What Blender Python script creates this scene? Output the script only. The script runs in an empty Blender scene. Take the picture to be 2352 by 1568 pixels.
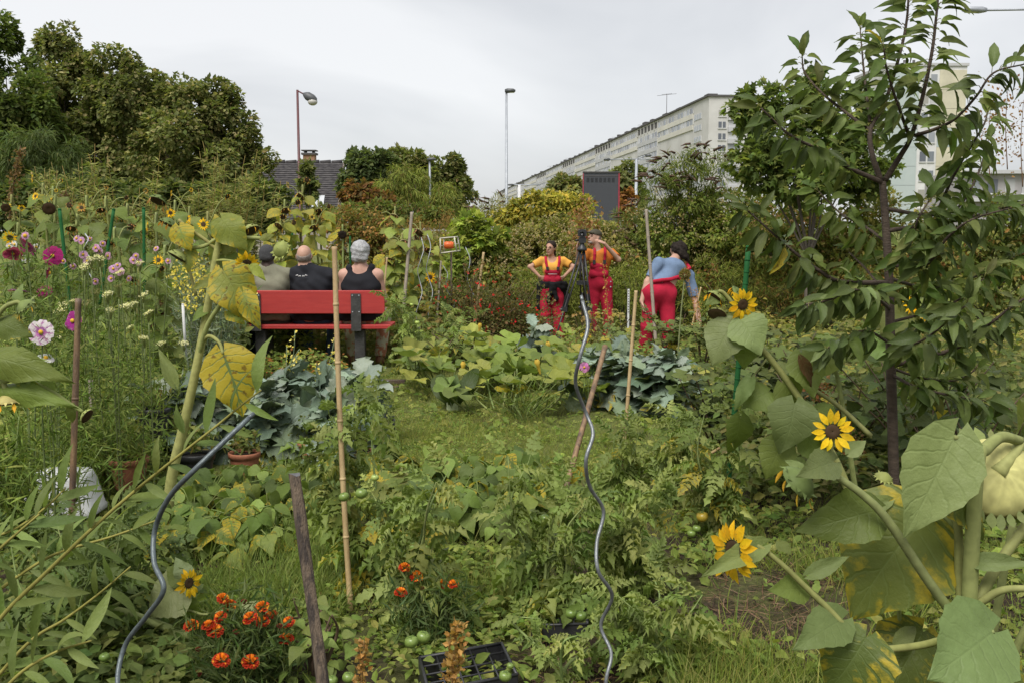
import bpy, math, random
import numpy as np
from mathutils import Vector, Matrix
random.seed(7)
RNG = np.random.default_rng(11)
SC = bpy.context.scene
COL = SC.collection
R = math.radians

# ------------------------------------------------------------------ camera, sky, sun, exposure
F, PIT, CH = 2286.67, R(6.34), 1.46          # focal length in the 2352 x 1568 grid used for measuring, pitch, eye height
cam = bpy.data.cameras.new('camera'); cam.lens = 35; cam.sensor_width = 36; cam.clip_start = .05; cam.clip_end = 6000
camo = bpy.data.objects.new('camera', cam); COL.objects.link(camo)
camo.location = (0, 0, CH); camo.rotation_euler = (R(90) - PIT, 0, 0); SC.camera = camo

SUN_EL, SUN_AZ = R(56), R(205)                # azimuth clockwise from +Y
W = bpy.data.worlds.new('World'); SC.world = W; W.use_nodes = True
nt = W.node_tree; nt.nodes.clear()
def wn(t, **k):
    n = nt.nodes.new(t)
    for a, b in k.items(): setattr(n, a, b)
    return n
wo = wn('ShaderNodeOutputWorld'); bg = wn('ShaderNodeBackground'); bg.inputs[1].default_value = .1
sk = wn('ShaderNodeTexSky', sky_type='NISHITA', sun_disc=False); sk.sun_elevation = SUN_EL; sk.sun_rotation = SUN_AZ
tc = wn('ShaderNodeTexCoord'); mp = wn('ShaderNodeMapping'); mp.inputs['Scale'].default_value = (1.0, 1.0, 2.6)
n1 = wn('ShaderNodeTexNoise'); n1.inputs['Scale'].default_value = 1.9; n1.inputs['Detail'].default_value = 5; n1.inputs['Roughness'].default_value = .5
n1.inputs['Distortion'].default_value = .5
cr = wn('ShaderNodeValToRGB')
cr.color_ramp.elements[0].position = .32; cr.color_ramp.elements[0].color = (.63, .645, .675, 1)
cr.color_ramp.elements[1].position = .66; cr.color_ramp.elements[1].color = (1.03, 1.03, 1.035, 1)
sc_ = wn('ShaderNodeVectorMath', operation='SCALE'); sc_.inputs['Scale'].default_value = 3.3
mx = wn('ShaderNodeMix', data_type='RGBA'); mx.inputs[0].default_value = .94
L = nt.links.new
L(tc.outputs['Generated'], mp.inputs[0]); L(mp.outputs[0], n1.inputs[0]); L(n1.outputs[0], cr.inputs[0])
L(cr.outputs[0], sc_.inputs[0]); L(sk.outputs[0], mx.inputs[6]); L(sc_.outputs[0], mx.inputs[7])
L(mx.outputs[2], bg.inputs[0]); L(bg.outputs[0], wo.inputs[0])

sl = bpy.data.lights.new('sun', 'SUN'); sl.energy = 1.5; sl.angle = R(34); sl.color = (1, .965, .91)
so = bpy.data.objects.new('sun', sl); COL.objects.link(so)
sd = Vector((math.sin(SUN_AZ) * math.cos(SUN_EL), math.cos(SUN_AZ) * math.cos(SUN_EL), math.sin(SUN_EL)))
so.rotation_euler = sd.to_track_quat('Z', 'Y').to_euler(); so.location = (0, -5, 20)
vs = SC.view_settings; vs.view_transform = 'Standard'; vs.look = 'None'; vs.exposure = 1.42; vs.gamma = 1; vs.use_curve_mapping = False
SC.cycles.max_bounces = 8; SC.cycles.diffuse_bounces = 5; SC.cycles.transmission_bounces = 5; SC.cycles.glossy_bounces = 2
SC.cycles.caustics_reflective = False; SC.cycles.caustics_refractive = False
SC.cycles.use_denoising = True

# ------------------------------------------------------------------ measuring helpers
cp, sp_ = math.cos(PIT), math.sin(PIT)
def P(u, v, y):                               # a point seen at grid position (u, v), y metres in front of the camera
    a = (u - 1176) / F; b = (784 - v) / F
    k = y / (cp + b * sp_)
    return Vector((a * k, y, CH + (b * cp - sp_) * k))
def ss(e0, e1, x):
    t = min(1., max(0., (x - e0) / (e1 - e0))); return t * t * (3 - 2 * t)
def gz(x, y):                                 # height of the ground
    z = -.3 * ss(10.2, 14.5, y)
    bank = ss(16.3, 23, y) * (ss(-2.5, 2.5, x)) * 1.75
    z += bank + .3 * ss(16, 22, y) * (1 - ss(-2.5, 2.5, x))
    z -= 1.3 * ss(30, 60, y) * ss(-2.5, 2.5, x)
    z += .03 * math.sin(x * 1.7 + 2) * math.sin(y * 1.3) * ss(2, 4, y)
    return z
def GP(u, v):                                 # where the line of sight through (u, v) meets the ground
    y0 = 1.5
    while y0 < 60:
        p = P(u, v, y0)
        if p.z <= gz(p.x, p.y): return p
        y0 += .02
    return P(u, v, 60)
def on(x, y, dz=0): return Vector((x, y, gz(x, y) + dz))
def X(u, y): return P(u, 784, y).x

# ------------------------------------------------------------------ materials
MATS = {}
def _new(name):
    m = bpy.data.materials.new(name); m.use_nodes = True
    t = m.node_tree; t.nodes.clear(); o = t.nodes.new('ShaderNodeOutputMaterial'); b = t.nodes.new('ShaderNodeBsdfPrincipled')
    t.links.new(b.outputs[0], o.inputs[0]); MATS[name] = m
    return m, t, b, o
def _n(t, ty, **k):
    n = t.nodes.new(ty)
    for a, b in k.items():
        if a.startswith('i_'): n.inputs[a[2:].replace('_', ' ')].default_value = b
        else: setattr(n, a, b)
    return n
def _mixc(t, fac, a, b, blend='MIX'):
    n = t.nodes.new('ShaderNodeMix'); n.data_type = 'RGBA'; n.blend_type = blend
    for s, val in ((0, fac), (6, a), (7, b)):
        if hasattr(val, 'links'): t.links.new(val, n.inputs[s])
        else: n.inputs[s].default_value = val if s == 0 else (*val[:3], 1)
    return n.outputs[2]
def _math(t, op, a, b=None, c=None, clamp=False):
    n = t.nodes.new('ShaderNodeMath'); n.operation = op; n.use_clamp = clamp
    for i, val in enumerate((a, b, c)):
        if val is None: continue
        if hasattr(val, 'links'): t.links.new(val, n.inputs[i])
        else: n.inputs[i].default_value = val
    return n.outputs[0]
def _map(t, v, a, b, c=0., d=1.):
    n = t.nodes.new('ShaderNodeMapRange'); t.links.new(v, n.inputs[0])
    for i, q in enumerate((a, b, c, d)): n.inputs[i + 1].default_value = q
    return n.outputs[0]
def mat(name, c1, c2=None, rough=.6, scale=8., bump=0., bscale=None, spec=.5, metal=0., stretch=(1, 1, 1), detail=4, lo=.35, hi=.65, objcol=False, coat=0):
    if name in MATS: return MATS[name]
    m, t, b, o = _new(name)
    b.inputs['Roughness'].default_value = rough; b.inputs['Specular IOR Level'].default_value = spec; b.inputs['Metallic'].default_value = metal
    b.inputs['Coat Weight'].default_value = coat
    tcn = _n(t, 'ShaderNodeTexCoord'); mpn = _n(t, 'ShaderNodeMapping'); mpn.inputs['Scale'].default_value = stretch
    t.links.new(tcn.outputs['Object'], mpn.inputs[0])
    nz = _n(t, 'ShaderNodeTexNoise', i_Scale=scale, i_Detail=detail, i_Roughness=.6); t.links.new(mpn.outputs[0], nz.inputs[0])
    if c2 is None: c2 = tuple(x * .75 for x in c1)
    col = _mixc(t, _map(t, nz.outputs[0], lo, hi), c1, c2)
    if objcol:
        oi = _n(t, 'ShaderNodeObjectInfo'); col = _mixc(t, 1., col, oi.outputs['Color'], 'MULTIPLY')
    t.links.new(col, b.inputs['Base Color'])
    if bump:
        nb = _n(t, 'ShaderNodeTexNoise', i_Scale=bscale or scale * 4, i_Detail=5); t.links.new(mpn.outputs[0], nb.inputs[0])
        bp = _n(t, 'ShaderNodeBump', i_Strength=bump, i_Distance=.01); t.links.new(nb.outputs[0], bp.inputs['Height']); t.links.new(bp.outputs[0], b.inputs['Normal'])
    return m
def leafy(t, b, o, col, trans, back=.25, tint=(1.15, 1.25, .55)):   # leaf shading: paler underside, some light through the blade
    g = _n(t, 'ShaderNodeNewGeometry')
    pale = _mixc(t, .28, col, (.28, .34, .18))
    c = _mixc(t, _math(t, 'MULTIPLY', g.outputs['Backfacing'], back * 2), col, pale)
    t.links.new(c, b.inputs['Base Color'])
    tr = _n(t, 'ShaderNodeBsdfTranslucent'); t.links.new(_mixc(t, 1., c, tint, 'MULTIPLY'), tr.inputs[0])
    ms = _n(t, 'ShaderNodeMixShader'); ms.inputs[0].default_value = trans
    t.links.new(b.outputs[0], ms.inputs[1]); t.links.new(tr.outputs[0], ms.inputs[2]); t.links.new(ms.outputs[0], o.inputs[0])
def m_attr(name, trans=.42, rough=.55, spec=.14, gain=(1, 1, 1)):                    # colour comes from the mesh's own attribute
    if name in MATS: return MATS[name]
    m, t, b, o = _new(name); b.inputs['Roughness'].default_value = rough; b.inputs['Specular IOR Level'].default_value = spec
    a = _n(t, 'ShaderNodeAttribute', attribute_name='c')
    nz = _n(t, 'ShaderNodeTexNoise', i_Scale=40., i_Detail=2)
    tcn = _n(t, 'ShaderNodeTexCoord'); t.links.new(tcn.outputs['Object'], nz.inputs[0])
    col = _mixc(t, 1., a.outputs['Color'], _mixc(t, _map(t, nz.outputs[0], .3, .7), (.82, .82, .82), (1.15, 1.15, 1.15)), 'MULTIPLY')
    col = _mixc(t, 1., col, gain, 'MULTIPLY')
    if trans: leafy(t, b, o, col, trans)
    else: t.links.new(col, b.inputs['Base Color'])
    return m
def m_leaf(name, nv=7., slope=1.7, rough=.45, trans=.34, yel=(.42, .33, .035), vein=(.2, .26, .10), vamt=.3, spec=.2, bump=.26, brown=.35, sharp=1., gain=(1, 1, 1)):
    # leaf with midrib and side veins laid out on its own UVs; object colour = green, object alpha = how far it has yellowed
    if name in MATS: return MATS[name]
    m, t, b, o = _new(name); b.inputs['Roughness'].default_value = rough; b.inputs['Specular IOR Level'].default_value = spec
    uv = _n(t, 'ShaderNodeUVMap'); sx = _n(t, 'ShaderNodeSeparateXYZ'); t.links.new(uv.outputs[0], sx.inputs[0])
    au = _math(t, 'ABSOLUTE', sx.outputs[0])
    wob = _n(t, 'ShaderNodeTexNoise', i_Scale=4., i_Detail=2); t.links.new(uv.outputs[0], wob.inputs[0])
    q = _math(t, 'FRACT', _math(t, 'ADD', _math(t, 'SUBTRACT', _math(t, 'MULTIPLY', _math(t, 'POWER', sx.outputs[1], .8), nv), _math(t, 'MULTIPLY', _math(t, 'POWER', au, .8), slope)), _math(t, 'MULTIPLY', wob.outputs[0], .5)))
    sv = _math(t, 'ABSOLUTE', _math(t, 'SUBTRACT', q, .5))           # 0 on a side vein, .5 between
    mid = _math(t, 'MULTIPLY', au, 2.2)
    dv = _math(t, 'MINIMUM', sv, mid)
    oi = _n(t, 'ShaderNodeObjectInfo')
    tcn = _n(t, 'ShaderNodeTexCoord'); va = _n(t, 'ShaderNodeVectorMath', operation='ADD')
    rv = _n(t, 'ShaderNodeVectorMath', operation='SCALE'); rv.inputs[0].default_value = (13, 7, 5); t.links.new(oi.outputs['Random'], rv.inputs['Scale'])
    t.links.new(tcn.outputs['Object'], va.inputs[0]); t.links.new(rv.outputs[0], va.inputs[1])
    nz = _n(t, 'ShaderNodeTexNoise', i_Scale=5., i_Detail=5, i_Roughness=.65); t.links.new(va.outputs[0], nz.inputs[0])
    val = _math(t, 'ADD', _math(t, 'MULTIPLY', oi.outputs['Random'], .42), .79)
    cc = _n(t, 'ShaderNodeCombineColor')
    for i in range(3): t.links.new(val, cc.inputs[i])
    col = _mixc(t, 1., oi.outputs['Color'], cc.outputs[0], 'MULTIPLY')
    col = _mixc(t, 1., col, gain, 'MULTIPLY')
    col = _mixc(t, _map(t, nz.outputs[0], .35, .75, 0, .3), col, (.07, .095, .02))
    # yellowing spreads between the veins
    ym = _math(t, 'ADD', _math(t, 'MULTIPLY', oi.outputs['Alpha'], 1.9), _map(t, dv, .015, .16, 0., .5 * sharp))
    ym = _math(t, 'ADD', ym, _math(t, 'MULTIPLY', au, .42)); ym = _math(t, 'ADD', ym, _math(t, 'MULTIPLY', _math(t, 'SUBTRACT', nz.outputs[0], .5), 1.5))
    ym = _map(t, _math(t, 'SUBTRACT', ym, 1.55), 0., .28)
    col = _mixc(t, _math(t, 'MULTIPLY', ym, _math(t, 'GREATER_THAN', oi.outputs['Alpha'], .02)), col, yel)
    nb = _n(t, 'ShaderNodeTexNoise', i_Scale=9., i_Detail=3); t.links.new(va.outputs[0], nb.inputs[0])
    bm_ = _math(t, 'MULTIPLY', _map(t, nb.outputs[0], .60, .66), _math(t, 'MULTIPLY', _math(t, 'GREATER_THAN', oi.outputs['Alpha'], .45), brown * 2, clamp=True))
    col = _mixc(t, bm_, col, (.12, .06, .02))
    vm = _map(t, dv, .05, .0, 0., vamt)
    col = _mixc(t, vm, col, vein)
    bp = _n(t, 'ShaderNodeBump', i_Strength=bump, i_Distance=.02)
    t.links.new(_math(t, 'ADD', _map(t, dv, 0, .12, 0, .35), _math(t, 'MULTIPLY', nz.outputs[0], 1.2)), bp.inputs['Height']); t.links.new(bp.outputs[0], b.inputs['Normal'])
    leafy(t, b, o, col, trans)
    return m
GAIN = (1.42, 1.32, 1.06)
LA = m_attr('foliage_colour', gain=GAIN); LS = m_attr('stem_colour', trans=0, rough=.6)
LF = m_leaf('veined_leaf', gain=(1.32, 1.25, 1.05)); LW = m_leaf('waxy_leaf', gain=(1.25, 1.25, 1.2), rough=.33, trans=.1, vein=(.28, .36, .3), vamt=.4, nv=5, spec=.22)
LC = m_leaf('serrated_leaf', gain=(1.12, 1.06, .95), nv=11, slope=2.2, rough=.4, trans=.26)
PET = m_leaf('petal', nv=1, slope=0, rough=.6, trans=.35, vamt=0, bump=.2)

# ------------------------------------------------------------------ mesh building
class MB:
    def __init__(s): s.v = []; s.f = []; s.n = []; s.c = []; s.k = 0
    def add(s, v, f, c=(.5, .5, .5)):
        v = np.asarray(v, float).reshape(-1, 3); s.v.append(v)
        for q in f: s.f.extend(i + s.k for i in q); s.n.append(len(q))
        c = np.asarray(c, float)
        s.c.append(np.broadcast_to(c, (len(v), 3)) if c.ndim == 1 else c); s.k += len(v)
        return s
    def addnp(s, v, fl, fn, c):               # big arrays: flat loop indices, loop counts
        if not isinstance(s.f, list): raise TypeError
        s.v.append(v); s.f.extend((fl + s.k).tolist()); s.n.extend(fn.tolist()); s.c.append(c); s.k += len(v)
        return s
    def box(s, a, b, c=(.5, .5, .5), rz=0., about=None):
        x0, y0, z0 = a; x1, y1, z1 = b
        v = np.array([(x0, y0, z0), (x1, y0, z0), (x1, y1, z0), (x0, y1, z0), (x0, y0, z1), (x1, y0, z1), (x1, y1, z1), (x0, y1, z1)])
        if rz:
            o = np.array(about if about is not None else ((x0 + x1) / 2, (y0 + y1) / 2, 0)); q = v - o
            v = np.c_[q[:, 0] * math.cos(rz) - q[:, 1] * math.sin(rz), q[:, 0] * math.sin(rz) + q[:, 1] * math.cos(rz), q[:, 2]] + o
        return s.add(v, [(0, 3, 2, 1), (4, 5, 6, 7), (0, 1, 5, 4), (1, 2, 6, 5), (2, 3, 7, 6), (3, 0, 4, 7)], c)
    def tube(s, pts, rad, n=6, c=(.5, .5, .5), cap=True):
        pts = np.asarray([tuple(p) for p in pts], float); m = len(pts)
        rad = np.broadcast_to(np.asarray(rad, float), (m,))
        tg = np.gradient(pts, axis=0); tg /= np.linalg.norm(tg, axis=1)[:, None] + 1e-9
        ref = np.array([1., 0, 0]) if abs(tg[0][0]) < .8 else np.array([0, 1., 0])
        V = []
        for i in range(m):
            a = ref - tg[i] * ref.dot(tg[i]); a /= np.linalg.norm(a); b = np.cross(tg[i], a); ref = a
            for j in range(n):
                th = 2 * math.pi * j / n; V.append(pts[i] + rad[i] * (math.cos(th) * a + math.sin(th) * b))
        Fc = [(i * n + j, i * n + (j + 1) % n, (i + 1) * n + (j + 1) % n, (i + 1) * n + j) for i in range(m - 1) for j in range(n)]
        if cap: Fc += [tuple(range(n - 1, -1, -1)), tuple((m - 1) * n + j for j in range(n))]
        cc = np.asarray(c, float)
        return s.add(V, Fc, np.repeat(cc, n, axis=0) if cc.ndim == 2 else cc)
    def lathe(s, prof, org, n=16, c=(.5, .5, .5), axis=None):
        V = []; o = Vector(org)
        q = Vector((0, 0, 1)).rotation_difference(Vector(axis)) if axis is not None else None
        for r, z in prof:
            for j in range(n):
                p = Vector((r * math.cos(2 * math.pi * j / n), r * math.sin(2 * math.pi * j / n), z))
                if q: p = q @ p
                V.append(o + p)
        m = len(prof)
        return s.add([tuple(p) for p in V], [(i * n + j, i * n + (j + 1) % n, (i + 1) * n + (j + 1) % n, (i + 1) * n + j) for i in range(m - 1) for j in range(n)], c)
    def ball(s, o, r, c=(.5, .5, .5), nu=8, nv=6, sq=(1, 1, 1)):
        pr = [(max(1e-4, math.sin(math.pi * i / nv)), -math.cos(math.pi * i / nv)) for i in range(nv + 1)]
        V = [(o[0] + r * sq[0] * a * math.cos(2 * math.pi * j / nu), o[1] + r * sq[1] * a * math.sin(2 * math.pi * j / nu), o[2] + r * sq[2] * z) for a, z in pr for j in range(nu)]
        return s.add(V, [(i * nu + j, i * nu + (j + 1) % nu, (i + 1) * nu + (j + 1) % nu, (i + 1) * nu + j) for i in range(nv) for j in range(nu)], c)
    def mesh(s, name, org=(0, 0, 0), smooth=True):
        me = bpy.data.meshes.new(name)
        v = np.concatenate(s.v) - np.asarray(tuple(org)); fl = np.asarray(s.f, np.int32); fn = np.asarray(s.n, np.int32)
        me.vertices.add(len(v)); me.vertices.foreach_set('co', v.astype(np.float32).ravel())
        me.loops.add(len(fl)); me.loops.foreach_set('vertex_index', fl)
        me.polygons.add(len(fn)); me.polygons.foreach_set('loop_start', np.r_[0, np.cumsum(fn)[:-1]].astype(np.int32))
        me.polygons.foreach_set('use_smooth', np.full(len(fn), smooth))
        at = me.attributes.new('c', 'FLOAT_COLOR', 'POINT'); c = np.concatenate(s.c)
        at.data.foreach_set('color', np.c_[c, np.ones(len(c))].astype(np.float32).ravel())
        me.update(calc_edges=True)
        return me
    def build(s, name, m, parent=None, org=None, smooth=True):
        if org is None: org = parent.location if parent is not None and parent.parent is None else (parent.parent.location if parent is not None else (0, 0, 0))
        me = s.mesh(name, org, smooth); me.materials.append(m)
        ob = bpy.data.objects.new(name, me); COL.objects.link(ob)
        if parent is not None: ob.parent = parent
        else: ob.location = org
        return ob
def tag(o, label=None, cat=None, group=None, kind=None):
    for k, v in (('label', label), ('category', cat), ('group', group), ('kind', kind)):
        if v: o[k] = v
    return o
def thing(name, label, cat, base, group=None):
    o = bpy.data.objects.new(name, None); COL.objects.link(o); o.location = base; o.empty_display_size = .1
    return tag(o, label, cat, group)
def put(me, name, parent, pos, d, up=(0, 0, 1), s=1., col=(.1, .15, .05), yel=0., sx=1.):
    o = bpy.data.objects.new(name, me); COL.objects.link(o)
    d = Vector(d).normalized(); x = d.cross(Vector(up))
    if x.length < 1e-3: x = d.cross(Vector((.3, .9, .1)))
    x.normalize(); n = x.cross(d)
    pos = Vector(pos) - (parent.location if parent is not None else Vector())
    if parent is not None: o.parent = parent
    o.matrix_basis = Matrix(((x.x * s * sx, d.x * s, n.x * s, pos.x), (x.y * s * sx, d.y * s, n.y * s, pos.y), (x.z * s * sx, d.z * s, n.z * s, pos.z), (0, 0, 0, 1)))
    o.color = (*col[:3], yel)
    return o
def jit(c, a=.15, b=.06):
    k = 1 + random.uniform(-a, a); return tuple(max(.004, x * k * (1 + random.uniform(-b, b))) for x in c)
def rv(s=1.): return Vector((random.gauss(0, s), random.gauss(0, s), random.gauss(0, s)))
def bez(pts, n=8):                             # smooth path through points (Catmull-Rom)
    p = [Vector(q) for q in pts]; p = [p[0] * 2 - p[1]] + p + [p[-1] * 2 - p[-2]]; out = []
    for i in range(1, len(p) - 2):
        for k in range(n):
            t = k / n; a, b, c, d = p[i - 1:i + 3]
            out.append(.5 * ((2 * b) + (c - a) * t + (2 * a - 5 * b + 4 * c - d) * t * t + (3 * b - a - 3 * c + d) * t ** 3))
    return out + [p[-2]]

# ------------------------------------------------------------------ leaves
def leaf(name, w, nl=6, nw=4, fold=.2, droop=.3, heart=0., wave=0., serr=0., m=None, seed=0, twist=0., curlx=0.):
    rr = random.Random(seed); V = []; U = []; ph = rr.uniform(0, 6)
    for i in range(nl + 1):
        t = i / nl
        for j in range(nw + 1):
            s = 2 * j / nw - 1; ww = w(t); e = abs(s)
            x = s * ww * (1 + (serr * (1 if i % 2 else -1) if e == 1 and 0 < i < nl else 0))
            y = t - heart * (1 - t) ** 5 * e ** 1.5
            z = fold * e * ww - droop * t * t + wave * math.sin(ph + t * 9 + s * 2.2) * e + curlx * ww * e * e + rr.uniform(-.3, .3) * wave * e
            x2 = x * math.cos(twist * t) - z * math.sin(twist * t); z = x * math.sin(twist * t) + z * math.cos(twist * t)
            V.append((x2, y * (1 - .25 * droop * t), z)); U.append((s, t))
    me = bpy.data.meshes.new(name)
    me.from_pydata(V, [], [(i * (nw + 1) + j, i * (nw + 1) + j + 1, (i + 1) * (nw + 1) + j + 1, (i + 1) * (nw + 1) + j) for i in range(nl) for j in range(nw)])
    uvl = me.uv_layers.new(name='UVMap')
    for l in me.loops: uvl.data[l.index].uv = U[l.vertex_index]
    me.polygons.foreach_set('use_smooth', [True] * len(me.polygons)); me.materials.append(m or LF); me.update()
    return me
def fan(name, r, n=24, cup=.15, wave=.05, lobes=5, m=None, seed=0, gap=.35, droop=.2):   # palmate leaf, stalk at the centre; r(angle), tip along +y
    rr = random.Random(seed); V = [(0, 0, 0)]; U = [(0, 0)]; rings = (.5, 1.)
    for q in rings:
        for j in range(n):
            a = -math.pi / 2 + gap + (2 * math.pi - 2 * gap) * j / (n - 1); R_ = r(a) * q
            s = math.sin(lobes * (a - math.pi / 2)); k = (lobes * (a - math.pi / 2) / (2 * math.pi)) % 1.
            k = (k if k < .5 else k - 1) * 2
            V.append((R_ * math.cos(a), R_ * math.sin(a), cup * q * q - droop * q * q * (R_ ** 2) + rr.uniform(-wave, wave) * q + wave * math.cos(lobes * a) * q)); U.append((k, q))
    Fc = [(0, 1 + j, 2 + j) for j in range(n - 1)] + [(1 + j, 1 + n + j, 2 + n + j, 2 + j) for j in range(n - 1)]
    me = bpy.data.meshes.new(name); me.from_pydata(V, [], Fc)
    uvl = me.uv_layers.new(name='UVMap')
    for l in me.loops: uvl.data[l.index].uv = U[l.vertex_index]
    me.polygons.foreach_set('use_smooth', [True] * len(me.polygons)); me.materials.append(m or LF); me.update()
    return me
HW = [(0, .12), (.05, .52), (.12, .82), (.22, .98), (.34, 1.), (.48, .88), (.62, .66), (.76, .42), (.88, .2), (1, .004)]
def wheart(a):
    def w(t):
        for (t0, w0), (t1, w1) in zip(HW[:-1], HW[1:]):
            if t <= t1: return a * (w0 + (w1 - w0) * (t - t0) / (t1 - t0))
        return .004
    return w
def wlance(a, p=1.): return lambda t: a * max(.03, math.sin(math.pi * t ** p)) ** .9
def woval(a): return lambda t: a * max(.02, math.sin(math.pi * t ** .85)) ** .7 * (1 if t < .8 else (1 - (t - .8) * 2.2))
SUNF = [leaf('sunflower_leaf', wheart(.40 + .03 * i), 13, 6, (.22, .05, -.12, .12)[i], .16 + .12 * i, heart=.17, wave=.028 + .01 * i, serr=.035, seed=i, twist=(0, .25, -.2, .1)[i]) for i in range(4)]
CHER = [leaf('cherry_leaf', woval(.145 + .015 * i), 7, 4, .3, .2 + .14 * i, serr=.05, wave=.02, m=LC, seed=i, twist=(-.4, .1, .5, .2)[i], curlx=.3) for i in range(4)]
WILL = [leaf('willow_leaf', wlance(.095, .8), 6, 2, .3, .12 + .15 * i, seed=i, twist=(-.5, .2, .7)[i]) for i in range(3)]
BEAN = [leaf('bean_leaf', wheart(.40), 6, 4, .15, .3 + .2 * i, wave=.025, heart=.05, seed=i + 5) for i in range(3)]
BROC = [leaf('brassica_leaf', lambda t, a=a: (.04 if t < .22 else .04 + a * math.sin(math.pi * min(1, (t - .2) / .82)) ** .6 * (1 + .16 * math.sin(t * 26 + a * 40))) * (1 if t < 1 else .2), 12, 6, .15, .4 + .2 * i, wave=.10, serr=.2, m=LW, seed=i + 9) for i, a in enumerate((.22, .27, .3))]
CHARD = [leaf('chard_leaf', lambda t: .035 if t < .3 else .035 + .14 * math.sin(math.pi * min(1, (t - .28) / .74)) ** .7, 9, 4, .2, .3 + .25 * i, wave=.05, seed=i) for i in range(2)]
def rsq(a):
    q = a - math.pi / 2
    return .5 * (1 + .16 * math.cos(5 * q) + .06 * math.cos(q)) * (1 + .03 * math.sin(23 * q))
def rcur(a):
    q = a - math.pi / 2
    return .5 * (1 + .26 * math.cos(5 * q) + .12 * math.cos(q)) * (1 + .05 * math.sin(31 * q))
SQUA = [fan('squash_leaf', rsq, 26, .10 + .08 * i, .035, 5, seed=i) for i in range(3)]
CURR = [fan('currant_leaf', rcur, 22, .05, .03, 5, seed=i) for i in range(2)]
def compound(name, nlf=7, m=None, seed=0, roll=.35, wid=.3, gap=.2):     # pinnate leaf: paired leaflets on a rib
    rr = random.Random(seed); V = []; Fc = []; U = []
    def leaflet(o, d, ln):
        d = Vector(d).normalized(); x = d.cross(Vector((rr.uniform(-.5, .5), rr.uniform(-.5, .5), 1))).normalized(); n = x.cross(d); b = len(V)
        for i, t in enumerate((0, .2, .42, .62, .82, 1)):
            wd = (.02, wid, wid * .95, wid * .9, wid * .5, 0.01)[i] * (1 + (.32 if i % 2 else -.28))
            for s in (-1, 0, 1):
                p = o + d * (ln * t) + x * (s * wd * ln) + n * (ln * (abs(s) * roll * wd * 1.4 - .35 * t * t)); V.append(tuple(p)); U.append((s, t))
        for i in range(5):
            for j in range(2): Fc.append((b + i * 3 + j, b + i * 3 + j + 1, b + i * 3 + j + 4, b + i * 3 + j + 3))
    k = (nlf - 1) // 2
    for i in range(k):
        t = .25 + .55 * i / max(1, k - 1)
        for s in (-1, 1): leaflet(Vector((0, t, -.3 * t * t)), (s * (1 - .25 * t), .55 + rr.uniform(-.2, .2), rr.uniform(-.35, .1)), (.34 - .06 * abs(i - 1)) * rr.uniform(.85, 1.1))
    leaflet(Vector((0, .85, -.22)), (0, 1, -.5), .36)
    b = len(V)
    for t in (0, .5, .9):
        for s in (-1, 1): V.append((s * .008, t, -.3 * t * t + .004)); U.append((0, t))
    Fc += [(b, b + 1, b + 3, b + 2), (b + 2, b + 3, b + 5, b + 4)]
    me = bpy.data.meshes.new(name); me.from_pydata(V, [], Fc); uvl = me.uv_layers.new(name='UVMap')
    for l in me.loops: uvl.data[l.index].uv = U[l.vertex_index]
    me.polygons.foreach_set('use_smooth', [True] * len(me.polygons)); me.materials.append(m or LF); me.update()
    return me
TOMA = [compound('tomato_leaf', 9, seed=i, roll=.2 + .5 * i, wid=.26 - .03 * i) for i in range(4)]
RASP = [compound('pinnate_leaf', 5, seed=i + 20, wid=.36) for i in range(2)]

# ------------------------------------------------------------------ scattering many small leaves into one mesh
def tm(V, Fc):
    return np.array(V, float), np.array([i for f in Fc for i in f]), np.array([len(f) for f in Fc])
T_OVAL = tm([(0, 0, 0), (-.28, .4, .07), (0, .42, 0), (.28, .4, .07), (-.18, .75, 0), (0, .75, -.06), (.18, .75, 0), (0, 1, -.18)],
            [(0, 2, 1), (0, 3, 2), (1, 2, 5, 4), (2, 3, 6, 5), (4, 5, 7), (5, 6, 7)])
T_DIA = tm([(0, 0, 0), (-.36, .45, .08), (0, 1, -.1), (.36, .45, .08)], [(0, 2, 1), (0, 3, 2)])
T_LANC = tm([(0, 0, 0), (-.07, .4, .03), (0, .4, 0), (.07, .4, .03), (0, 1, -.25)], [(0, 2, 1), (0, 3, 2), (1, 2, 4), (2, 3, 4)])
T_MAPL = tm([(0, 0, 0)] + [(r * math.cos(a), .42 + r * math.sin(a), -.12 * (r > .3) * abs(math.cos(a))) for a, r in [(R(-90 + 30 + 300 * k / 10), (.26, .5, .25, .56, .27, .62, .27, .56, .25, .5, .26)[k]) for k in range(11)]],
            [(0, k, k + 1) for k in range(1, 11)])
T_BLAD = tm([(-.012, 0, 0), (.012, 0, 0), (-.011, .45, .02), (.011, .45, .02), (-.007, .8, -.06), (.007, .8, -.06), (0, 1, -.2)], [(0, 1, 3, 2), (2, 3, 5, 4), (4, 5, 6)])
T_TRI = tm([(0, 0, 0)] + [q for a in (0, 2.09, 4.19) for q in ((.34 * math.cos(a + .5), .34 * math.sin(a + .5), .1), (.5 * math.cos(a), .5 * math.sin(a), .05), (.34 * math.cos(a - .5), .34 * math.sin(a - .5), .1))],
           [(0, 3, 2), (0, 2, 1), (0, 6, 5), (0, 5, 4), (0, 9, 8), (0, 8, 7)])
def norm(a): return a / (np.linalg.norm(a, axis=1)[:, None] + 1e-9)
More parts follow.
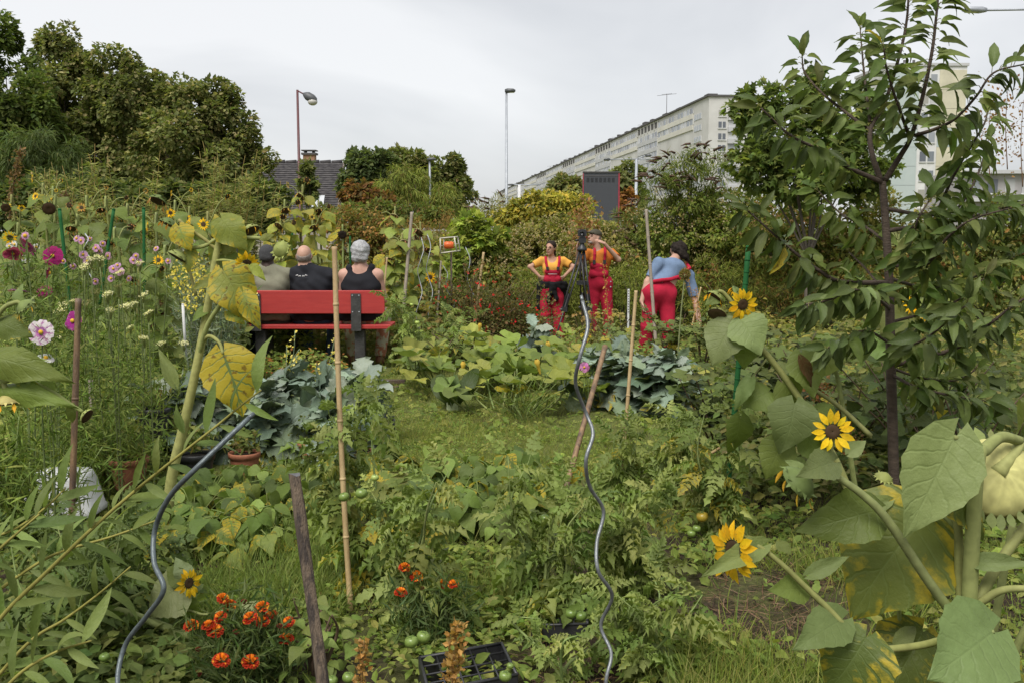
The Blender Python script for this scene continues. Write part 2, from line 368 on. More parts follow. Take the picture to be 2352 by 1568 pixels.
def scatter(mb, T, pos, d, n, s, col):
    V, fl, fn = T; N = len(pos)
    if N == 0: return mb
    d = norm(d); x = norm(np.cross(d, n)); n = np.cross(x, d); s = np.broadcast_to(np.asarray(s, float), (N,))
    P3 = pos[:, None, :] + s[:, None, None] * (x[:, None, :] * V[None, :, 0:1] + d[:, None, :] * V[None, :, 1:2] + n[:, None, :] * V[None, :, 2:3])
    k = len(V)
    L_ = (fl[None, :] + (np.arange(N) * k)[:, None]).ravel()
    return mb.addnp(P3.reshape(-1, 3), L_, np.tile(fn, N), np.repeat(col, k, axis=0))
def cols(N, palette, wts=None, j=.16):
    pal = np.array(palette, float); i = RNG.choice(len(pal), N, p=None if wts is None else np.array(wts) / sum(wts))
    return np.clip(pal[i] * (1 + RNG.normal(0, j, (N, 1))) * (1 + RNG.normal(0, j * .35, (N, 3))), .004, 1)
def crown(mb, blobs, n, size, palette, T=T_OVAL, wts=None, sub=26, rsub=.34, droop=.4, shell=.55, j=.16, keep=None):
    # leaf clumps spread over lobes; each lobe = (centre, (rx, ry, rz))
    vol = np.array([np.prod(b[1]) ** .67 for b in blobs]); vol /= vol.sum()
    for (c, r), q in zip(blobs, vol):
        N = int(n * q); c = np.array(tuple(c)); r = np.array(r)
        u = norm(RNG.normal(size=(sub, 3))); cc = u * RNG.uniform(shell, 1.05, (sub, 1))
        k = RNG.integers(0, sub, N); tone = 1 + RNG.normal(0, .13, (sub, 1))
        o = norm(RNG.normal(size=(N, 3))); rad = RNG.uniform(.35, 1., (N, 1)) ** .5 * rsub * RNG.uniform(.6, 1.2, (sub, 1))[k]
        p = cc[k] + o * rad
        pos = c + p * r
        out = norm(p + o * .7); d = norm(out * .8 + RNG.normal(0, .45, (N, 3)) - np.array([0, 0, droop]))
        nn = norm(out * .6 + np.array([0, 0, .7]) + RNG.normal(0, .35, (N, 3)))
        cl = cols(N, palette, wts, j) * tone[k]
        if keep is not None:
            mk = keep(pos); pos, d, nn, cl = pos[mk], d[mk], nn[mk], cl[mk]; N = len(pos)
        scatter(mb, T, pos, d, nn, size * RNG.uniform(.65, 1.25, N), cl)
    return mb
# ------------------------------------------------------------------ ground
def axis(lo, hi, fine_lo, fine_hi, fine, grow=1.25):
    a = list(np.arange(fine_lo, fine_hi + 1e-6, fine)); s = fine
    while a[-1] < hi: s *= grow; a.append(min(hi, a[-1] + s))
    s = fine
    while a[0] > lo: s *= grow; a.insert(0, max(lo, a[0] - s))
    return a
def make_ground():
    xs = axis(-1500, 1500, -12, 14, .22); ys = axis(-60, 3000, 0, 34, .22); V = []
    for y in ys:
        for x in xs: V.append((x, y, gz(x, y) + (RNG.normal(0, .012) if 2 < y < 18 and abs(x) < 10 else 0)))
    n = len(xs)
    mb = MB().add(V, [(j * n + i, j * n + i + 1, (j + 1) * n + i + 1, (j + 1) * n + i) for j in range(len(ys) - 1) for i in range(n - 1)])
    m, t, b, o = _new('soil'); b.inputs['Roughness'].default_value = .95; b.inputs['Specular IOR Level'].default_value = .2
    tcn = _n(t, 'ShaderNodeTexCoord')
    a = _n(t, 'ShaderNodeTexNoise', i_Scale=1.1, i_Detail=6, i_Roughness=.65); f = _n(t, 'ShaderNodeTexNoise', i_Scale=38., i_Detail=6, i_Roughness=.7)
    for q in (a, f): t.links.new(tcn.outputs['Object'], q.inputs[0])
    soil = _mixc(t, _map(t, f.outputs[0], .3, .7), (.022, .016, .011), (.075, .052, .034))
    moss = _mixc(t, _map(t, f.outputs[0], .3, .7), (.075, .09, .024), (.19, .21, .06))
    sy = _n(t, 'ShaderNodeSeparateXYZ'); t.links.new(tcn.outputs['Object'], sy.inputs[0])
    t.links.new(_mixc(t, _map(t, _math(t, 'ADD', a.outputs[0], _map(t, sy.outputs[1], 5., 6.2, 0., .16)), .47, .64), soil, moss), b.inputs['Base Color'])
    bp = _n(t, 'ShaderNodeBump', i_Strength=.9, i_Distance=.03); t.links.new(f.outputs[0], bp.inputs['Height']); t.links.new(bp.outputs[0], b.inputs['Normal'])
    g = mb.build('ground', m); tag(g, kind='structure')
make_ground()

# ------------------------------------------------------------------ long apartment block
def frame2(c, e1, e2):
    c = np.array(c); e1 = np.array(e1); e2 = np.array(e2)
    def q(t, s, z): p = c + e1 * t + e2 * s; return (p[0], p[1], z)
    def bx(mb, t0, t1, s0, s1, z0, z1, col):
        v = [q(t0, s0, z0), q(t1, s0, z0), q(t1, s1, z0), q(t0, s1, z0), q(t0, s0, z1), q(t1, s0, z1), q(t1, s1, z1), q(t0, s1, z1)]
        mb.add(v, [(0, 1, 2, 3), (7, 6, 5, 4), (4, 5, 1, 0), (5, 6, 2, 1), (6, 7, 3, 2), (7, 4, 0, 3)], col)
    return q, bx
def glassm():
    m, t, b, o = _new('window_glass'); a = _n(t, 'ShaderNodeAttribute', attribute_name='c'); t.links.new(a.outputs['Color'], b.inputs['Base Color'])
    b.inputs['Roughness'].default_value = .12; b.inputs['Specular IOR Level'].default_value = .8; return m
GLASS = glassm()
CONC = mat('weathered_concrete', (.60, .59, .57), (.47, .46, .44), .9, .12, .2, 1.2, detail=8)
PANELC = mat('cream_panel', (.62, .60, .53), (.54, .52, .47), .8, .2)
PANELG = mat('grey_panel', (.50, .50, .50), (.43, .43, .44), .8, .2)
FRAMEW = mat('pale_window_frame', (.62, .62, .61), None, .6, 2)
DARKM = mat('dark_felt_and_shade', (.10, .095, .095), None, .9, 1)
GLC = [(.16, .18, .20), (.26, .28, .30), (.10, .11, .13), (.42, .42, .42), (.30, .29, .25)]  # random pane tones: pale curtains, and grey reflection put into the colour
def make_block():
    base = (48.5, 250., -2.)
    t = thing('apartment_block', 'very long pale concrete apartment block receding into the distance', 'building', base)
    q, bx = frame2(base[:2], (-.0957, .9954), (.9954, .0957)); top = 34.2; LEN = 640
    w = MB(); bx(w, 0, LEN, 0, 14, -2, top, (.5,) * 3); w.build('wall', CONC, t, smooth=False)
    r = MB(); bx(r, -.4, LEN, -.5, 14.4, top, top + .45, (.1,) * 3)
    rr = random.Random(3); rf = r.build('roof', DARKM, t, smooth=False)
    for k in range(44):
        p = MB(); t0 = 6 + k * 14 + rr.uniform(-3, 3); bx(p, t0, t0 + rr.uniform(1.5, 5), 1, 3.5, top + .45, top + rr.uniform(1., 1.9), (.1,) * 3); p.build('roof_vent', DARKM, rf, smooth=False)
    br = [13.3, 52, 79, 124, 156, 208, 246, 309, 353, 420, 470, 540, 590]
    for i in range(len(br) - 1):
        t0, t1 = br[i], br[i + 1]; cream = i % 2 == 0
        for k in range(11):
            z1 = top - (1.0 if cream else 3.3) - 2.85 * k
            if cream and k in (2, 3): continue
            if z1 < 4: continue
            p = MB(); bx(p, t0 + .4, t1 - .4, -.28, .02, z1 - 2.85, z1 - 1.55, (.5,) * 3); p.build('spandrel_panel', PANELC if cream else PANELG, t, smooth=False)
            g = MB(); n = int((t1 - t0 - .8) / 3.0); wd = (t1 - t0 - .8) / n
            for j in range(n):
                a = t0 + .4 + j * wd; bx(g, a + .12, a + wd - .12, -.10, .02, z1 - 1.5, z1 - .06, random.choice(GLC))
            ob = g.build('window_band', GLASS, t, smooth=False)
            f = MB()
            for j in range(n + 1): bx(f, t0 + .4 + j * wd - .11, t0 + .4 + j * wd + .11, -.2, .03, z1 - 1.54, z1 - .01, (.6,) * 3)
            f.build('mullion', FRAMEW, ob, smooth=False)['kind'] = 'stuff'
        if not cream:
            for j in range(7):
                p = MB(); a = t0 + (t1 - t0) * j / 6; bx(p, a - .3, a + .3, -.25, .05, top - 2.6, top - .02, (.5,) * 3); p.build('loggia_pillar', CONC, t, smooth=False)
            p = MB(); bx(p, t0 + .3, t1 - .3, -.05, .02, top - 2.2, top - .5, (.1,) * 3); p.build('loggia_shade_panel', DARKM, t, smooth=False)  # dark slab on the wall standing in for shade inside the open loggia
    for k in range(8):                          # corner strip beside the gable, then the gable windows and balconies
        z1 = top - 3.2 - 2.85 * k
        g = MB(); bx(g, 6.2, 12.6, -.1, .02, z1 - 1.4, z1, (.3, .32, .34)); ob = g.build('window_band', GLASS, t, smooth=False)
        f = MB()
        for a in (6.1, 8.3, 10.5, 12.6): bx(f, a - .1, a + .1, -.16, .03, z1 - 1.45, z1 + .05, (.6,) * 3)
        f.build('mullion', FRAMEW, ob, smooth=False)['kind'] = 'stuff'
        g = MB(); bx(g, -.12, .02, 2.5, 4.3, z1 - 1.5, z1, rr.choice(GLC)); ob = g.build('window', GLASS, t, smooth=False)
        f = MB(); bx(f, -.2, .02, 3.3, 3.5, z1 - 1.5, z1, (.6,) * 3); bx(f, -.2, .02, 2.3, 4.5, z1 - 1.75, z1 - 1.5, (.6,) * 3); f.build('window_frame', FRAMEW, ob, smooth=False)
        g = MB(); bx(g, -.3, .03, 5., 7.6, z1 - 1.3, z1 + .2, rr.choice([(.5, .5, .5), (.3, .32, .33), (.6, .58, .55)])); ob = g.build('balcony', GLASS, t, smooth=False)
        f = MB(); bx(f, -.9, .0, 4.8, 7.8, z1 - 2.5, z1 - 1.35, (.45,) * 3); f.build('balcony_rail', PANELG, ob, smooth=False)
    for tt, hh in ((62, 9), (95, 3), (140, 3), (190, 3), (260, 3.5), (330, 4)):
        a = MB(); p = Vector(q(tt, 5, top)); a.tube([p, p + Vector((0, 0, hh))], .09, 5); a.tube([p + Vector((-1.6, 0, hh * .97)), p + Vector((1.6, 0, hh))], .05, 4)
        if hh > 5: a.tube([p + Vector((-3, 0, hh * .93)), p + Vector((3, 0, hh))], .05, 4)
        a.build('antenna', DARKM, t)
make_block()
def make_tower():
    y = 150.; s = y / F; x0 = X(2010, y); x1 = X(2191, y); zt = P(2100, 152, y).z
    t = thing('tower_block', 'tower block with teal and yellow panels behind the cherry tree', 'building', (x0, y, -2))
    q, bx = frame2((x0, y), (1, 0), (0, 1)); wd = x1 - x0
    TE = mat('teal_cladding', (.38, .44, .43), (.42, .47, .46), .7, .3); YE = mat('yellow_cladding', (.60, .56, .42), None, .7, .3); WH = mat('white_render', (.66, .66, .65), None, .8, .3)
    m = MB(); bx(m, 0, wd, 0, 13, -2, zt, (.5,) * 3); m.build('wall', WH, t, smooth=False)
    m = MB(); bx(m, -.2, wd + .2, -.2, 13.2, zt, zt + .4, (.5,) * 3); rf = m.build('roof', PANELG, t, smooth=False)
    for a in (4.2, 5.6): m = MB(); m.tube([q(a, 4, zt + .4), q(a, 4, zt + 1.5)], .22, 8); m.build('vent_pipe', DARKM, rf)
    n = 9; fh = 2.8
    for k in range(n):
        z1 = zt - 1 - k * fh
        for (a, b, M_) in ((.0, wd * .42, TE), (wd * .66, wd, YE if k % 5 != 3 else TE)):
            m = MB(); bx(m, a + .05, b - .05, -.12, .02, z1 - fh + .45, z1 + .4, (.5,) * 3); m.build('cladding_panel', M_, t, smooth=False)
        for a in (wd * .46, wd * .56):
            m = MB(); bx(m, a, a + .9, -.08, .02, z1 - 1.7, z1 - .2, random.choice(GLC)); w_ = m.build('window', GLASS, t, smooth=False)
            m = MB(); bx(m, a - .08, a + .98, -.14, -.03, z1 - 1.85, z1 - 1.7, (.6,) * 3); m.build('window_sill', FRAMEW, w_, smooth=False)
        for j in range(4):
            m = MB(); s0 = 1 + j * 3; bx(m, wd - .02, wd + .1, s0, s0 + 1.8, z1 - 1.8, z1 - .2, random.choice(GLC)); m.build('window', GLASS, t, smooth=False)
            m = MB(); bx(m, wd - .02, wd + .25, s0 - .3, s0 + 2.1, z1 - 2.9, z1 - 1.9, (.5,) * 3); m.build('cladding_panel', (TE, YE, WH)[(j + k) % 3], t, smooth=False)
make_tower()
def make_low():
    y = 95.; x0, x1 = X(2196, y), X(2430, y); zt = P(2300, 395, y).z
    t = thing('terraced_building', 'low grey building with window rows at the right edge of the view', 'building', (x0, y, -2))
    q, bx = frame2((x0, y), (1, 0), (0, 1)); wd = x1 - x0
    m = MB(); bx(m, 0, wd, 0, 9, -2, zt, (.5,) * 3); m.build('wall', mat('grey_render', (.42, .40, .40), None, .85, .4), t, smooth=False)
    for k in range(2):
        m = MB(); bx(m, -.2, wd + .2, -.7, .0, zt - .2 - 2.6 * k, zt + .12 - 2.6 * k, (.5,) * 3); m.build('cornice', PANELG, t, smooth=False)
        for j in range(6):
            a = .6 + j * wd / 6; z1 = zt - .7 - 2.6 * k
            m = MB(); bx(m, a, a + .95, -.06, .02, z1 - 1.3, z1, random.choice(GLC)); w_ = m.build('window', GLASS, t, smooth=False)
            m = MB(); bx(m, a - .07, a + 1.02, -.12, -.02, z1 - 1.42, z1 - 1.3, (.6,) * 3); m.build('window_sill', FRAMEW, w_, smooth=False)
make_low()
def make_house():
    y = 60.; zr = P(700, 374, y + 3).z; ze = zr - 3.6; xr = X(786, y + 1.5); xl = xr - 10
    t = thing('tiled_house', 'house with steep dark slate tiled roof and brick chimney', 'house', (xl, y, gz(xl, y)))
    m = MB(); m.box((xl + .3, y + .4, -1.5), (xr - .35, y + 6, ze + .2), (.5,) * 3); m.add([(xr - .35, y + .4, ze + .2), (xr - .35, y + 6, ze + .2), (xr - .35, y + 3.1, zr - .15)], [(0, 1, 2)])
    m.build('wall', mat('house_render', (.42, .38, .33), None, .9, .7), t, smooth=False)
    TI = mat('slate_tile', (.040, .038, .042), (.10, .093, .092), .8, 3.5, .8, 30, spec=.15, stretch=(1, 1, 3), detail=8)
    n = 26; m = MB()
    for k in range(n):
        a, b = k / n, (k + 1) / n
        for side in (0, 1):
            yy = (lambda q: y + 3 * q) if side == 0 else (lambda q: y + 6.4 - 3.2 * q)
            za, zb = ze + (zr - ze) * a, ze + (zr - ze) * b; o = .07
            m.add([(xl, yy(a) - (o if side == 0 else -o), za), (xr, yy(a) - (o if side == 0 else -o), za), (xr, yy(b), zb), (xl, yy(b), zb), (xl, yy(a), za - .05), (xr, yy(a), za - .05)],
                  [(0, 1, 2, 3), (4, 5, 1, 0)] if side == 0 else [(3, 2, 1, 0), (0, 1, 5, 4)])
    rf = m.build('roof', TI, t, smooth=False)
    for k in range(14):
        m = MB(); x = xl + k * 10 / 14; m.tube([(x, y + 3.05, zr + .02), (x + .66, y + 3.05, zr + .05)], [.11, .13], 8); m.build('ridge_tile', TI, rf)
    m = MB(); m.add([(xr, y - .1, ze - .1), (xr, y - .1, ze - .3), (xr, y + 3.05, zr - .18), (xr, y + 3.05, zr + .06), (xr + .1, y - .1, ze - .1), (xr + .1, y - .1, ze - .3), (xr + .1, y + 3.05, zr - .18), (xr + .1, y + 3.05, zr + .06)],
                    [(4, 5, 6, 7), (0, 4, 7, 3), (1, 0, 3, 2), (5, 1, 2, 6), (0, 1, 5, 4)]); m.build('verge_board', mat('verge_wood', (.20, .16, .14), None, .8, 3), rf, smooth=False)
    cx = X(720, y + 3.4); BR = mat('brick', (.28, .15, .085), (.36, .21, .12), .9, 12, .5)
    ch = MB(); ch.box((cx - .36, y + 3.2, zr - .6), (cx + .36, y + 3.8, zr + .5), (.5,) * 3); c_ = ch.build('chimney', BR, rf, smooth=False)
    m = MB(); m.box((cx - .46, y + 3.1, zr + .5), (cx + .46, y + 3.9, zr + .62), (.5,) * 3)
    for a in (-.25, .25): m.box((cx + a - .06, y + 3.3, zr + .62), (cx + a + .06, y + 3.7, zr + .74), (.5,) * 3)
    m.box((cx - .46, y + 3.1, zr + .74), (cx + .46, y + 3.9, zr + .80), (.5,) * 3); m.build('chimney_cap', DARKM, t, smooth=False)
    sx_ = X(738, y + .9); m = MB(); a, b = .22, .42; f = lambda q: (y + 3 * q - .12, ze + (zr - ze) * q)
    m.add([(sx_ - .35, *f(a)), (sx_ + .35, *f(a)), (sx_ + .35, *f(b)), (sx_ - .35, *f(b))], [(0, 1, 2, 3)], (.5, .52, .54)); m.build('skylight', GLASS, t, smooth=False)
make_house()

# ------------------------------------------------------------------ street lamps and the sign
REDP = mat('red_painted_steel', (.11, .032, .034), None, .5, 6); GALV = mat('galvanised_steel', (.38, .40, .43), (.30, .32, .35), .5, 5, metal=.3)
BLK = mat('black_plastic', (.018, .018, .02), (.03, .03, .032), .45, 20)
LENS = mat('lamp_bowl', (.62, .60, .55), None, .2, 3); CHAR = mat('charcoal_housing', (.09, .095, .10), None, .5, 5)
def lamp_post(name, label, u, vtop, y, pm, r=.055, group='street lamps behind the garden'):
    p = P(u, vtop, y); b = Vector((p.x, y, gz(p.x, y) - .3)); t = thing(name, label, 'street lamp', b, group)
    m = MB().tube([b, b + Vector((0, 0, 1.2)), b + Vector((0, 0, 1.25)), p], [r * 1.6, r * 1.6, r * 1.15, r * .8], 10); m.build('pole', pm, t)
    return t, p, y / F
def led_head(t, p, d, L_, w=.16, name='lamp_head', m=None):
    d = Vector(d).normalized(); x = d.cross(Vector((0, 0, 1))).normalized(); up = x.cross(d); mb = MB(); V = []
    for a, ww, h in ((0, .35, .05), (.25, .8, .075), (.8, 1, .06), (1, .7, .02)):
        for sx, sz in ((-1, -.5), (1, -.5), (1, .5), (-1, .5)): V.append(tuple(p + d * (L_ * a) + x * (sx * w * ww) + up * (sz * h * 2)))
    mb.add(V, [(i * 4 + j, i * 4 + (j + 1) % 4, i * 4 + 4 + (j + 1) % 4, i * 4 + 4 + j) for i in range(3) for j in range(4)] + [(3, 2, 1, 0), (12, 13, 14, 15)])
    h = mb.build(name, m or CHAR, t)
    g = MB(); c = p + d * (L_ * .6) - up * .07; g.add([tuple(c + d * (a * L_ * .3) + x * (b * w * .7)) for a, b in ((-1, -1), (1, -1), (1, 1), (-1, 1))], [(0, 1, 2, 3)], (.5,) * 3); g.build('lens', LENS, h)
    return h
t, p, s = lamp_post('street_lamp', 'dark red street lamp with drooping glass bowl beside the tiled house', 683, 207, 35, REDP, .05)
e = p + Vector((.33, 0, -.20)); MB().tube([p + Vector((0, 0, -.03)), e], .028, 6).build('arm', REDP, t)
d = Vector((.8, -.1, -.45)).normalized(); m = MB()
m.lathe([(.02, -.1), (.10, 0), (.15, .10), (.15, .30), (.10, .42), (.01, .48)], e - d * .08, 12, axis=d); hd = m.build('lamp_head', CHAR, t)
m = MB(); m.ball(e + d * .22 + Vector((.0, 0, -.10)), .17, nu=12, nv=8, sq=(1, .9, .75)); m.build('glass_bowl', LENS, hd)
t, p, s = lamp_post('street_lamp', 'tall slim grey street lamp with short flat head against open sky', 1163, 209, 40, GALV, .055); led_head(t, p + Vector((-.06, 0, 0)), (1, 0, .0), 24 * s, .17)
t, p, s = lamp_post('street_lamp', 'shorter grey street lamp in front of the rounded green trees', 987, 369, 50, GALV, .06); led_head(t, p + Vector((-.12, 0, .05)), (1, 0, .03), 20 * s, .2)
t, p, s = lamp_post('street_lamp', 'grey lamp post with several arms in front of the long apartment block', 1462, 366, 60, GALV, .10)
for (uu, vv) in ((1401, 367), (1482, 358), (1498, 368)):
    e = P(uu, vv, 60); MB().tube([p, e], .035, 6).build('arm', GALV, t); led_head(t, e, (uu - 1462, 0, 0), 14 * s, .2)
t, p, s = lamp_post('street_lamp', 'pale lamp post with crossbar low at the far end of the apartment block', 1193, 425, 80, mat('pale_steel', (.6, .6, .6), None, .5, 4), .16)
for uu in (1180, 1240): e = P(uu, 425, 80); MB().tube([p, e], .05, 6).build('arm', GALV, t)
led_head(t, P(1180, 425, 80), (-1, 0, 0), 14 * s, .2)
e = P(2258, 24, 30); p = P(2480, 20, 30); b = Vector((p.x, 30, gz(p.x, 30)))
t = thing('street_lamp', 'street lamp head on a long arm reaching in from the top right', 'street lamp', b, 'street lamps behind the garden')
MB().tube([b, p], [.09, .06], 10).build('pole', GALV, t); MB().tube([p, e], .035, 6).build('arm', GALV, t); led_head(t, e + Vector((.1, 0, 0)), (-1, 0, .02), 52 * 30 / F, .15, m=GALV)
def make_sign():
    y = 45.; a = P(1339.5, 397, y); b = P(1424, 397, y); z0 = P(1380, 524, y).z; zt = a.z
    t = thing('advertising_panel', 'tall charcoal display panel with red side edges and vent slots', 'sign', (a.x, y, gz(a.x, y)))
    m = MB(); m.box((a.x + .03, y, z0), (b.x - .07, y + .35, zt), (.5,) * 3); m.build('back_panel', mat('charcoal_sheet', (.042, .045, .054), (.05, .053, .063), .55, 60, .3, 300), t, smooth=False)
    RE = mat('red_edge', (.30, .03, .05), None, .5, 5)
    for x0, x1 in ((a.x, a.x + .03), (b.x - .07, b.x)): m = MB(); m.box((x0, y - .02, z0), (x1, y + .40, zt - .03), (.5,) * 3); m.build('side_edge', RE, t, smooth=False)
    m = MB(); m.box((a.x, y - .04, zt), (b.x, y + .4, zt + .05), (.5,) * 3); m.build('top_cap', DARKM, t, smooth=False)
    m = MB(); m.box((a.x + .05, y - .012, zt - .16), (b.x - .08, y + .0, zt - .13), (.5,) * 3); m.build('seam', DARKM, t, smooth=False)
    SL = mat('vent_slot', (.02, .02, .024), None, .6, 5)
    for row, zz in enumerate((zt - .32, z0 + .12)):
        for k in range(7):
            x = a.x + .15 + k * (b.x - a.x - .4) / 6.6
            for q in range(6): m = MB(); m.box((x, y - .008, zz + q * .035 - .1), (x + .13, y + .0, zz + q * .035 - .085), (.5,) * 3); m.build('vent_slat', SL, t, smooth=False)
    m = MB(); m.box((a.x + .5, y + .08, gz(a.x, y) - .2), (b.x - .5, y + .3, z0), (.5,) * 3); m.build('post', RE, t, smooth=False)
make_sign()

# ------------------------------------------------------------------ trees
BARK = mat('bark', (.075, .06, .045), (.12, .10, .08), .9, 9, .8, stretch=(1, 1, .25))
def lobes(lst, y, dr=None): return [(P(u, v, y + dy), (ru * y / F, (dr or ru) * y / F, rv_ * y / F)) for u, v, ru, rv_, dy in lst]
def tree(name, label, lst, y, n, size, pal, T=T_OVAL, wts=None, group=None, trunk=.14, bu=None, cat='tree', sub=26, rsub=.34, crown_name='crown', keep=None, shell=.55, droop=.4):
    lb = lobes(lst, y); bx_ = X(bu, y) if bu is not None else sum(c.x for c, r in lb) / len(lb)
    b = on(bx_, y); t = thing(name, label, cat, b, group)
    m = MB(); zc = min(c.z for c, r in lb); f = Vector((bx_, y, max(b.z + .3, b.z + (zc - b.z) * .55)))
    m.tube([b - Vector((0, 0, .1)), (b + f) / 2 + rv(trunk * .3), f], [trunk * 1.25, trunk, trunk * .85], 8)
    for c, r in lb:
        for k in range(3 if len(lb) < 7 else 1):
            e = c + Vector((random.uniform(-.6, .6) * r[0], random.uniform(-.5, .5) * r[1], random.uniform(-.1, .7) * r[2]))
            m.tube(bez([f - Vector((0, 0, .05)), f.lerp(e, .5) + rv(.08 * r[0]), e], 4), np.linspace(trunk * .42, trunk * .1, 9), 5)
    m.build('trunk' if cat == 'tree' else 'stem', BARK, t)
    mb = crown(MB(), lb, n, size, pal, T, wts, sub, rsub, droop=droop, keep=keep, shell=shell); mb.build(crown_name, LA, t, smooth=False)
    return t
LIND = [(.08, .102, .036), (.12, .14, .055), (.22, .215, .11)]
GT = 'tall trees behind the garden'
tree('maple_tree', 'tall green leafy tree cut by the left edge of the frame', [(10, 170, 70, 130, 0), (35, 290, 95, 120, -1), (-30, 360, 120, 130, 0), (60, 420, 80, 80, -1)], 38, 24000, .22, [(.06, .092, .028), (.09, .125, .036), (.12, .14, .045)], T=T_DIA, wts=(4, 4, 1), group=GT)
tree('lime_tree', 'tallest lime tree with pale seed bracts, second from left', [(135, 140, 52, 85, 0), (165, 240, 90, 100, 0), (120, 350, 100, 110, 1), (200, 330, 80, 90, 0)], 42, 26000, .21, LIND, T=T_DIA, wts=(4, 4, 3), group=GT)
tree('lime_tree', 'broad lime tree with domed top between the tallest one and the house side', [(270, 195, 75, 75, 0), (320, 230, 75, 85, -1), (280, 320, 110, 110, 0), (330, 420, 110, 80, 0)], 40, 28000, .20, LIND, T=T_DIA, wts=(5, 4, 2), group=GT)
tree('lime_tree', 'wide rounded lime tree sloping down towards the slate roof', [(455, 250, 80, 65, 0), (515, 290, 65, 75, 0), (430, 360, 100, 100, -1), (540, 390, 75, 80, 0), (590, 440, 48, 60, 0), (470, 450, 110, 70, 0)], 37, 34000, .18, LIND, T=T_DIA, wts=(4, 4, 3), group=GT)
tree('ash_tree', 'darker feathery green tree low at the left in front of the limes', [(110, 380, 75, 85, 0), (40, 420, 80, 80, 0), (170, 430, 60, 60, 0)], 27, 9000, .26, [(.06, .09, .036), (.09, .125, .05)], T=T_LANC, group=GT, droop=.8)
for lab, u in (('dark hedge shrub filling the gap below the leftmost trees', 60), ('dark hedge shrub below the broad lime', 230), ('dark hedge shrub below the rounded lime', 400), ('dark hedge shrub left of the slate roof', 550)):
    tree('hedge_shrub', lab, [(u - 60, 470, 70, 45, 0), (u + 30, 465, 70, 50, .3), (u, 500, 90, 40, 0)], 25, 9000, .17, [(.05, .075, .028), (.07, .10, .035), (.10, .12, .04)], T=T_DIA, group='hedge below the tall trees', trunk=.05, cat='shrub', crown_name='foliage')
GM = 'rounded trees beside the house'
tree('maple_tree', 'dark blue green tree just right of the slate roof', [(835, 385, 40, 45, 0), (815, 430, 30, 50, 0), (870, 400, 40, 45, 0)], 56, 9000, .28, [(.06, .088, .042), (.09, .12, .055)], T=T_DIA, group=GM)
tree('lime_tree', 'large dome shaped lime tree behind the lighter green one', [(960, 400, 70, 50, 0), (1020, 420, 55, 60, 0), (1050, 450, 38, 45, 0), (905, 400, 40, 45, 0)], 62, 12000, .32, LIND, T=T_DIA, wts=(4, 4, 2), group=GM)
tree('sumac_tree', 'light green arching tree in front of the dome shaped lime', [(930, 415, 55, 38, 0), (900, 440, 50, 38, 0), (980, 450, 60, 40, 0), (1020, 460, 40, 35, 0)], 50, 6000, .36, [(.12, .155, .04), (.18, .21, .055), (.14, .12, .045)], wts=(4, 4, 1), T=T_LANC, group=GM, droop=.9)
tree('smoke_shrub', 'russet brown shrub tree at the foot of the rounded trees', [(825, 450, 34, 30, 0), (870, 465, 40, 24, 0)], 48, 2500, .3, [(.15, .075, .03), (.11, .085, .035), (.19, .10, .04)], group=GM)
tree('maple_sapling', 'slim young maple partly hiding the red lamp post and roof', [(706, 388, 14, 20, 0), (700, 412, 15, 22, 0), (712, 430, 14, 26, 0)], 30, 420, .2, [(.07, .095, .035), (.10, .12, .04)], T=T_MAPL, trunk=.04, sub=14)
tree('poplar_tree', 'pale green tree right of the charcoal panel against the apartment block', [(1440, 400, 32, 26, 0), (1425, 440, 30, 45, 0), (1455, 460, 25, 40, 0)], 95, 4000, .5, [(.12, .145, .065), (.16, .18, .08)], trunk=.2)
tree('poplar_tree', 'pale green tree left of the charcoal panel', [(1300, 440, 40, 30, 0), (1275, 460, 30, 25, 0), (1325, 450, 25, 40, 0)], 90, 4000, .5, [(.11, .13, .055), (.15, .16, .07), (.19, .15, .07)], wts=(4, 3, 1), trunk=.2)
tree('autumn_tree', 'small orange brown tree at the right edge of the charcoal panel', [(1440, 470, 20, 26, 0), (1446, 495, 16, 22, 0)], 50, 900, .26, [(.26, .12, .05), (.20, .10, .045)], trunk=.05, sub=14)
tree('maple_tree', 'green maple with lobed leaves left of the cherry tree', [(1703, 250, 34, 42, 0), (1740, 300, 45, 60, .3), (1775, 235, 36, 38, 0), (1850, 225, 50, 52, .4), (1800, 320, 70, 60, 0), (1740, 385, 70, 50, 0), (1890, 330, 70, 80, .5), (1960, 260, 60, 70, .8), (1850, 410, 90, 55, 0), (1980, 380, 80, 80, .8)], 15, 5200, .135,
     [(.075, .115, .032), (.11, .155, .042), (.17, .20, .06)], T=T_MAPL, wts=(4, 4, 2), trunk=.05, sub=26, rsub=.36, bu=1850)

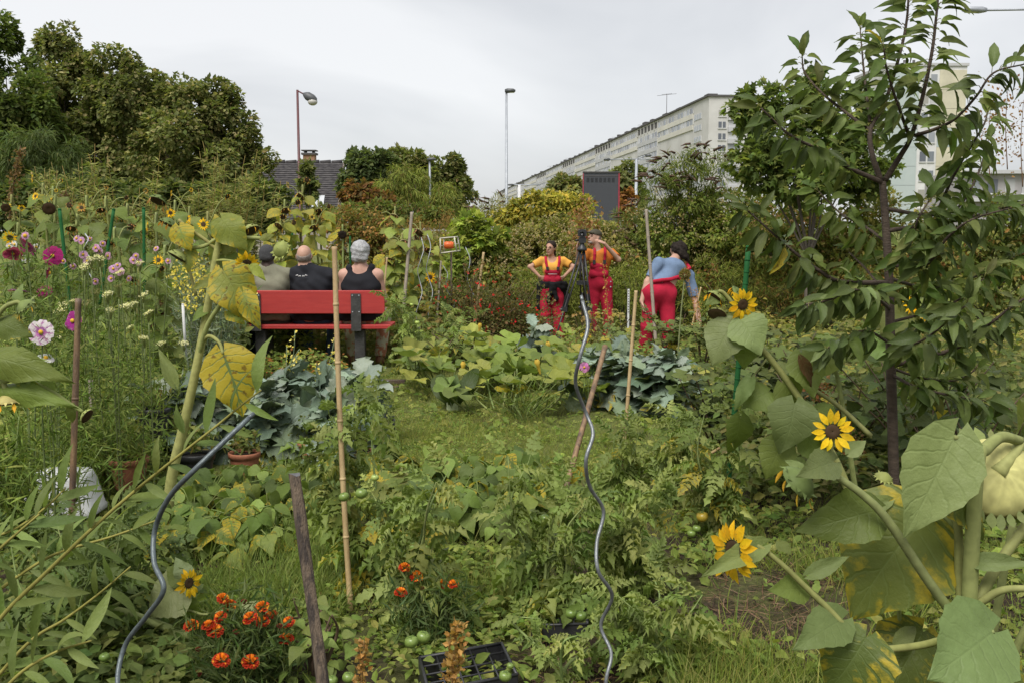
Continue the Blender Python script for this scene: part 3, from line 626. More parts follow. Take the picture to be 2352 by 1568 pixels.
# ------------------------------------------------------------------ shrubs and climbers on the bank
OLV = [(.115, .135, .036), (.175, .185, .05), (.24, .22, .075), (.09, .10, .03)]
YGR = [(.29, .265, .05), (.20, .21, .05), (.36, .31, .07), (.13, .155, .04)]
GRN = [(.08, .115, .03), (.12, .16, .04), (.185, .215, .055)]
DGR = [(.075, .105, .03), (.11, .14, .04), (.16, .175, .055)]
RUS = [(.21, .12, .045), (.15, .14, .045), (.27, .165, .07), (.12, .13, .04)]
SD = (.30, .26, .165)                         # clematis seed heads
def shrub(label, lst, y, n, size, pal, T=T_OVAL, wts=None, heads=0, spikes=0, name='shrub', group='shrubs on the bank', bu=None, headcol=SD, trunk=.035, **k):
    t = tree(name, label, lst, y, n, size, pal, T, wts, group, trunk, bu, 'shrub', crown_name='foliage', **k)
    lb = lobes(lst, y)
    if heads:
        mb = MB(); N = heads; q = RNG.integers(0, len(lb), N)
        C = np.array([tuple(b[0]) for b in lb])[q]; Rr = np.array([b[1] for b in lb])[q]; u = norm(RNG.normal(size=(N, 3)) + np.array([0, -.8, .4]))
        pos = C + u * Rr * RNG.uniform(.95, 1.1, (N, 1))
        pos = np.repeat(pos, 5, axis=0) + RNG.normal(0, .035, (N * 5, 3))
        scatter(mb, T_DIA, pos, norm(RNG.normal(size=(N * 5, 3))), norm(RNG.normal(size=(N * 5, 3))), .05 * y / 18, cols(N * 5, [headcol, tuple(c * .8 for c in headcol)]))
        mb.build('seed_heads', LA, t, smooth=False)['kind'] = 'stuff'
    if spikes:
        mb = MB()
        for _ in range(spikes):
            c, r = random.choice(lb); u = Vector((random.uniform(-1, 1), random.uniform(-1, .2), random.uniform(.2, 1))).normalized()
            p = c + Vector((u.x * r[0], u.y * r[1], u.z * r[2])) * 1.02; d = Vector((u.x * 1.2 + random.uniform(-.5, .5), u.y * .5, random.uniform(-.1, .6))).normalized(); ln = random.uniform(.12, .24)
            mb.tube([p, p + d * ln * .5, p + d * ln + Vector((0, 0, -.03))], [.022, .018, .004], 5, jit((.085, .055, .035)))
        mb.build('flower_spikes', LS, t)['kind'] = 'stuff'
    return t
shrub('yellow green shrub left of the charcoal panel against the sky', [(1240, 475, 62, 35, 0), (1290, 490, 60, 45, 0), (1200, 500, 60, 45, .3), (1330, 500, 40, 50, -.2)], 20.5, 6500, .105, YGR, wts=(4, 3, 3, 2))
shrub('olive shrub with dark dried flower plumes beside the tall grey lamp', [(1150, 490, 55, 36, 0), (1110, 510, 40, 40, 0), (1180, 530, 50, 45, 0)], 21.5, 4200, .11, OLV, T=T_LANC, spikes=26)
shrub('climber covered mound with pale seed heads behind the woman', [(1210, 575, 70, 52, 0), (1270, 545, 70, 45, .3), (1170, 600, 50, 50, 0)], 18.6, 6000, .085, OLV, wts=(3, 4, 3, 2), heads=330)
shrub('climber covered mound with pale seed heads behind the tripod', [(1340, 560, 60, 42, 0), (1390, 560, 50, 40, 0), (1310, 600, 60, 50, -.5), (1400, 610, 60, 50, -.6)], 18.2, 6000, .085, OLV, wts=(3, 3, 4, 2), heads=380)
shrub('young lime green maple sapling left of the climber mound', [(1072, 515, 34, 26, 0), (1095, 555, 60, 36, 0), (1120, 600, 50, 40, .2), (1055, 600, 50, 40, 0)], 17.8, 1300, .16, [(.20, .26, .06), (.26, .31, .075), (.14, .20, .05)], T=T_MAPL, name='maple_sapling', sub=14)
shrub('russet seeding shrub behind the wire cage', [(990, 530, 60, 38, 0), (1040, 530, 50, 36, .4), (940, 545, 60, 36, 0), (1000, 585, 70, 45, -.5)], 20.5, 6000, .085, RUS, wts=(4, 3, 3, 3), T=T_LANC)
shrub('russet and green scrub behind the bald man', [(850, 520, 60, 36, 0), (790, 515, 50, 34, 0), (890, 560, 60, 45, -.3), (820, 570, 60, 45, -.3)], 20, 6000, .085, RUS, wts=(3, 4, 2, 4))
shrub('dark green scrub under the rounded trees', [(760, 495, 50, 26, 0), (850, 488, 60, 24, 0), (930, 492, 60, 24, 0), (1010, 500, 50, 24, 0)], 27, 6500, .13, DGR + [(.14, .09, .04)], wts=(4, 4, 2, 2))
shrub('dense dark shrub with brown plumes right of the man in the cap', [(1460, 520, 50, 45, 0), (1500, 490, 50, 45, .2), (1480, 570, 70, 55, -.3), (1440, 580, 40, 45, -.3)], 18.4, 6000, .10, DGR, wts=(3, 4, 2), T=T_LANC, spikes=40, heads=80)
shrub('tall butterfly bush with brown flower spikes against the apartment block', [(1560, 390, 55, 40, 0), (1600, 360, 40, 30, 0), (1520, 430, 50, 40, 0), (1640, 400, 50, 45, .2), (1585, 445, 70, 40, 0)], 17.5, 3600, .13, GRN, T=T_LANC, spikes=70, wts=(4, 4, 2), sub=16)
shrub('green climber mass below the butterfly bush', [(1580, 490, 80, 45, 0), (1660, 480, 70, 50, .2), (1540, 540, 70, 50, -.2), (1640, 550, 80, 55, -.3), (1720, 520, 70, 60, 0)], 17.8, 8500, .085, GRN, heads=220, wts=(3, 4, 3))
shrub('leafy hedge mass left of the cherry trunk with beige umbels', [(1790, 500, 80, 50, 0), (1770, 570, 90, 60, -.3), (1860, 520, 80, 60, .2), (1880, 590, 80, 60, -.2)], 17.2, 8000, .085, GRN + [(.2, .19, .06)], heads=160, headcol=(.34, .22, .13))
shrub('leafy bank growth behind the cherry trunk', [(1960, 540, 90, 70, 0), (2060, 530, 90, 70, 0), (1980, 630, 90, 60, -.4), (2090, 620, 90, 60, -.4)], 16.6, 7000, .09, OLV + RUS[:1], wts=(3, 3, 3, 2, 1))
shrub('leafy bank growth at the right edge behind the cherry', [(2180, 560, 90, 80, 0), (2280, 540, 90, 80, 0), (2380, 560, 80, 90, 0), (2200, 650, 90, 60, -.4), (2320, 660, 90, 60, -.4)], 16.2, 7500, .095, DGR + RUS[:2], wts=(4, 4, 2, 1, 1))
shrub('continuous loose yellow green growth along the crest of the bank', [(1080 + 90 * k, 560 + 25 * math.sin(k * 1.7), 75, 42, .2 * math.cos(k)) for k in range(9)], 19.6, 15000, .085, YGR + OLV, wts=(2, 3, 1, 3, 3, 4, 2, 2), heads=300, sub=40)
shrub('loose olive growth on the bank face behind the three people in red', [(1150 + 95 * k, 630 + 20 * math.sin(k * 2.1), 75, 45, .2 * math.cos(k)) for k in range(7)], 17.6, 12000, .085, OLV + GRN + RUS[:1], heads=350, sub=40)
JUN = [(.15, .18, .045), (.20, .235, .06), (.11, .14, .04)]
for lab, ls in (('feathery low ground shrub between the woman and the man in the cap', [(1300, 680, 70, 45, 0), (1250, 650, 60, 40, .2)]),
                ('feathery low ground shrub between the man in the cap and the stooping man', [(1440, 660, 60, 50, 0), (1420, 710, 70, 45, -.2), (1480, 640, 50, 45, .2)]),
                ('feathery low ground shrub right of the stooping man', [(1640, 640, 70, 45, 0), (1660, 690, 80, 45, -.3), (1720, 650, 60, 50, 0)]),
                ('brownish low scrub at the foot of the bank by the green stake', [(1790, 660, 80, 45, 0), (1850, 680, 80, 45, -.2), (1760, 710, 80, 40, -.3)]),
                ('low scrub at the foot of the bank behind the cherry trunk', [(1960, 700, 90, 45, 0), (2060, 710, 90, 45, 0)]),
                ('low dark scrub at the foot of the bank at the right edge', [(2190, 720, 90, 50, 0), (2310, 730, 90, 50, 0)])):
    shrub(lab, ls, 16.4, 4200, .10, JUN + (RUS if 'brown' in lab else []), T=T_LANC, group='low shrubs at the foot of the bank', droop=.1)
# ------------------------------------------------------------------ stakes, canes and spirals
CANE = mat('tan_bamboo', (.46, .34, .17), (.34, .23, .11), .5, 5, .3, 60, stretch=(6, 6, 1)); CAND = mat('brown_bamboo', (.075, .046, .03), (.27, .165, .08), .5, 4, .4, 60, stretch=(6, 6, 1))
CANG = mat('grey_bamboo', (.30, .25, .19), (.20, .165, .13), .7, 7, .4, 60, stretch=(6, 6, 1)); GREENP = mat('green_plastic', (.016, .085, .026), (.022, .11, .034), .6, 9, spec=.1)
WOODG = mat('weathered_wood', (.17, .125, .085), (.055, .042, .034), .9, 7, .9, 40, stretch=(9, 9, .9), lo=.42, hi=.58); STEEL = mat('dull_steel', (.22, .235, .24), (.15, .16, .165), .4, 30, .15, metal=.5)
STEELD = mat('dark_steel', (.11, .135, .14), (.075, .09, .095), .42, 30, .2, metal=.3); STEELB = mat('bright_steel', (.46, .48, .50), None, .35, 9, metal=.3)
def bamboo(label, p0, p1, r, m=None, gap=.28, group='bamboo stakes', name='bamboo_stake', bend=0., taper=.9, nodes=True):
    p0, p1 = Vector(p0), Vector(p1); ln = (p1 - p0).length; ax = (p1 - p0).normalized(); t = thing(name, label, 'stake', p0, group)
    n = max(2, round(ln / gap)); pts = []; rad = []; side = ax.cross(Vector((0, 1, 0))).normalized() * bend
    for k in range(n):
        for q, e in ((.0, 1.), (.06, .93), (.5, .9), (.94, .93)):
            f = (k + q) / n; pts.append(p0.lerp(p1, f) + side * math.sin(math.pi * f)); rad.append(r * e * (1 - (1 - taper) * f))
    pts.append(p1); rad.append(r * taper)
    MB().tube(pts, rad, 10).build('cane', m or CANE, t)
    if nodes:
        for k in range(1, n):
            f = k / n; c = p0.lerp(p1, f) + side * math.sin(math.pi * f); rr = r * (1 - (1 - taper) * f)
            MB().tube([c - ax * .006, c - ax * .002, c + ax * .002, c + ax * .006], [rr * .97, rr * 1.1, rr * 1.1, rr * .97], 10).build('node_ring', m or CANE, t)
    return t
def gfoot(p, d=.05): return Vector((p.x, p.y, gz(p.x, p.y) - d))
bamboo('tall tan bamboo pole leaning in front of the red bench', P(812, 1500, 3.75), P(768, 567, 3.95), .0125, CANE, .22, bend=.01)
bamboo('thick dark brown bamboo stake beside the white tub', P(152, 1600, 3.6), P(180, 686, 3.75), .014, CAND, .34)
bamboo('thin light bamboo cane standing right of the leaning brown cane', P(1424, 1150, 5.3), P(1461, 668, 5.5), .0115, CANE, .2)
bamboo('split brown cane leaning over the squash patch', P(1300, 1120, 4.9), P(1390, 795, 5.6), .016, CAND, .5, taper=1.)
bamboo('tall grey bamboo pole beside the stooping man', P(1507, 800, 10.8), P(1484, 482, 11.2), .021, CANG, .34)
bamboo('grey cane leaning among the withered sunflowers right of the bench', P(926, 720, 11.6), P(946, 488, 11.9), .022, CANG, .6, nodes=False)
bamboo('orange bamboo cane in front of the red flowered salvia', P(1086, 760, 12.5), P(1111, 580, 12.7), .019, CANE, .5, nodes=False)
bamboo('thin grey stick below the wire cage', P(1003, 740, 12.2), P(1013, 600, 12.4), .014, CANG, .5, nodes=False)
bamboo('short tan cane between the bench end and the spirals', P(879, 700, 11.4), P(889, 592, 11.5), .012, CANE, .4, nodes=False)
bamboo('thin wooden stick standing behind the dark brown bamboo stake', P(214, 1010, 5.6), P(208, 872, 5.7), .016, CANG, .6, nodes=False)
bamboo('dry cane lying slanted above the tomatoes at right', P(1575, 1075, 5.9), P(1680, 1012, 6.4), .011, CANE, .4, nodes=False)
bamboo('pale cane leaning beside the stooping man', P(1582, 780, 11.9), P(1610, 660, 12.), .011, CANE, .6, nodes=False)
for lab, a, b, y, m in (('green plastic stake leaning at the mid right sunflower', (1664, 1215), (1719, 570), 4.75, GREENP),
                        ('green topped stake right of the dark cosmos', (164, 730), (137, 483), 7.8, GREENP), ('green stake leaning left among the bed sunflowers', (229, 700), (261, 483), 8.2, GREENP), ('upright green stake left of the large sunflower', (332, 690), (330, 480), 8.6, GREENP),
                        ('green stake behind the bald man', (805, 620), (804, 545), 13, GREENP), ('green stake behind the man in olive', (671, 580), (671, 520), 13, GREENP)):
    p0, p1 = P(*a, y), P(*b, y + .05); t = thing('garden_stake', lab, 'stake', p0, 'green garden stakes')
    r = .013 if y < 6 else .014; rr = []
    pts = [p0.lerp(p1, k / 12) for k in range(13)]
    MB().tube(pts, r, 8).build('rod', m, t); MB().tube([p1, p1 + (p1 - p0).normalized() * .012], [r * 1.15, r * .9], 8).build('cap', m, t)
    if y < 6:
        for k in range(1, 24): c = p0.lerp(p1, k / 24); ax = (p1 - p0).normalized(); MB().tube([c - ax * .003, c + ax * .003], r * 1.12, 8).build('rib', m, t)
p0, p1 = P(427, 818, 6.4), P(420, 700, 6.4); t = thing('garden_stake', 'thin white stick standing left of the seeding kale', 'stake', p0); MB().tube([p0, p1], .009, 7).build('rod', mat('white_painted_wood', (.6, .6, .58), None, .6, 9), t); MB().tube([p1, p1 + Vector((0, 0, .008))], [.009, .006], 7).build('cap', mat('white_painted_wood', (.6, .6, .58)), t)
def woodstake():
    a, b = P(757, 1680, 2.35), P(676, 1090, 2.5); t = thing('wooden_stake', 'weathered grey brown wooden stake standing in the foreground', 'stake', a)
    m = MB(); pts = [a.lerp(b, k / 16) for k in range(17)]; n = 9; V = []
    ax = (b - a).normalized(); x = ax.cross(Vector((0, 1, 0))).normalized(); y = ax.cross(x)
    for i, p in enumerate(pts):
        for j in range(n):
            r = .0155 * (1 + .09 * math.sin(j * 2.3 + i * .7) + random.uniform(-.04, .04)); th = 2 * math.pi * j / n
            V.append(tuple(p + x * (r * math.cos(th)) + y * (r * .8 * math.sin(th)) + ax * (.006 * math.sin(th * 2) if i == 16 else 0)))
    m.add(V, [(i * n + j, i * n + (j + 1) % n, i * n + n + (j + 1) % n, i * n + n + j) for i in range(16) for j in range(n)]); m.build('shaft', WOODG, t)
    m = MB(); m.add([V[16 * n + j] for j in range(n)], [tuple(range(n))]); m.build('cut_top', mat('grey_end_grain', (.12, .12, .125), (.08, .08, .085), .9, 60), t, smooth=False)
woodstake()
def spiral(label, pts, y, r, m, depth=.03, n=10, group='spiral tomato stakes'):
    q = [P(u, v, y + depth * math.cos(i * math.pi / 2)) for i, (u, v) in enumerate(pts)]; path = bez(q, n)
    t = thing('spiral_stake', label, 'spiral stake', path[-1], group)
    MB().tube(path, r, 8).build('rod', m, t); MB().tube([path[0], path[0] + (path[0] - path[1]).normalized() * .012], [r * 1.02, r * .8], 8).build('tip', m, t)
spiral('dark grey spiral rod curving up in the left foreground', [(571, 960), (520, 1008), (445, 1080), (388, 1142), (356, 1215), (354, 1290), (376, 1352), (338, 1412), (288, 1480), (270, 1568), (290, 1650), (275, 1740)], 1.5, .0041, STEELD)
spiral('shiny steel spiral rod winding up through the tomatoes', [(1338, 692), (1350, 750), (1332, 820), (1322, 880), (1345, 945), (1362, 995), (1346, 1055), (1354, 1115), (1386, 1172), (1371, 1245), (1374, 1310), (1406, 1368), (1380, 1435), (1404, 1500), (1392, 1570), (1410, 1660)], 1.9, .0037, STEEL, .025)
for lab, u, v0, v1, y, dx in (('bright wavy spiral rod furthest left behind the bench end', 968, 548, 770, 11.3, -8), ('bright wavy spiral rod second from the bench end', 982, 540, 775, 11.9, 10), ('bright spiral rod under the wire cage', 1018, 612, 760, 12.6, 35), ('bright spiral rod beside the orange cane', 1070, 570, 790, 12.9, 30), ('short bright spiral rod among the pale cosmos at left', 196, 538, 640, 7., 10)):
    n = 9; spiral(lab, [(u + dx * k / n + 6 * math.sin(k * 1.57), v0 + (v1 - v0) * k / n) for k in range(n + 1)], y, .0048 if y > 9 else .004, STEELB, .03, 5, 'bright spiral rods')
def cage():
    y = 12.4; c = [P(u, v, y) for u, v in ((1011, 548), (1043, 545), (1049, 577), (1012, 582))]; off = Vector((.03, .22, .0)); t = thing('wire_cage', 'square pale wire cage holding an orange ball on a thin post', 'cage', Vector((P(1033, 640, y).x, y, gz(1, y))))
    m = MB(); WR = mat('pale_wire', (.55, .52, .42), None, .5, 9)
    for k in range(4): a, b = c[k], c[(k + 1) % 4]; m.tube([a, b], .009, 5); m.tube([a + off, b + off], .009, 5); m.tube([a, a + off], .009, 5); m.tube([a.lerp(b, .5), a.lerp(b, .5) + off], .006, 5)
    m.build('frame', WR, t)
    b = Vector(c[2]).lerp(c[3], .45) + off * .5; MB().tube([b, Vector((b.x, b.y, gz(b.x, b.y) - .1))], .012, 6).build('post', WOODG, t)
    o = P(1027, 564, y) + off * .5; t2 = thing('orange_float', 'orange plastic barrel shaped ball inside the wire cage', 'ball', o - Vector((0, 0, .06)))
    OR = mat('orange_plastic', (.80, .16, .03), (.72, .13, .025), .4, 8); m = MB(); m.lathe([(.001, -.06), (.036, -.058), (.044, -.04), (.046, 0), (.044, .04), (.036, .058), (.001, .06)], o, 14, axis=(1, 0, 0)); m.build('shell', OR, t2)
    for dx in (-.035, .03): MB().lathe([(.0445, -.006), (.048, -.003), (.048, .003), (.0445, .006)], o + Vector((dx, 0, 0)), 14, axis=(1, 0, 0)).build('ridge', OR, t2)
cage()
# ------------------------------------------------------------------ sunflowers
SG = (.15, .20, .085); SG2 = (.12, .165, .045); PALE = (.27, .30, .11); STM = (.22, .24, .085); YEL = (.78, .47, .015)  # SG is a greyer green with sunlit leaf tops put into the colour
PETM = [leaf('ray_petal', wlance(.17), 4, 2, .25, .1 + .25 * i, m=PET, seed=i + 30) for i in range(2)]
T_PET = tm([(0, 0, 0), (-.17, .45, .05), (0, .45, 0), (.17, .45, .05), (0, 1, -.1)], [(0, 2, 1), (0, 3, 2), (1, 2, 4), (2, 3, 4)])
def head(t, pos, d, dia, state='open', np_=17, sep=False, disc=(.05, .03, .014), back=(.12, .16, .05), pcol=YEL):
    pos = Vector(pos); d = Vector(d).normalized(); r = dia * (.185 if state == 'open' else .42); m = MB()
    m.lathe([(.001, -r * .75), (r * .25, -r * .7), (r * .7, -r * .42), (r, -r * .1), (r * .98, .02 * dia)], pos, 14, back, axis=d)
    m.lathe([(r * .98, .0 * dia), (r * .8, r * .10), (r * .4, r * .14), (.001, r * .05)], pos, 14, disc, axis=d)
    q = Vector((0, 0, 1)).rotation_difference(d); N = 15; V = []; Fc = []
    for k in range(N):                           # green bracts round the rim
        th = 2 * math.pi * (k + random.uniform(-.2, .2)) / N; o = q @ Vector((math.cos(th), math.sin(th), 0)); tn = q @ Vector((-math.sin(th), math.cos(th), 0)); ln = r * random.uniform(.45, .8) * (1 if state == 'open' else .5)
        b = len(V); V += [tuple(pos + o * r * .85 - d * r * .2 - tn * r * .2), tuple(pos + o * r * .85 - d * r * .2 + tn * r * .2), tuple(pos + o * (r * .9 + ln) + d * r * (.15 if state == 'open' else random.uniform(-.5, .3)))]; Fc.append((b, b + 1, b + 2))
    m.add(V, Fc, tuple(c * 1.15 for c in back)); h = m.build('flower_head', LS, t)
    if state in ('open', 'droop'):
        n = np_ if state == 'open' else max(5, np_ // 2); lst = []
        for k in range(n):
            th = 2 * math.pi * (k + random.uniform(-.3, .3)) / n; o = q @ Vector((math.cos(th), math.sin(th), 0))
            dd = o + d * random.uniform(.05, .35) if state == 'open' else o * .5 + d * .4 + Vector((0, 0, -.9))
            ln = dia * (.36 if state == 'open' else .34) * random.uniform(.8, 1.1); lst.append((pos + o * r * .92 + d * .01 * dia, dd + rv(.08), ln))
        pc = pcol if state == 'open' else (pcol[0] * .85, pcol[1] * .75, pcol[2])
        if sep:
            for p, dd, ln in lst: put(random.choice(PETM), 'petal', t, p, dd, d, ln, jit(pc, .12), 0, 1.25 if state == 'open' else .8)
        else:
            mb = MB(); scatter(mb, T_PET, np.array([tuple(a[0]) for a in lst]), np.array([tuple(a[1]) for a in lst]), np.tile(np.array(d), (len(lst), 1)), np.array([a[2] for a in lst]) * 1.05, cols(len(lst), [pc], j=.1)); mb.build('petals', LA, t)['kind'] = 'stuff'
    return h
def toward(p, k=.6, s=0.): return Vector((random.gauss(s, .15), -1, k))
def lf(t, a, b, me=None, col=SG, yel=0., sx=1., up=None):     # leaf between two measured points (u, v, distance)
    a, b = P(*a), P(*b); return put(me or random.choice(SUNF), 'leaf', t, a, b - a, up or toward(a), (b - a).length * 1.06, jit(col, .1), yel, sx)
def stems(t, paths, col=STM, name='stem', n=8):
    for pts, r0, r1 in paths:
        q = bez([P(*p) if not isinstance(p, Vector) else p for p in pts], 6); MB().tube(q, np.linspace(r0, r1, len(q)), n, jit(col, .06)).build(name, LS, t)
def hero_right():
    y = 2.0; t = thing('sunflower', 'large branching sunflower filling the bottom right corner with huge drooping head', 'sunflower', P(2215, 1760, y))
    stems(t, [([(2213, 1760, y), (2222, 1480, y), (2232, 1260, y), (2246, 1060, y), (2262, 1032, y + .02), (2300, 1003, y + .06), (2345, 1012, y + .10)], .019, .0105)])
    stems(t, [([(2225, 1460, y), (2130, 1330, y - .02), (2036, 1190, y - .04), (1975, 1130, y - .04), (1912, 1083, y - .04), (1908, 1040, y - .04), (1911, 1005, y - .04)], .011, .0045),
              ([(2215, 1440, y), (2204, 1330, y + .03), (2199, 1200, y + .05), (2170, 1140, y + .08)], .012, .008),
              ([(2215, 1450, y), (2120, 1480, y - .05), (1999, 1491, y - .08), (1974, 1474, y - .08), (1905, 1400, y - .08), (1850, 1347, y - .08), (1790, 1290, y - .08), (1735, 1250, y - .08), (1712, 1256, y - .08)], .0085, .0045),
              ([(2238, 1395, y), (2290, 1300, y + .03), (2360, 1200, y + .06), (2420, 1120, y + .06)], .0135, .009), ([(2240, 1390, y), (2300, 1355, y - .03), (2370, 1350, y - .06)], .009, .007),
              ([(2086, 1620, y + .12), (2072, 1480, y + .12), (2061, 1363, y + .12)], .0055, .0045), ([(1918, 1087, y - .04), (1880, 1070, y - .03), (1862, 1075, y - .02), (1848, 1090, y - .02)], .0045, .004),
              ([(2244, 1075, y), (2225, 1020, y - .03), (2192, 1003, y - .05)], .006, .005), ([(2200, 1215, y + .05), (2160, 1180, y + .07), (2120, 1178, y + .08)], .006, .004), ([(2225, 1480, y), (2260, 1455, y - .04), (2284, 1449, y - .05)], .006, .004),
              ([(2300, 1640, y + .2), (2330, 1500, y + .2), (2380, 1400, y + .2)], .011, .009), ([(2250, 1640, y + .3), (2290, 1400, y + .3), (2330, 1180, y + .3)], .012, .008)], name='branch')
    h = P(2288, 1092, y + .08); d = Vector((.12, .8, -.5)).normalized(); q = Vector((0, 0, 1)).rotation_difference(d); V = []; n = 36; pr = [(.001, -.036), (.25, -.034), (.55, -.026), (.8, -.014), (.97, .002), (1.02, .014), (.96, .024), (.5, .03), (.02, .024)]; rr = random.Random(8); rib = [rr.uniform(-1, 1) for _ in range(n)]; C = []
    for k, (f, z) in enumerate(pr):
        for j in range(n):
            w = 1 + .05 * rib[j] * f; th = 2 * math.pi * j / n; V.append(tuple(h + q @ Vector((.088 * f * w * math.cos(th), .088 * f * w * math.sin(th), z + .006 * rib[j] * f)))); g_ = rr.uniform(.85, 1.1); C.append((.46 * g_, .44 * g_, .17 * g_) if k < 5 else (.12, .08, .03))
    m = MB(); m.add(V, [(i * n + j, i * n + (j + 1) % n, i * n + n + (j + 1) % n, i * n + n + j) for i in range(len(pr) - 1) for j in range(n)], C); m.build('flower_head', LS, t)
    for k in range(26):
        th = 6.283 * (k + rr.uniform(-.3, .3)) / 26; o = q @ Vector((math.cos(th), math.sin(th), 0)); put(random.choice(PETM), 'bract', t, h + o * .082, o + d * rr.uniform(-.2, .5) + Vector((0, 0, -.4)), d, rr.uniform(.022, .045), jit((.24, .27, .09)), 0, 1.6)
    MB().tube([P(2345, 1012, y + .1), P(2330, 1040, y + .09), P(2292, 1085, y + .05)], [.0105, .0115, .017], 10, (.34, .35, .13)).build('neck', LS, t)
    head(t, P(1912, 990, y - .05), (-.05, -1, .2), .085, 'open', 14, True, pcol=(.85, .55, .015)); head(t, P(1684, 1264, y - .09), (-.85, -.5, .1), .125, 'open', 20, True)
    head(t, P(1832, 1108, y - .02), (-.6, .4, -.7), .095, 'droop', 14, True); head(t, P(2094, 1336, y + .11), (.4, .8, .2), .085, 'open', 15, True); head(t, P(2030, 1098, y + .0), (-.3, .3, -.9), .045, 'seed', back=(.24, .26, .08))
    D = (.10, .135, .04)
    for a, b, c, yl, sx in (((2192, 1004, y - .05), (2090, 1230, y - .1), SG, 0, .98), ((2120, 1180, y + .08), (1962, 1394, y - .02), D, .44, 1.25), ((2014, 1172, y), (1868, 1205, y - .06), D, .2, .8), ((1914, 1060, y - .05), (1845, 1084, y - .12), SG, 0, .9),
                            ((2180, 1136, y + .02), (2302, 1232, y - .02), D, .42, .7), ((2236, 1290, y), (2372, 1292, y - .06), SG, 0, .5), ((2282, 1450, y - .05), (2158, 1545, y - .16), SG, 0, 1.3), ((1990, 1462, y - .1), (1915, 1590, y - .15), D, .42, 1.4),
                            ((2120, 1450, y + .1), (2050, 1585, y + .02), D, .42, 1.3), ((2250, 1500, y + .08), (2370, 1600, y), D, .40, 1.2), ((1860, 1318, y - .06), (1952, 1275, y - .06), SG, 0, .55), ((1848, 1352, y - .06), (1776, 1350, y - .1), SG2, 0, 1.), ((1935, 1422, y - .08), (1836, 1478, y - .16), SG, 0, .9),
                            ((1748, 1254, y - .08), (1625, 1312, y - .16), SG, 0, .45), ((1790, 1243, y - .07), (1815, 1265, y - .1), SG2, 0, .9), ((1880, 1078, y), (1930, 1035, y + .05), SG2, 0, .7), ((2040, 1150, y + .1), (1960, 1180, y + .1), SG, 0, .6), ((2330, 1180, y + .2), (2400, 1100, y + .1), D, .3, 1.),
                            ((2330, 1000, y + .2), (2400, 940, y + .1), (.16, .2, .05), .25, 1.), ((2060, 1480, y + .05), (2110, 1430, y + .1), SG, 0, .6), ((1845, 1080, y), (1800, 1050, y + .05), SG, 0, .5)):
        lf(t, a, b, me=SUNF[0] if c is SG else None, col=c, yel=yl, sx=sx * .88)
hero_right()
def hero_mid():
    y = 4.3; t = thing('sunflower', 'sunflower with bright bloom tied to the leaning green stake', 'sunflower', P(1985, 1230, y))
    stems(t, [([(1990, 1235, y), (1930, 1080, y), (1868, 967, y), (1821, 892, y), (1765, 818, y), (1735, 787, y), (1700, 722, y), (1665, 676, y), (1650, 668, y)], .02, .007)])
    stems(t, [([(1970, 1160, y + .2), (1930, 900, y + .2), (1905, 800, y + .2)], .014, .008), ([(1735, 787, y), (1700, 755, y), (1684, 748, y)], .006, .005), ([(2000, 1000, y + .1), (1930, 935, y + .1), (1872, 895, y + .1)], .012, .008), ([(1765, 818, y), (1745, 845, y), (1725, 868, y)], .005, .004)], name='branch')
    head(t, P(1706, 700, y - .05), (.25, -1, -.1), .135, 'open', 18, True); head(t, P(1690, 680, y + .05), (-.8, .2, -.3), .11, 'droop', 14); head(t, P(1642, 686, y), (-.6, -.3, -.6), .10, 'droop', 9, back=(.22, .25, .08)); head(t, P(1647, 722, y), (-.3, -.6, -.7), .10, 'seed', back=(.2, .21, .07), disc=(.09, .06, .03)); head(t, P(1685, 775, y + .02), (0, .1, -1), .13, 'seed', back=(.3, .32, .12))
    for a, b, c, yl, sx in (((1684, 744, y - .03), (1630, 818, y - .12), SG, 0, 1.05), ((1702, 735, y - .05), (1756, 800, y - .15), SG, 0, 1.2), ((1715, 782, y), (1705, 840, y - .05), SG2, 0, 1.1), ((1825, 926, y - .05), (1815, 1035, y - .15), SG, 0, 1.05), ((1724, 868, y - .05), (1684, 942, y - .08), SG, 0, .45), ((1842, 812, y), (1882, 905, y - .08), SG2, .1, 1.), ((1765, 900, y), (1715, 925, y - .05), SG2, .1, 1.2), ((1800, 880, y), (1850, 950, y), SG2, 0, 1.),
                            ((1660, 676, y), (1625, 690, y - .05), SG2, .1, .8), ((1700, 960, y + .1), (1690, 1060, y + .1), SG2, 0, .6), ((1900, 800, y + .2), (1860, 860, y + .1), SG2, .1, 1.), ((1800, 1010, y), (1760, 1100, y - .05), SG2, .1, .9), ((1850, 1000, y), (1900, 1060, y), SG2, .1, 1.), ((1880, 940, y), (1945, 965, y), SG2, 0, .8), ((1950, 1040, y), (1990, 1010, y), SG, .1, .9)):
        lf(t, a, b, col=c, yel=yl, sx=sx)
    o = lf(t, (1842, 825, y - .04), (1882, 900, y - .06), col=(.07, .035, .018), yel=0, sx=.4); o.name = 'dead_leaf'; o['label'] = 'brown curled dead leaf'
hero_mid()
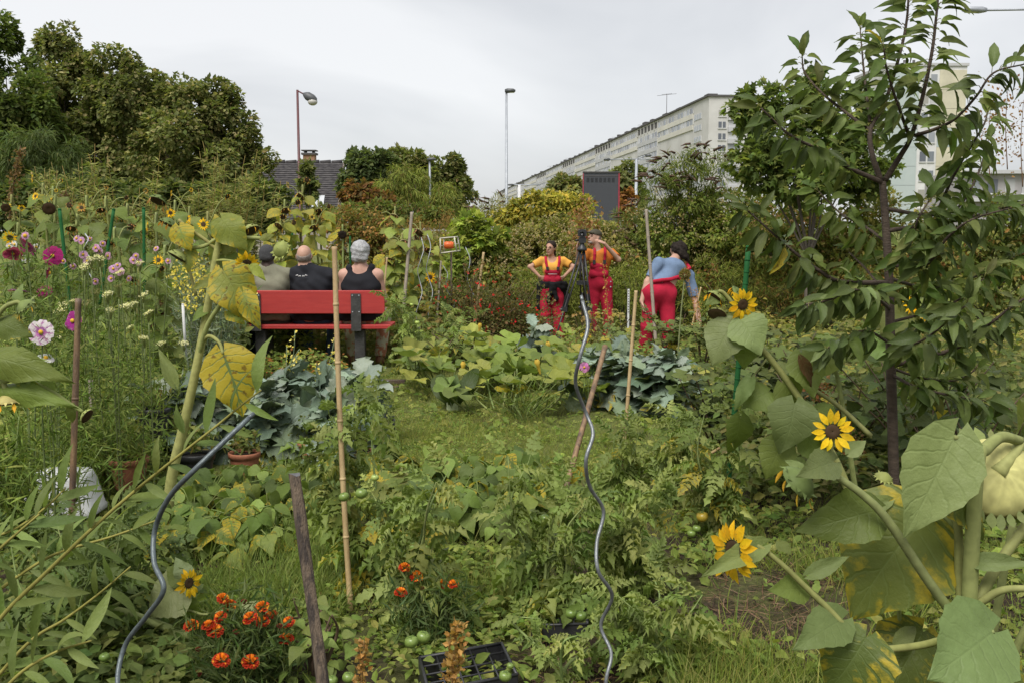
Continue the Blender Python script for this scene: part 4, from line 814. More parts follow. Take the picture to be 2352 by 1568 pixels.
def hero_left():
    y = 4.6; t = thing('sunflower', 'tall yellowing sunflower with thick pale stem left of the bench', 'sunflower', Vector((P(385, 1140, y).x, y, gz(-1.6, y))))
    b = Vector((P(378, 1180, y).x, y, gz(-1.6, y) - .05))
    stems(t, [([b, (392, 1110, y), (420, 985, y), (450, 850, y), (478, 700, y), (496, 591, y), (507, 535, y)], .028, .014)], (.30, .30, .10), n=10)
    stems(t, [([(455, 820, y), (478, 745, y - .05), (520, 680, y - .08), (548, 625, y - .1), (560, 595, y - .1), (570, 592, y - .1)], .012, .008), ([(500, 575, y), (470, 550, y), (440, 530, y), (410, 505, y)], .009, .007), ([(503, 560, y), (545, 548, y), (600, 548, y + .02), (630, 556, y + .02)], .010, .008), ([(495, 600, y), (515, 598, y - .05), (545, 602, y - .05)], .007, .006), ([(462, 790, y), (480, 772, y - .05), (503, 786, y - .08), (512, 812, y - .1)], .010, .007), ([(505, 545, y), (470, 565, y), (440, 570, y), (425, 575, y)], .010, .008), ([(450, 680, y + .1), (430, 610, y + .1), (395, 585, y + .1)], .008, .006)], (.26, .27, .09), name='branch')
    head(t, P(409, 592, y), (-.5, -.3, -.85), .12, 'seed', back=(.22, .25, .08)); head(t, P(385, 515, y + .1), (-.4, -.25, -.8), .10, 'droop', 12, disc=(.07, .04, .02), pcol=(.5, .28, .04)); head(t, P(520, 562, y + .06), (.1, .8, -.5), .145, 'seed', back=(.30, .32, .11)); head(t, P(567, 606, y - .1), (.25, -.9, -.35), .115, 'open', 20, True); head(t, P(516, 668, y - .05), (.3, .85, .1), .135, 'open', 20, True, back=(.11, .15, .05)); head(t, P(577, 530, y + .1), (.3, -.2, -.5), .10, 'droop', 8, back=(.26, .28, .09)); head(t, P(646, 574, y + .02), (.3, .9, -.2), .10, 'seed', back=(.24, .27, .08)); head(t, P(362, 462, y + .3), (-.2, -.4, -.7), .10, 'droop', 12, pcol=(.4, .25, .08))
    Y1 = (.16, .19, .05)
    for a, b, c, yl, sx in (((508, 502, y - .03), (556, 566, y - .1), Y1, .40, 1.05), ((411, 520, y - .03), (428, 570, y - .08), Y1, .62, 1.2), ((440, 575, y), (425, 620, y - .05), Y1, .45, .9), ((513, 622, y - .1), (572, 730, y - .2), Y1, .5, .92), ((558, 672, y - .14), (588, 752, y - .2), Y1, .58, .7), ((502, 640, y - .06), (440, 660, y - .12), Y1, .42, .8), ((524, 715, y - .1), (562, 735, y - .12), Y1, .5, 1.), ((514, 812, y - .1), (562, 952, y - .16), (.10, .14, .06), .72, 1.15), ((500, 560, y), (480, 600, y), Y1, .4, .9), ((575, 610, y - .1), (610, 640, y - .12), (.2, .24, .05), .3, .7),
                            ((555, 590, y), (590, 530, y + .02), Y1, .35, .6), ((470, 545, y), (440, 520, y), Y1, .3, .8), ((520, 585, y + .05), (545, 640, y + .05), SG, .1, 1.), ((600, 548, y), (628, 535, y), Y1, .3, .7), ((475, 710, y), (440, 735, y - .05), SG2, .2, .8), ((492, 615, y), (460, 640, y), SG2, .2, .9), ((420, 985, y - .05), (400, 930, y - .1), SG, .1, .5), ((400, 880, y + .1), (365, 800, y + .1), SG, 0, .5)):
        lf(t, a, b, col=c, yel=yl, sx=sx * .86)
hero_left()
def sunflower(label, uh, vh, y, hd=.17, state='droop', face=(0, -.6, -.6), nl=9, yel=.12, extra=0, group='sunflowers in the far bed', col=SG2, pc=YEL, lsz=.22, lean=0., disc=(.06, .035, .018), back=(.17, .2, .06)):
    p = P(uh, vh, y); x0 = p.x + lean + random.uniform(-.08, .08); b = on(x0, y + random.uniform(0, .15)); t = thing('sunflower', label, 'sunflower', b, group)
    top = p + Vector((0, .04, .06)); pth = bez([b - Vector((0, 0, .05)), b.lerp(top, .5) + Vector((random.uniform(-.04, .04), 0, 0)), top + Vector((-.03 * face[0], .02, .02)), p - Vector(face).normalized() * hd * .25], 6)
    MB().tube(pth, np.linspace(.017, .009, len(pth)), 7, jit(STM)).build('stem', LS, t)
    p = p + Vector((0, -.10, 0)) if 'bed' in group else p
    head(t, p, face, hd, state, 15, pcol=pc, disc=disc, back=back)
    h = top.z - b.z
    for k in range(extra):
        a = random.uniform(0, 6.28); q0 = pth[int(len(pth) * .6)]; q = q0 + Vector((.18 * math.cos(a), .12 * math.sin(a), random.uniform(.0, .3)))
        MB().tube(bez([q0, q0.lerp(q, .5) + Vector((0, 0, .05)), q], 4), .006, 5, STM).build('branch', LS, t); head(t, q, (math.cos(a), -.7, random.uniform(-.5, .2)), hd * random.uniform(.5, .7), random.choice(('open', 'droop')), 12, pcol=pc)
    m = MB()
    for k in range(nl):
        f = .2 + .64 * (k + random.random()) / nl; q0 = pth[int(f * (len(pth) - 5))]; a = k * 2.4 + random.uniform(-.4, .4); d = Vector((math.cos(a), math.sin(a) * .8 - .2, .25)); ln = lsz * random.uniform(.7, 1.2)
        q = q0 + d * ln * .5; m.tube([q0, q0.lerp(q, .6) + Vector((0, 0, .03)), q], [.005, .004, .003], 4, STM)
        yy = max(0, random.gauss(yel, .16)); put(random.choice(SUNF), 'leaf', t, q, d + Vector((0, -.1, random.uniform(-1.1, -.3))), Vector((-.2 * d.x, -.6, 1)) + rv(.25), ln * 1.2, jit(col, .2, .1), min(.7, yy), random.uniform(.85, 1.1))
    m.build('petioles', LS, t)['kind'] = 'stuff'
    return t
for a in (('sunflower with small yellow bloom high at the left, left of a pair', 93, 452, 9.6, .10, 'open', (-.3, -.8, .3)), ('small upright yellow sunflower bloom next to the dark seed head', 121, 458, 9.8, .09, 'open', (.5, -.7, .3)),
          ('sunflower with large dark brown seed head and no petals', 124, 480, 9.0, .17, 'seed', (.3, -.8, -.3)), ('sunflower with wide yellow bloom at the far left edge', 37, 546, 8.2, .15, 'open', (.1, -.7, -.3)),
          ('dried beige drooping sunflower head below the dark seed head', 175, 526, 8.6, .13, 'droop', (.2, -.5, -.8)), ('dried sunflower head nodding between the two green stakes', 242, 484, 9.2, .12, 'droop', (.3, -.5, -.8)),
          ('withered pale sunflower head just right of the leaning green stake', 288, 500, 9.4, .11, 'droop', (-.2, -.5, -.8)), ('yellow sunflower blooms behind the dried nodding head', 197, 478, 10., .12, 'open', (.2, -.8, .2)),
          ('small yellow sunflower left of the hanging brown head', 349, 520, 8.8, .12, 'open', (-.8, -.5, .1)), ('orange yellow sunflower under the high drooping head', 400, 490, 9.6, .11, 'open', (.2, -.9, 0)),
          ('yellow sunflower facing the camera just left of the large leaf', 475, 516, 9.2, .14, 'open', (.1, -1, .1)), ('orange sunflower blooms above the large yellow leaf', 436, 502, 10.2, .12, 'open', (.6, -.6, .2)),
          ('small bright yellow sunflower above the yellow brassica blossom', 375, 597, 7.6, .10, 'open', (.1, -1, .3)), ('sunflower with torn yellow petals low in the pale cosmos', 316, 640, 7.4, .11, 'droop', (.1, -.5, -.7)),
          ('dried sunflower head hanging in the middle of the far bed', 260, 557, 8.4, .12, 'droop', (0, -.6, -.7)), ('far bed sunflower with seed head at the extreme left', 25, 478, 9.8, .13, 'seed', (.3, -.7, -.3))):
    dry = 'dried' in a[0] or 'wither' in a[0] or 'torn' in a[0]
    sunflower(*a[:4], a[4] * .82, a[5], a[6], nl=19, extra=1, pc=(.45, .26, .08) if dry else YEL, lsz=.14)
GP2 = 'fading sunflowers behind the bench'
for lab, u, v, y in (('tall fading pale yellow sunflower in front of the slate roof', 690, 452, 12.4), ('fading sunflower left of the tall one by the roof', 655, 485, 12.2), ('fading sunflower right of the tall one by the roof', 733, 487, 12.6), ('fading sunflower low behind the bald man', 720, 525, 12.), ('fading sunflower behind the man in olive', 640, 520, 12.)):
    sunflower(lab, u, v, y, .14, 'droop', (random.uniform(-.5, .5), -.6, -.6), 36, .4, 2, GP2, (.22, .25, .055), (.5, .36, .08), .15, back=(.28, .29, .09))
for lab, u, v, y in (('withered sunflower with dried heads above the grey leaning cane', 905, 500, 12.6), ('withered sunflower with beige heads right of the grey leaning cane', 962, 535, 12.3), ('withered pale sunflower beside the first spiral rod', 925, 560, 11.9), ('withered sunflower low behind the grey haired person', 895, 600, 11.9), ('withered sunflower between cane and wire cage', 985, 575, 12.8)):
    sunflower(lab, u, v, y, .15, 'droop', (random.uniform(-.5, .5), -.6, -.6), 32, .36, 1, 'withered sunflowers right of the bench', (.19, .23, .06), (.30, .19, .08), .15, back=(.26, .24, .10))
sunflower('bright yellow sunflower with dark centre beside the red salvia', 988, 637, 12.2, .14, 'open', (.2, -1, 0), 5, .1, 0, 'lone sunflowers')
sunflower('dried black sunflower head on bare stalk behind the bald man', 786, 540, 11.9, .12, 'seed', (.1, -.9, -.2), 2, .6, 0, 'lone sunflowers', disc=(.02, .014, .01), back=(.05, .03, .02))
for lab, u, v in (('yellow sunflower behind the cherry trunk, left of three', 2090, 700), ('yellow sunflower behind the cherry trunk, in the middle of three', 2118, 712), ('yellow sunflower behind the cherry trunk, right of three', 2142, 722)):
    sunflower(lab, u, v, 6.3, .14, 'open', (random.uniform(-.6, .6), -.8, .3), 6, .1, 0, 'sunflowers behind the cherry trunk')
def hero_edge():
    y = 2.6; t = thing('sunflower', 'sunflower leaning in from the left edge with faded nodding head', 'sunflower', P(-70, 1500, y))
    stems(t, [([(-70, 1500, y), (-50, 1100, y), (-30, 890, y)], .016, .012)]); stems(t, [([(-30, 890, y), (40, 868, y), (110, 895, y), (165, 930, y), (190, 945, y)], .009, .005), ([(-30, 880, y), (0, 872, y), (12, 890, y), (15, 905, y)], .008, .007)], name='branch')
    head(t, P(22, 925, y), (.15, -.1, -1), .09, 'droop', 10, back=(.38, .33, .12), disc=(.05, .03, .02)); head(t, P(200, 955, y), (.7, -.2, -.4), .05, 'seed', back=(.34, .38, .12))
    for a, b, c, yl, sx in (((-30, 815, y - .02), (122, 846, y - .1), SG2, 0, .42), ((0, 890, y), (125, 902, y - .1), SG2, 0, .3), ((40, 872, y), (95, 888, y - .02), SG2, .4, .5), ((105, 870, y), (118, 915, y), SG, 0, .7), ((165, 930, y), (158, 975, y), SG2, .1, .7)): lf(t, a, b, col=c, yel=yl, sx=sx)
    t = thing('sunflower', 'nodding sunflower head with orange petals at left above the striped cosmos', 'sunflower', P(-40, 1100, 3.4))
    stems(t, [([(-40, 1100, 3.4), (-30, 800, 3.4), (0, 718, 3.4), (35, 695, 3.4), (52, 700, 3.4)], .010, .007)]); head(t, P(60, 706, 3.4), (.5, .35, -.75), .085, 'droop', 11, True, back=(.15, .19, .06))
    lf(t, (40, 694, 3.4), (44, 650, 3.4), sx=.7); lf(t, (0, 740, 3.4), (55, 765, 3.35), col=SG2, yel=.35, sx=.8)
    y = 3.3; t = thing('sunflower', 'sunflower lying over the grass with one bloom facing right', 'sunflower', on(P(390, 1460, y).x, y))
    stems(t, [([(440, 1462, y), (330, 1420, y), (290, 1405, y), (250, 1395, y)], .016, .012)], (.30, .31, .12)); stems(t, [([(330, 1420, y), (370, 1385, y), (400, 1395, y), (425, 1375, y), (430, 1350, y)], .006, .005), ([(320, 1415, y), (420, 1400, y), (470, 1410, y), (520, 1400, y)], .005, .004), ([(250, 1395, y), (330, 1358, y)], .006, .005)], name='branch')
    head(t, P(434, 1338, y - .02), (.75, -.6, .1), .10, 'open', 16, True)
    for a, b, c, yl, sx in (((420, 1345, y), (318, 1395, y - .05), (.22, .26, .13), .2, 1.2), ((430, 1330, y), (400, 1280, y), (.2, .24, .14), 0, .8), ((420, 1335, y), (375, 1300, y), SG2, 0, .8), ((425, 1380, y), (455, 1420, y), SG2, 0, .9), ((560, 1400, y), (650, 1425, y), (.24, .28, .16), 0, .6), ((430, 1360, y), (470, 1330, y + .1), SG2, 0, .7)): lf(t, a, b, col=c, yel=yl, sx=sx)
hero_edge()
# ------------------------------------------------------------------ cherry tree
def tmesh(me):
    V = [tuple(v.co) for v in me.vertices]; return tm(V, [tuple(p.vertices) for p in me.polygons])
def cherry():
    y = 4.6; CB = mat('cherry_bark', (.045, .030, .020), (.085, .06, .042), .8, 14, .6, stretch=(1, 1, 3))
    t = thing('cherry_tree', 'young cherry tree with dark trunk and long toothed leaves at right', 'tree', on(P(2056, 1150, y).x, y))
    B = [([(2056, 1200, 0), (2050, 960, 0), (2046, 820, 0), (2044, 700, 0), (2040, 600, 0), (2032, 480, 0), (2027, 417, 0)], .026, .016, 0),
         ([(2027, 420, 0), (1939, 380, -.1), (1929, 356, -.1), (1872, 339, -.2), (1812, 309, -.25), (1748, 249, -.3)], .012, .004, 1),
         ([(2023, 415, 0), (2003, 353, 0), (2000, 296, .05), (2033, 235, .1), (2070, 111, .1), (2084, 34, .1), (2087, -40, .1)], .014, .004, 1),
         ([(2000, 300, .05), (1960, 272, .1), (1892, 218, .15), (1849, 168, .2), (1842, 128, .2)], .009, .003, 1), ([(1998, 280, .05), (1986, 181, .2), (1976, 71, .25)], .008, .003, 1),
         ([(2033, 415, 0), (2070, 356, -.05), (2094, 312, -.1), (2121, 215, -.15), (2141, 118, -.2), (2151, 34, -.2), (2158, -40, -.2)], .014, .004, 1), ([(2087, 310, -.1), (2060, 235, -.2), (2037, 161, -.25), (2030, 111, -.3)], .008, .003, 1),
         ([(2101, 312, -.1), (2151, 296, -.2), (2195, 272, -.3), (2242, 222, -.35), (2282, 168, -.4), (2352, 148, -.4)], .009, .003, 1), ([(2033, 480, 0), (2134, 494, .1), (2201, 477, .2), (2252, 386, .25), (2262, 330, .3)], .010, .003, 1),
         ([(2150, 494, .1), (2195, 396, .0), (2255, 296, -.1), (2268, 262, -.1)], .008, .003, 1), ([(2040, 530, 0), (2208, 504, .3), (2352, 464, .4), (2420, 450, .4)], .011, .004, 1),
         ([(2043, 650, 0), (1933, 647, -.25), (1886, 625, -.3), (1832, 586, -.35), (1778, 539, -.4), (1706, 474, -.4)], .012, .003, 1), ([(2042, 610, 0), (2127, 607, -.2), (2170, 553, -.3), (2230, 506, -.4), (2352, 470, -.5)], .010, .003, 1),
         ([(2048, 840, 0), (2181, 805, -.2), (2246, 766, -.3), (2282, 737, -.35), (2352, 686, -.4), (2420, 660, -.4)], .012, .003, 1), ([(2048, 845, 0), (2120, 868, .1), (2192, 873, .1), (2240, 850, .1)], .007, .003, 1),
         ([(2045, 710, 0), (1980, 665, -.3), (1900, 690, -.4), (1850, 700, -.45)], .008, .003, 1), ([(2046, 790, 0), (1990, 760, -.2), (1930, 780, -.35), (1900, 800, -.4)], .007, .003, 1), ([(2048, 860, 0), (2110, 890, -.2), (2200, 910, -.3), (2300, 925, -.3)], .008, .003, 1),
         ([(2042, 560, 0), (1985, 520, .2), (1930, 490, .3), (1880, 440, .35)], .008, .003, 1), ([(2043, 640, 0), (2130, 660, .3), (2230, 640, .4), (2330, 590, .45)], .009, .003, 1), ([(2046, 740, 0), (2120, 720, .1), (2200, 690, .05), (2260, 640, .0)], .008, .003, 1), ([(2045, 600, 0), (2090, 560, -.2), (2110, 500, -.3), (2150, 440, -.3)], .007, .003, 1), ([(2045, 690, 0), (1990, 620, .2), (1950, 580, .3)], .007, .003, 1), ([(2048, 800, 0), (2100, 790, -.3), (2150, 760, -.4), (2220, 700, -.5)], .007, .003, 1)]
    L_ = []
    for pts, r0, r1, lv in B:
        q = bez([P(u, v, y + dy) for u, v, dy in pts], 8); MB().tube(q, np.linspace(r0, r1, len(q)), 7).build('trunk' if not lv else 'branch', CB, t)
        if not lv: continue
        acc = 0.; k = 0; tot = sum((q[i + 1] - q[i]).length for i in range(len(q) - 1)); run = 0
        for i in range(len(q) - 1):
            sg = (q[i + 1] - q[i]); run += sg.length; acc += sg.length
            if run < tot * .22: acc = min(acc, .03); continue
            while acc > .0118:
                acc -= .0118; k += 1; ax = sg.normalized(); sd = ax.cross(Vector((0, 1, .2))).normalized() * (1 if k % 2 else -1)
                low = ss(300, 700, (784 - (q[i].z - CH) / q[i].y * F))  # lower sprays hang more
                d = sd * random.uniform(.5, 1.) + ax * random.uniform(.2, .8) + Vector((random.gauss(0, .3), random.gauss(-.15, .45), random.uniform(-.8, .1) - .35 * low))
                L_.append((q[i] + ax * acc, d.normalized(), Vector((random.gauss(0, .35), -.75, .75)) + rv(.2), random.uniform(.075, .14)))
        for _ in range(3): L_.append((q[-1], ((q[-1] - q[-3]).normalized() + rv(.4)).normalized(), Vector((0, -.8, .6)) + rv(.2), random.uniform(.08, .12)))
    L_.sort(key=lambda a: a[0].y + random.uniform(0, .25)); C1 = [(.075, .11, .036), (.09, .13, .045), (.13, .17, .065), (.06, .088, .03)]
    pet = MB()
    for i, (p, d, up, s) in enumerate(L_):
        e = p + d * .022 + Vector((0, 0, .008)); pet.tube([p, p.lerp(e, .6) + Vector((0, 0, .006)), e], .0016, 4, (.2, .2, .06))
        if i < 300:
            yl = .85 if random.random() < .012 else 0; put(random.choice(CHER), 'leaf', t, e, d, up, s, jit(random.choice(C1), .15), yl, random.uniform(.85, 1.15))
    rest = L_[300:]; mb = MB()
    if rest:
        for T, part in ((tmesh(CHER[1]), rest[::2]), (tmesh(CHER[3]), rest[1::2])):
            scatter(mb, T, np.array([tuple(a[0] + a[1] * .022) for a in part]), np.array([tuple(a[1]) for a in part]), np.array([tuple(a[2]) for a in part]), np.array([a[3] for a in part]), cols(len(part), C1))
        mb.build('foliage', LA, t)['kind'] = 'stuff'
    pet.build('petioles', LS, t)['kind'] = 'stuff'; print('cherry leaves', len(L_))
cherry()

# ------------------------------------------------------------------ vegetable plants
BG = [(.11, .165, .042), (.15, .21, .055), (.085, .13, .04)]
def bean(label, b, h=.34, r=.26, n=40, group='bean plants', yel=.2):
    t = thing('bean_plant', label, 'bean plant', b, group); m = MB()
    for k in range(n // 3 + 1):
        a = random.uniform(0, 6.28); q = math.sqrt(random.random()); top = b + Vector((math.cos(a) * r * q, math.sin(a) * r * q * .8, h * random.uniform(.35, 1.) * (1 - .35 * q)))
        m.tube(bez([b + Vector((random.uniform(-.05, .05), random.uniform(-.05, .05), 0)), b.lerp(top, .6) + Vector((0, 0, .05)), top], 3), .0028, 4, jit((.16, .2, .06)))
        d0 = Vector((math.cos(a), math.sin(a) - .35, 0)).normalized(); y = max(0, random.gauss(yel, .28)) if random.random() < .55 else 0; cl = jit(random.choice(BG), .2); s = random.uniform(.075, .12)
        for da in (0, 1.5, -1.5):
            c, s_ = math.cos(da), math.sin(da); d = Vector((d0.x * c - d0.y * s_, d0.x * s_ + d0.y * c, random.uniform(-.9, .0)))
            put(random.choice(BEAN), 'leaf', t, top + d * .015, d, Vector((d0.x * .2, -.3 + d0.y * .2, 1)) + rv(.25), s * random.uniform(.85, 1.1), cl, min(.9, y * random.uniform(.8, 1.2)))
    m.build('stems', LS, t)['kind'] = 'stuff'
    return t
def places(u0, u1, v0, v1, n, minpx=22):
    out = []
    for i in range(n):
        u = u0 + (u1 - u0) * (i + .5) / n + random.uniform(-12, 12); out.append((u, GP(u, v0 + (v1 - v0) * random.random())))
    return out
rowA = places(285, 690, 1200, 1290, 9) + places(420, 520, 1150, 1190, 3) + places(640, 690, 1150, 1190, 2); rowB = places(905, 1260, 1180, 1240, 8) + places(930, 1230, 1120, 1160, 6)
PA = ['left end of the bean row beside the dark spiral', 'second from the left end of the bean row', 'left part of the bean row behind fallen sunflower', 'below the black plastic pot', 'left below the terracotta pot', 'right below the terracotta pot', 'two steps left of the weathered stake', 'touching the weathered stake on its left', 'right end of the row behind the weathered stake',
      'back row below the sunflower stem', 'back row left of the terracotta pot', 'back row at the terracotta pot foot', 'back row left of the weathered stake', 'back row behind the weathered stake top']
PB = ['left end of the second bean bed', 'second from the left in the second bean bed', 'left middle of the second bean bed', 'front middle of the second bean bed', 'just right of the middle of the second bed', 'right part of the second bean bed', 'second from the right in the second bed', 'right end beside the curled tomato',
      'back left corner by the grass path', 'back left middle by the grass path', 'back middle by the grass path', 'back right middle by the grass path', 'back right near the leaning cane', 'back right corner under the leaning cane']
for i, (u, p) in enumerate(rowA): bean('yellow spotted bean bush, ' + PA[i], p, random.uniform(.24, .31), .25, 42, 'bean bushes left of the bamboo pole')
for i, (u, p) in enumerate(rowB): bean('bean bush with browned leaves, ' + PB[i], p, random.uniform(.28, .38), .26, 42, 'bean bushes right of the bamboo pole', .25)
TG = [(.15, .205, .058), (.185, .24, .075), (.23, .27, .095), (.12, .17, .05)]
TFR = mat('green_tomato_skin', (.22, .30, .08), (.30, .36, .12), .3, 6, spec=.5, objcol=True)
def fruit_mesh():
    m = MB(); n = 12
    pr = [(.001, -.8), (.45, -.75), (.85, -.4), (1., .05), (.85, .5), (.5, .72), (.15, .66), (.001, .6)]
    V = [(a * (1 + .05 * math.cos(5 * 2 * math.pi * j / n)) * math.cos(2 * math.pi * j / n), a * (1 + .05 * math.cos(5 * 2 * math.pi * j / n)) * math.sin(2 * math.pi * j / n), z) for a, z in pr for j in range(n)]
    m.add(V, [(i * n + j, i * n + (j + 1) % n, (i + 1) * n + (j + 1) % n, (i + 1) * n + j) for i in range(len(pr) - 1) for j in range(n)]); me = m.mesh('tomato'); me.materials.append(TFR); return me
FRU = fruit_mesh()
def calyx():
    m = MB()
    for k in range(5): a = k * 1.257; m.add([(.15 * math.cos(a + 1.5), .15 * math.sin(a + 1.5), .68), (-.15 * math.cos(a + 1.5), -.15 * math.sin(a + 1.5), .68), (.8 * math.cos(a), .8 * math.sin(a), .75)], [(0, 1, 2)], (.10, .15, .04))
    me = m.mesh('calyx'); me.materials.append(LS); return me
CAL = calyx()
def tomato(label, b, h, r, n, fruits=(), yel=.1, ls=.2, dens_low=.15, group='tomato plants', pal=None, lean=(0, 0), extra_stems=4):
    t = thing('tomato_plant', label, 'tomato plant', b, group); sp = []
    for k in range(extra_stems):
        a = random.uniform(0, 6.28); q = r * random.uniform(.2, .8); top = b + Vector((math.cos(a) * q + lean[0], math.sin(a) * q * .7 + lean[1], h * random.uniform(.7, 1.)))
        pt = bez([b + Vector((random.uniform(-.04, .04), random.uniform(-.03, .03), -.02)), b.lerp(top, .35) + rv(.03), b.lerp(top, .7) + rv(.04), top], 5); MB().tube(pt, np.linspace(.008, .0015, len(pt)), 6, jit((.20, .25, .085))).build('stem', LS, t); sp.append(pt)
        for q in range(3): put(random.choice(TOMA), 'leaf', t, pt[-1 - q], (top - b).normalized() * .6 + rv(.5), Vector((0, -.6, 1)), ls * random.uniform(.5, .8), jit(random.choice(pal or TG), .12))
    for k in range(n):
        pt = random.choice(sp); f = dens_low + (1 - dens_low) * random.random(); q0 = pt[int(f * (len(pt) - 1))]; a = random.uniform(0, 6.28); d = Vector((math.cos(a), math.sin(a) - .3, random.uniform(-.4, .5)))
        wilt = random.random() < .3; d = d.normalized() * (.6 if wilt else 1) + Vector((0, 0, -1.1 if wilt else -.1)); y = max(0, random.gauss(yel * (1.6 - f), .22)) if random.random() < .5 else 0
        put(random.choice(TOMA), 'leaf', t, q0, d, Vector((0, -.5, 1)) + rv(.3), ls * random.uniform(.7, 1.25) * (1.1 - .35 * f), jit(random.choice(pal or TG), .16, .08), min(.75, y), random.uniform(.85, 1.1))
    for u, v, y, d, c in fruits:
        s = d / 2.3 * y / F; p = P(u, v, y); o = put(FRU, 'tomato', t, p, (0, 1, 0), (random.uniform(-.3, .3), -.2, 1), s, c, 1); k = put(CAL, 'calyx', None, (0, 0, 0), (0, 1, 0), (0, 0, 1), 1.); k.parent = o; k.matrix_basis = Matrix.Identity(4)
    return t
G1, G2, OR_ = (.62, .70, .5), (.5, .6, .4), (1.5, .85, .35)
tomato('tall leggy tomato plant tied to the tan bamboo pole', on(P(825, 1500, 3.9).x, 4.0), .82, .24, 100, [(830, 1132, 3.5, 34, G1), (861, 1096, 3.5, 22, (1.2, 1.2, 1)), (790, 1140, 3.6, 30, G1), (868, 1192, 3.6, 15, G1)], .22, .18, .12, extra_stems=6)
tomato('tomato plant with two green fruits arching right of the bamboo pole', on(P(930, 1480, 3.5).x, 3.55), .62, .26, 60, [(950, 1254, 3.5, 26, G1), (974, 1259, 3.5, 24, G1), (945, 1473, 3.15, 40, G1), (972, 1462, 3.2, 40, G1), (800, 1555, 3.0, 36, G1), (762, 1562, 3.0, 34, G1)], .15, .17)
tomato('curled tomato plant left of the shiny steel spiral', on(P(1255, 1470, 3.6).x, 3.65), .66, .27, 95, [(1252, 1190, 3.7, 28, G2), (1312, 1408, 3.3, 34, G2), (1335, 1414, 3.3, 34, G2), (1160, 1552, 2.9, 36, G1), (1172, 1528, 2.9, 20, G1)], .12, .17, extra_stems=6)
tomato('sprawling tomato plant behind the shiny steel spiral', on(P(1440, 1440, 3.8).x, 3.9), .50, .36, 105, [], .08, .17, .05, extra_stems=7)
tomato('low tomato plant at the foot of the shiny steel spiral', on(P(1480, 1570, 3.1).x, 3.2), .34, .32, 60, [], .06, .15, .05, extra_stems=6)
tomato('tomato plant with ripening fruits tied to the green stake', on(P(1640, 1330, 4.6).x, 4.55), .62, .26, 75, [(1613, 1186, 4.5, 34, OR_), (1600, 1213, 4.45, 24, G1), (1588, 1224, 4.45, 26, G1), (1676, 1046, 4.7, 26, OR_), (1648, 1090, 4.6, 22, (1.5, 1.2, .8)), (1628, 1096, 4.6, 12, G1)], .32, .17, extra_stems=5)
tomato('tomato plant with small green fruits left of the green stake', on(P(1570, 1200, 5.2).x, 5.2), .56, .30, 75, [(1576, 1088, 5.1, 18, (1.2, 1.2, 1.1)), (1600, 1110, 5.1, 15, G1), (1574, 1106, 5.15, 17, G1), (1553, 1068, 5.1, 12, G1)], .12, .17, extra_stems=5)
tomato('light green tomato plant beside the thin cane and grass path', on(P(1440, 1180, 5.2).x, 5.3), .46, .30, 70, [], .08, .16, .05, extra_stems=6)
tomato('shaded tomato plant in the bottom left corner', on(P(110, 1560, 3.0).x, 3.1), .55, .40, 85, [(278, 1372, 3.1, 26, G2), (240, 1508, 2.9, 30, G2)], .06, .16, .05, pal=[(.07, .105, .035), (.09, .13, .04)], extra_stems=6)  # darker palette puts the shade into the leaf colour
tomato('shaded tomato plant behind the willow shoot', on(P(250, 1480, 3.4).x, 3.5), .45, .30, 60, [], .1, .16, .05, pal=[(.075, .11, .035), (.09, .13, .045)], extra_stems=5)  # shade painted in again through darker leaf greens
tomato('small tomato plant beside the second black tray', on(P(1290, 1560, 3.0).x, 3.1), .22, .22, 26, [], .1, .12, .1, extra_stems=4)
tomato('pale tomato plant at the left end of the squash path', on(P(890, 1120, 5.6).x, 5.55), .5, .12, 16, [], .15, .17, .1, extra_stems=4)
tomato('tomato plant behind the grey cane at the bench end', on(P(925, 800, 9.8).x, 10.), .8, .3, 60, [(945, 700, 10, 10, (1.5, 1.5, 1)), (958, 741, 10, 14, (1.4, 1.4, 1))], .1, .2, .05, extra_stems=5)
tomato('tomato plant behind the first bright spiral', on(P(985, 800, 10.5).x, 10.8), .6, .35, 55, [], .12, .2, .05, extra_stems=5)
tomato('tomato plant under the wire cage', on(P(1060, 800, 11.).x, 11.4), .6, .35, 55, [], .15, .2, .05, extra_stems=5)
KG = [(.145, .19, .15), (.18, .225, .185), (.105, .145, .11), (.21, .25, .20), (.15, .19, .12)]
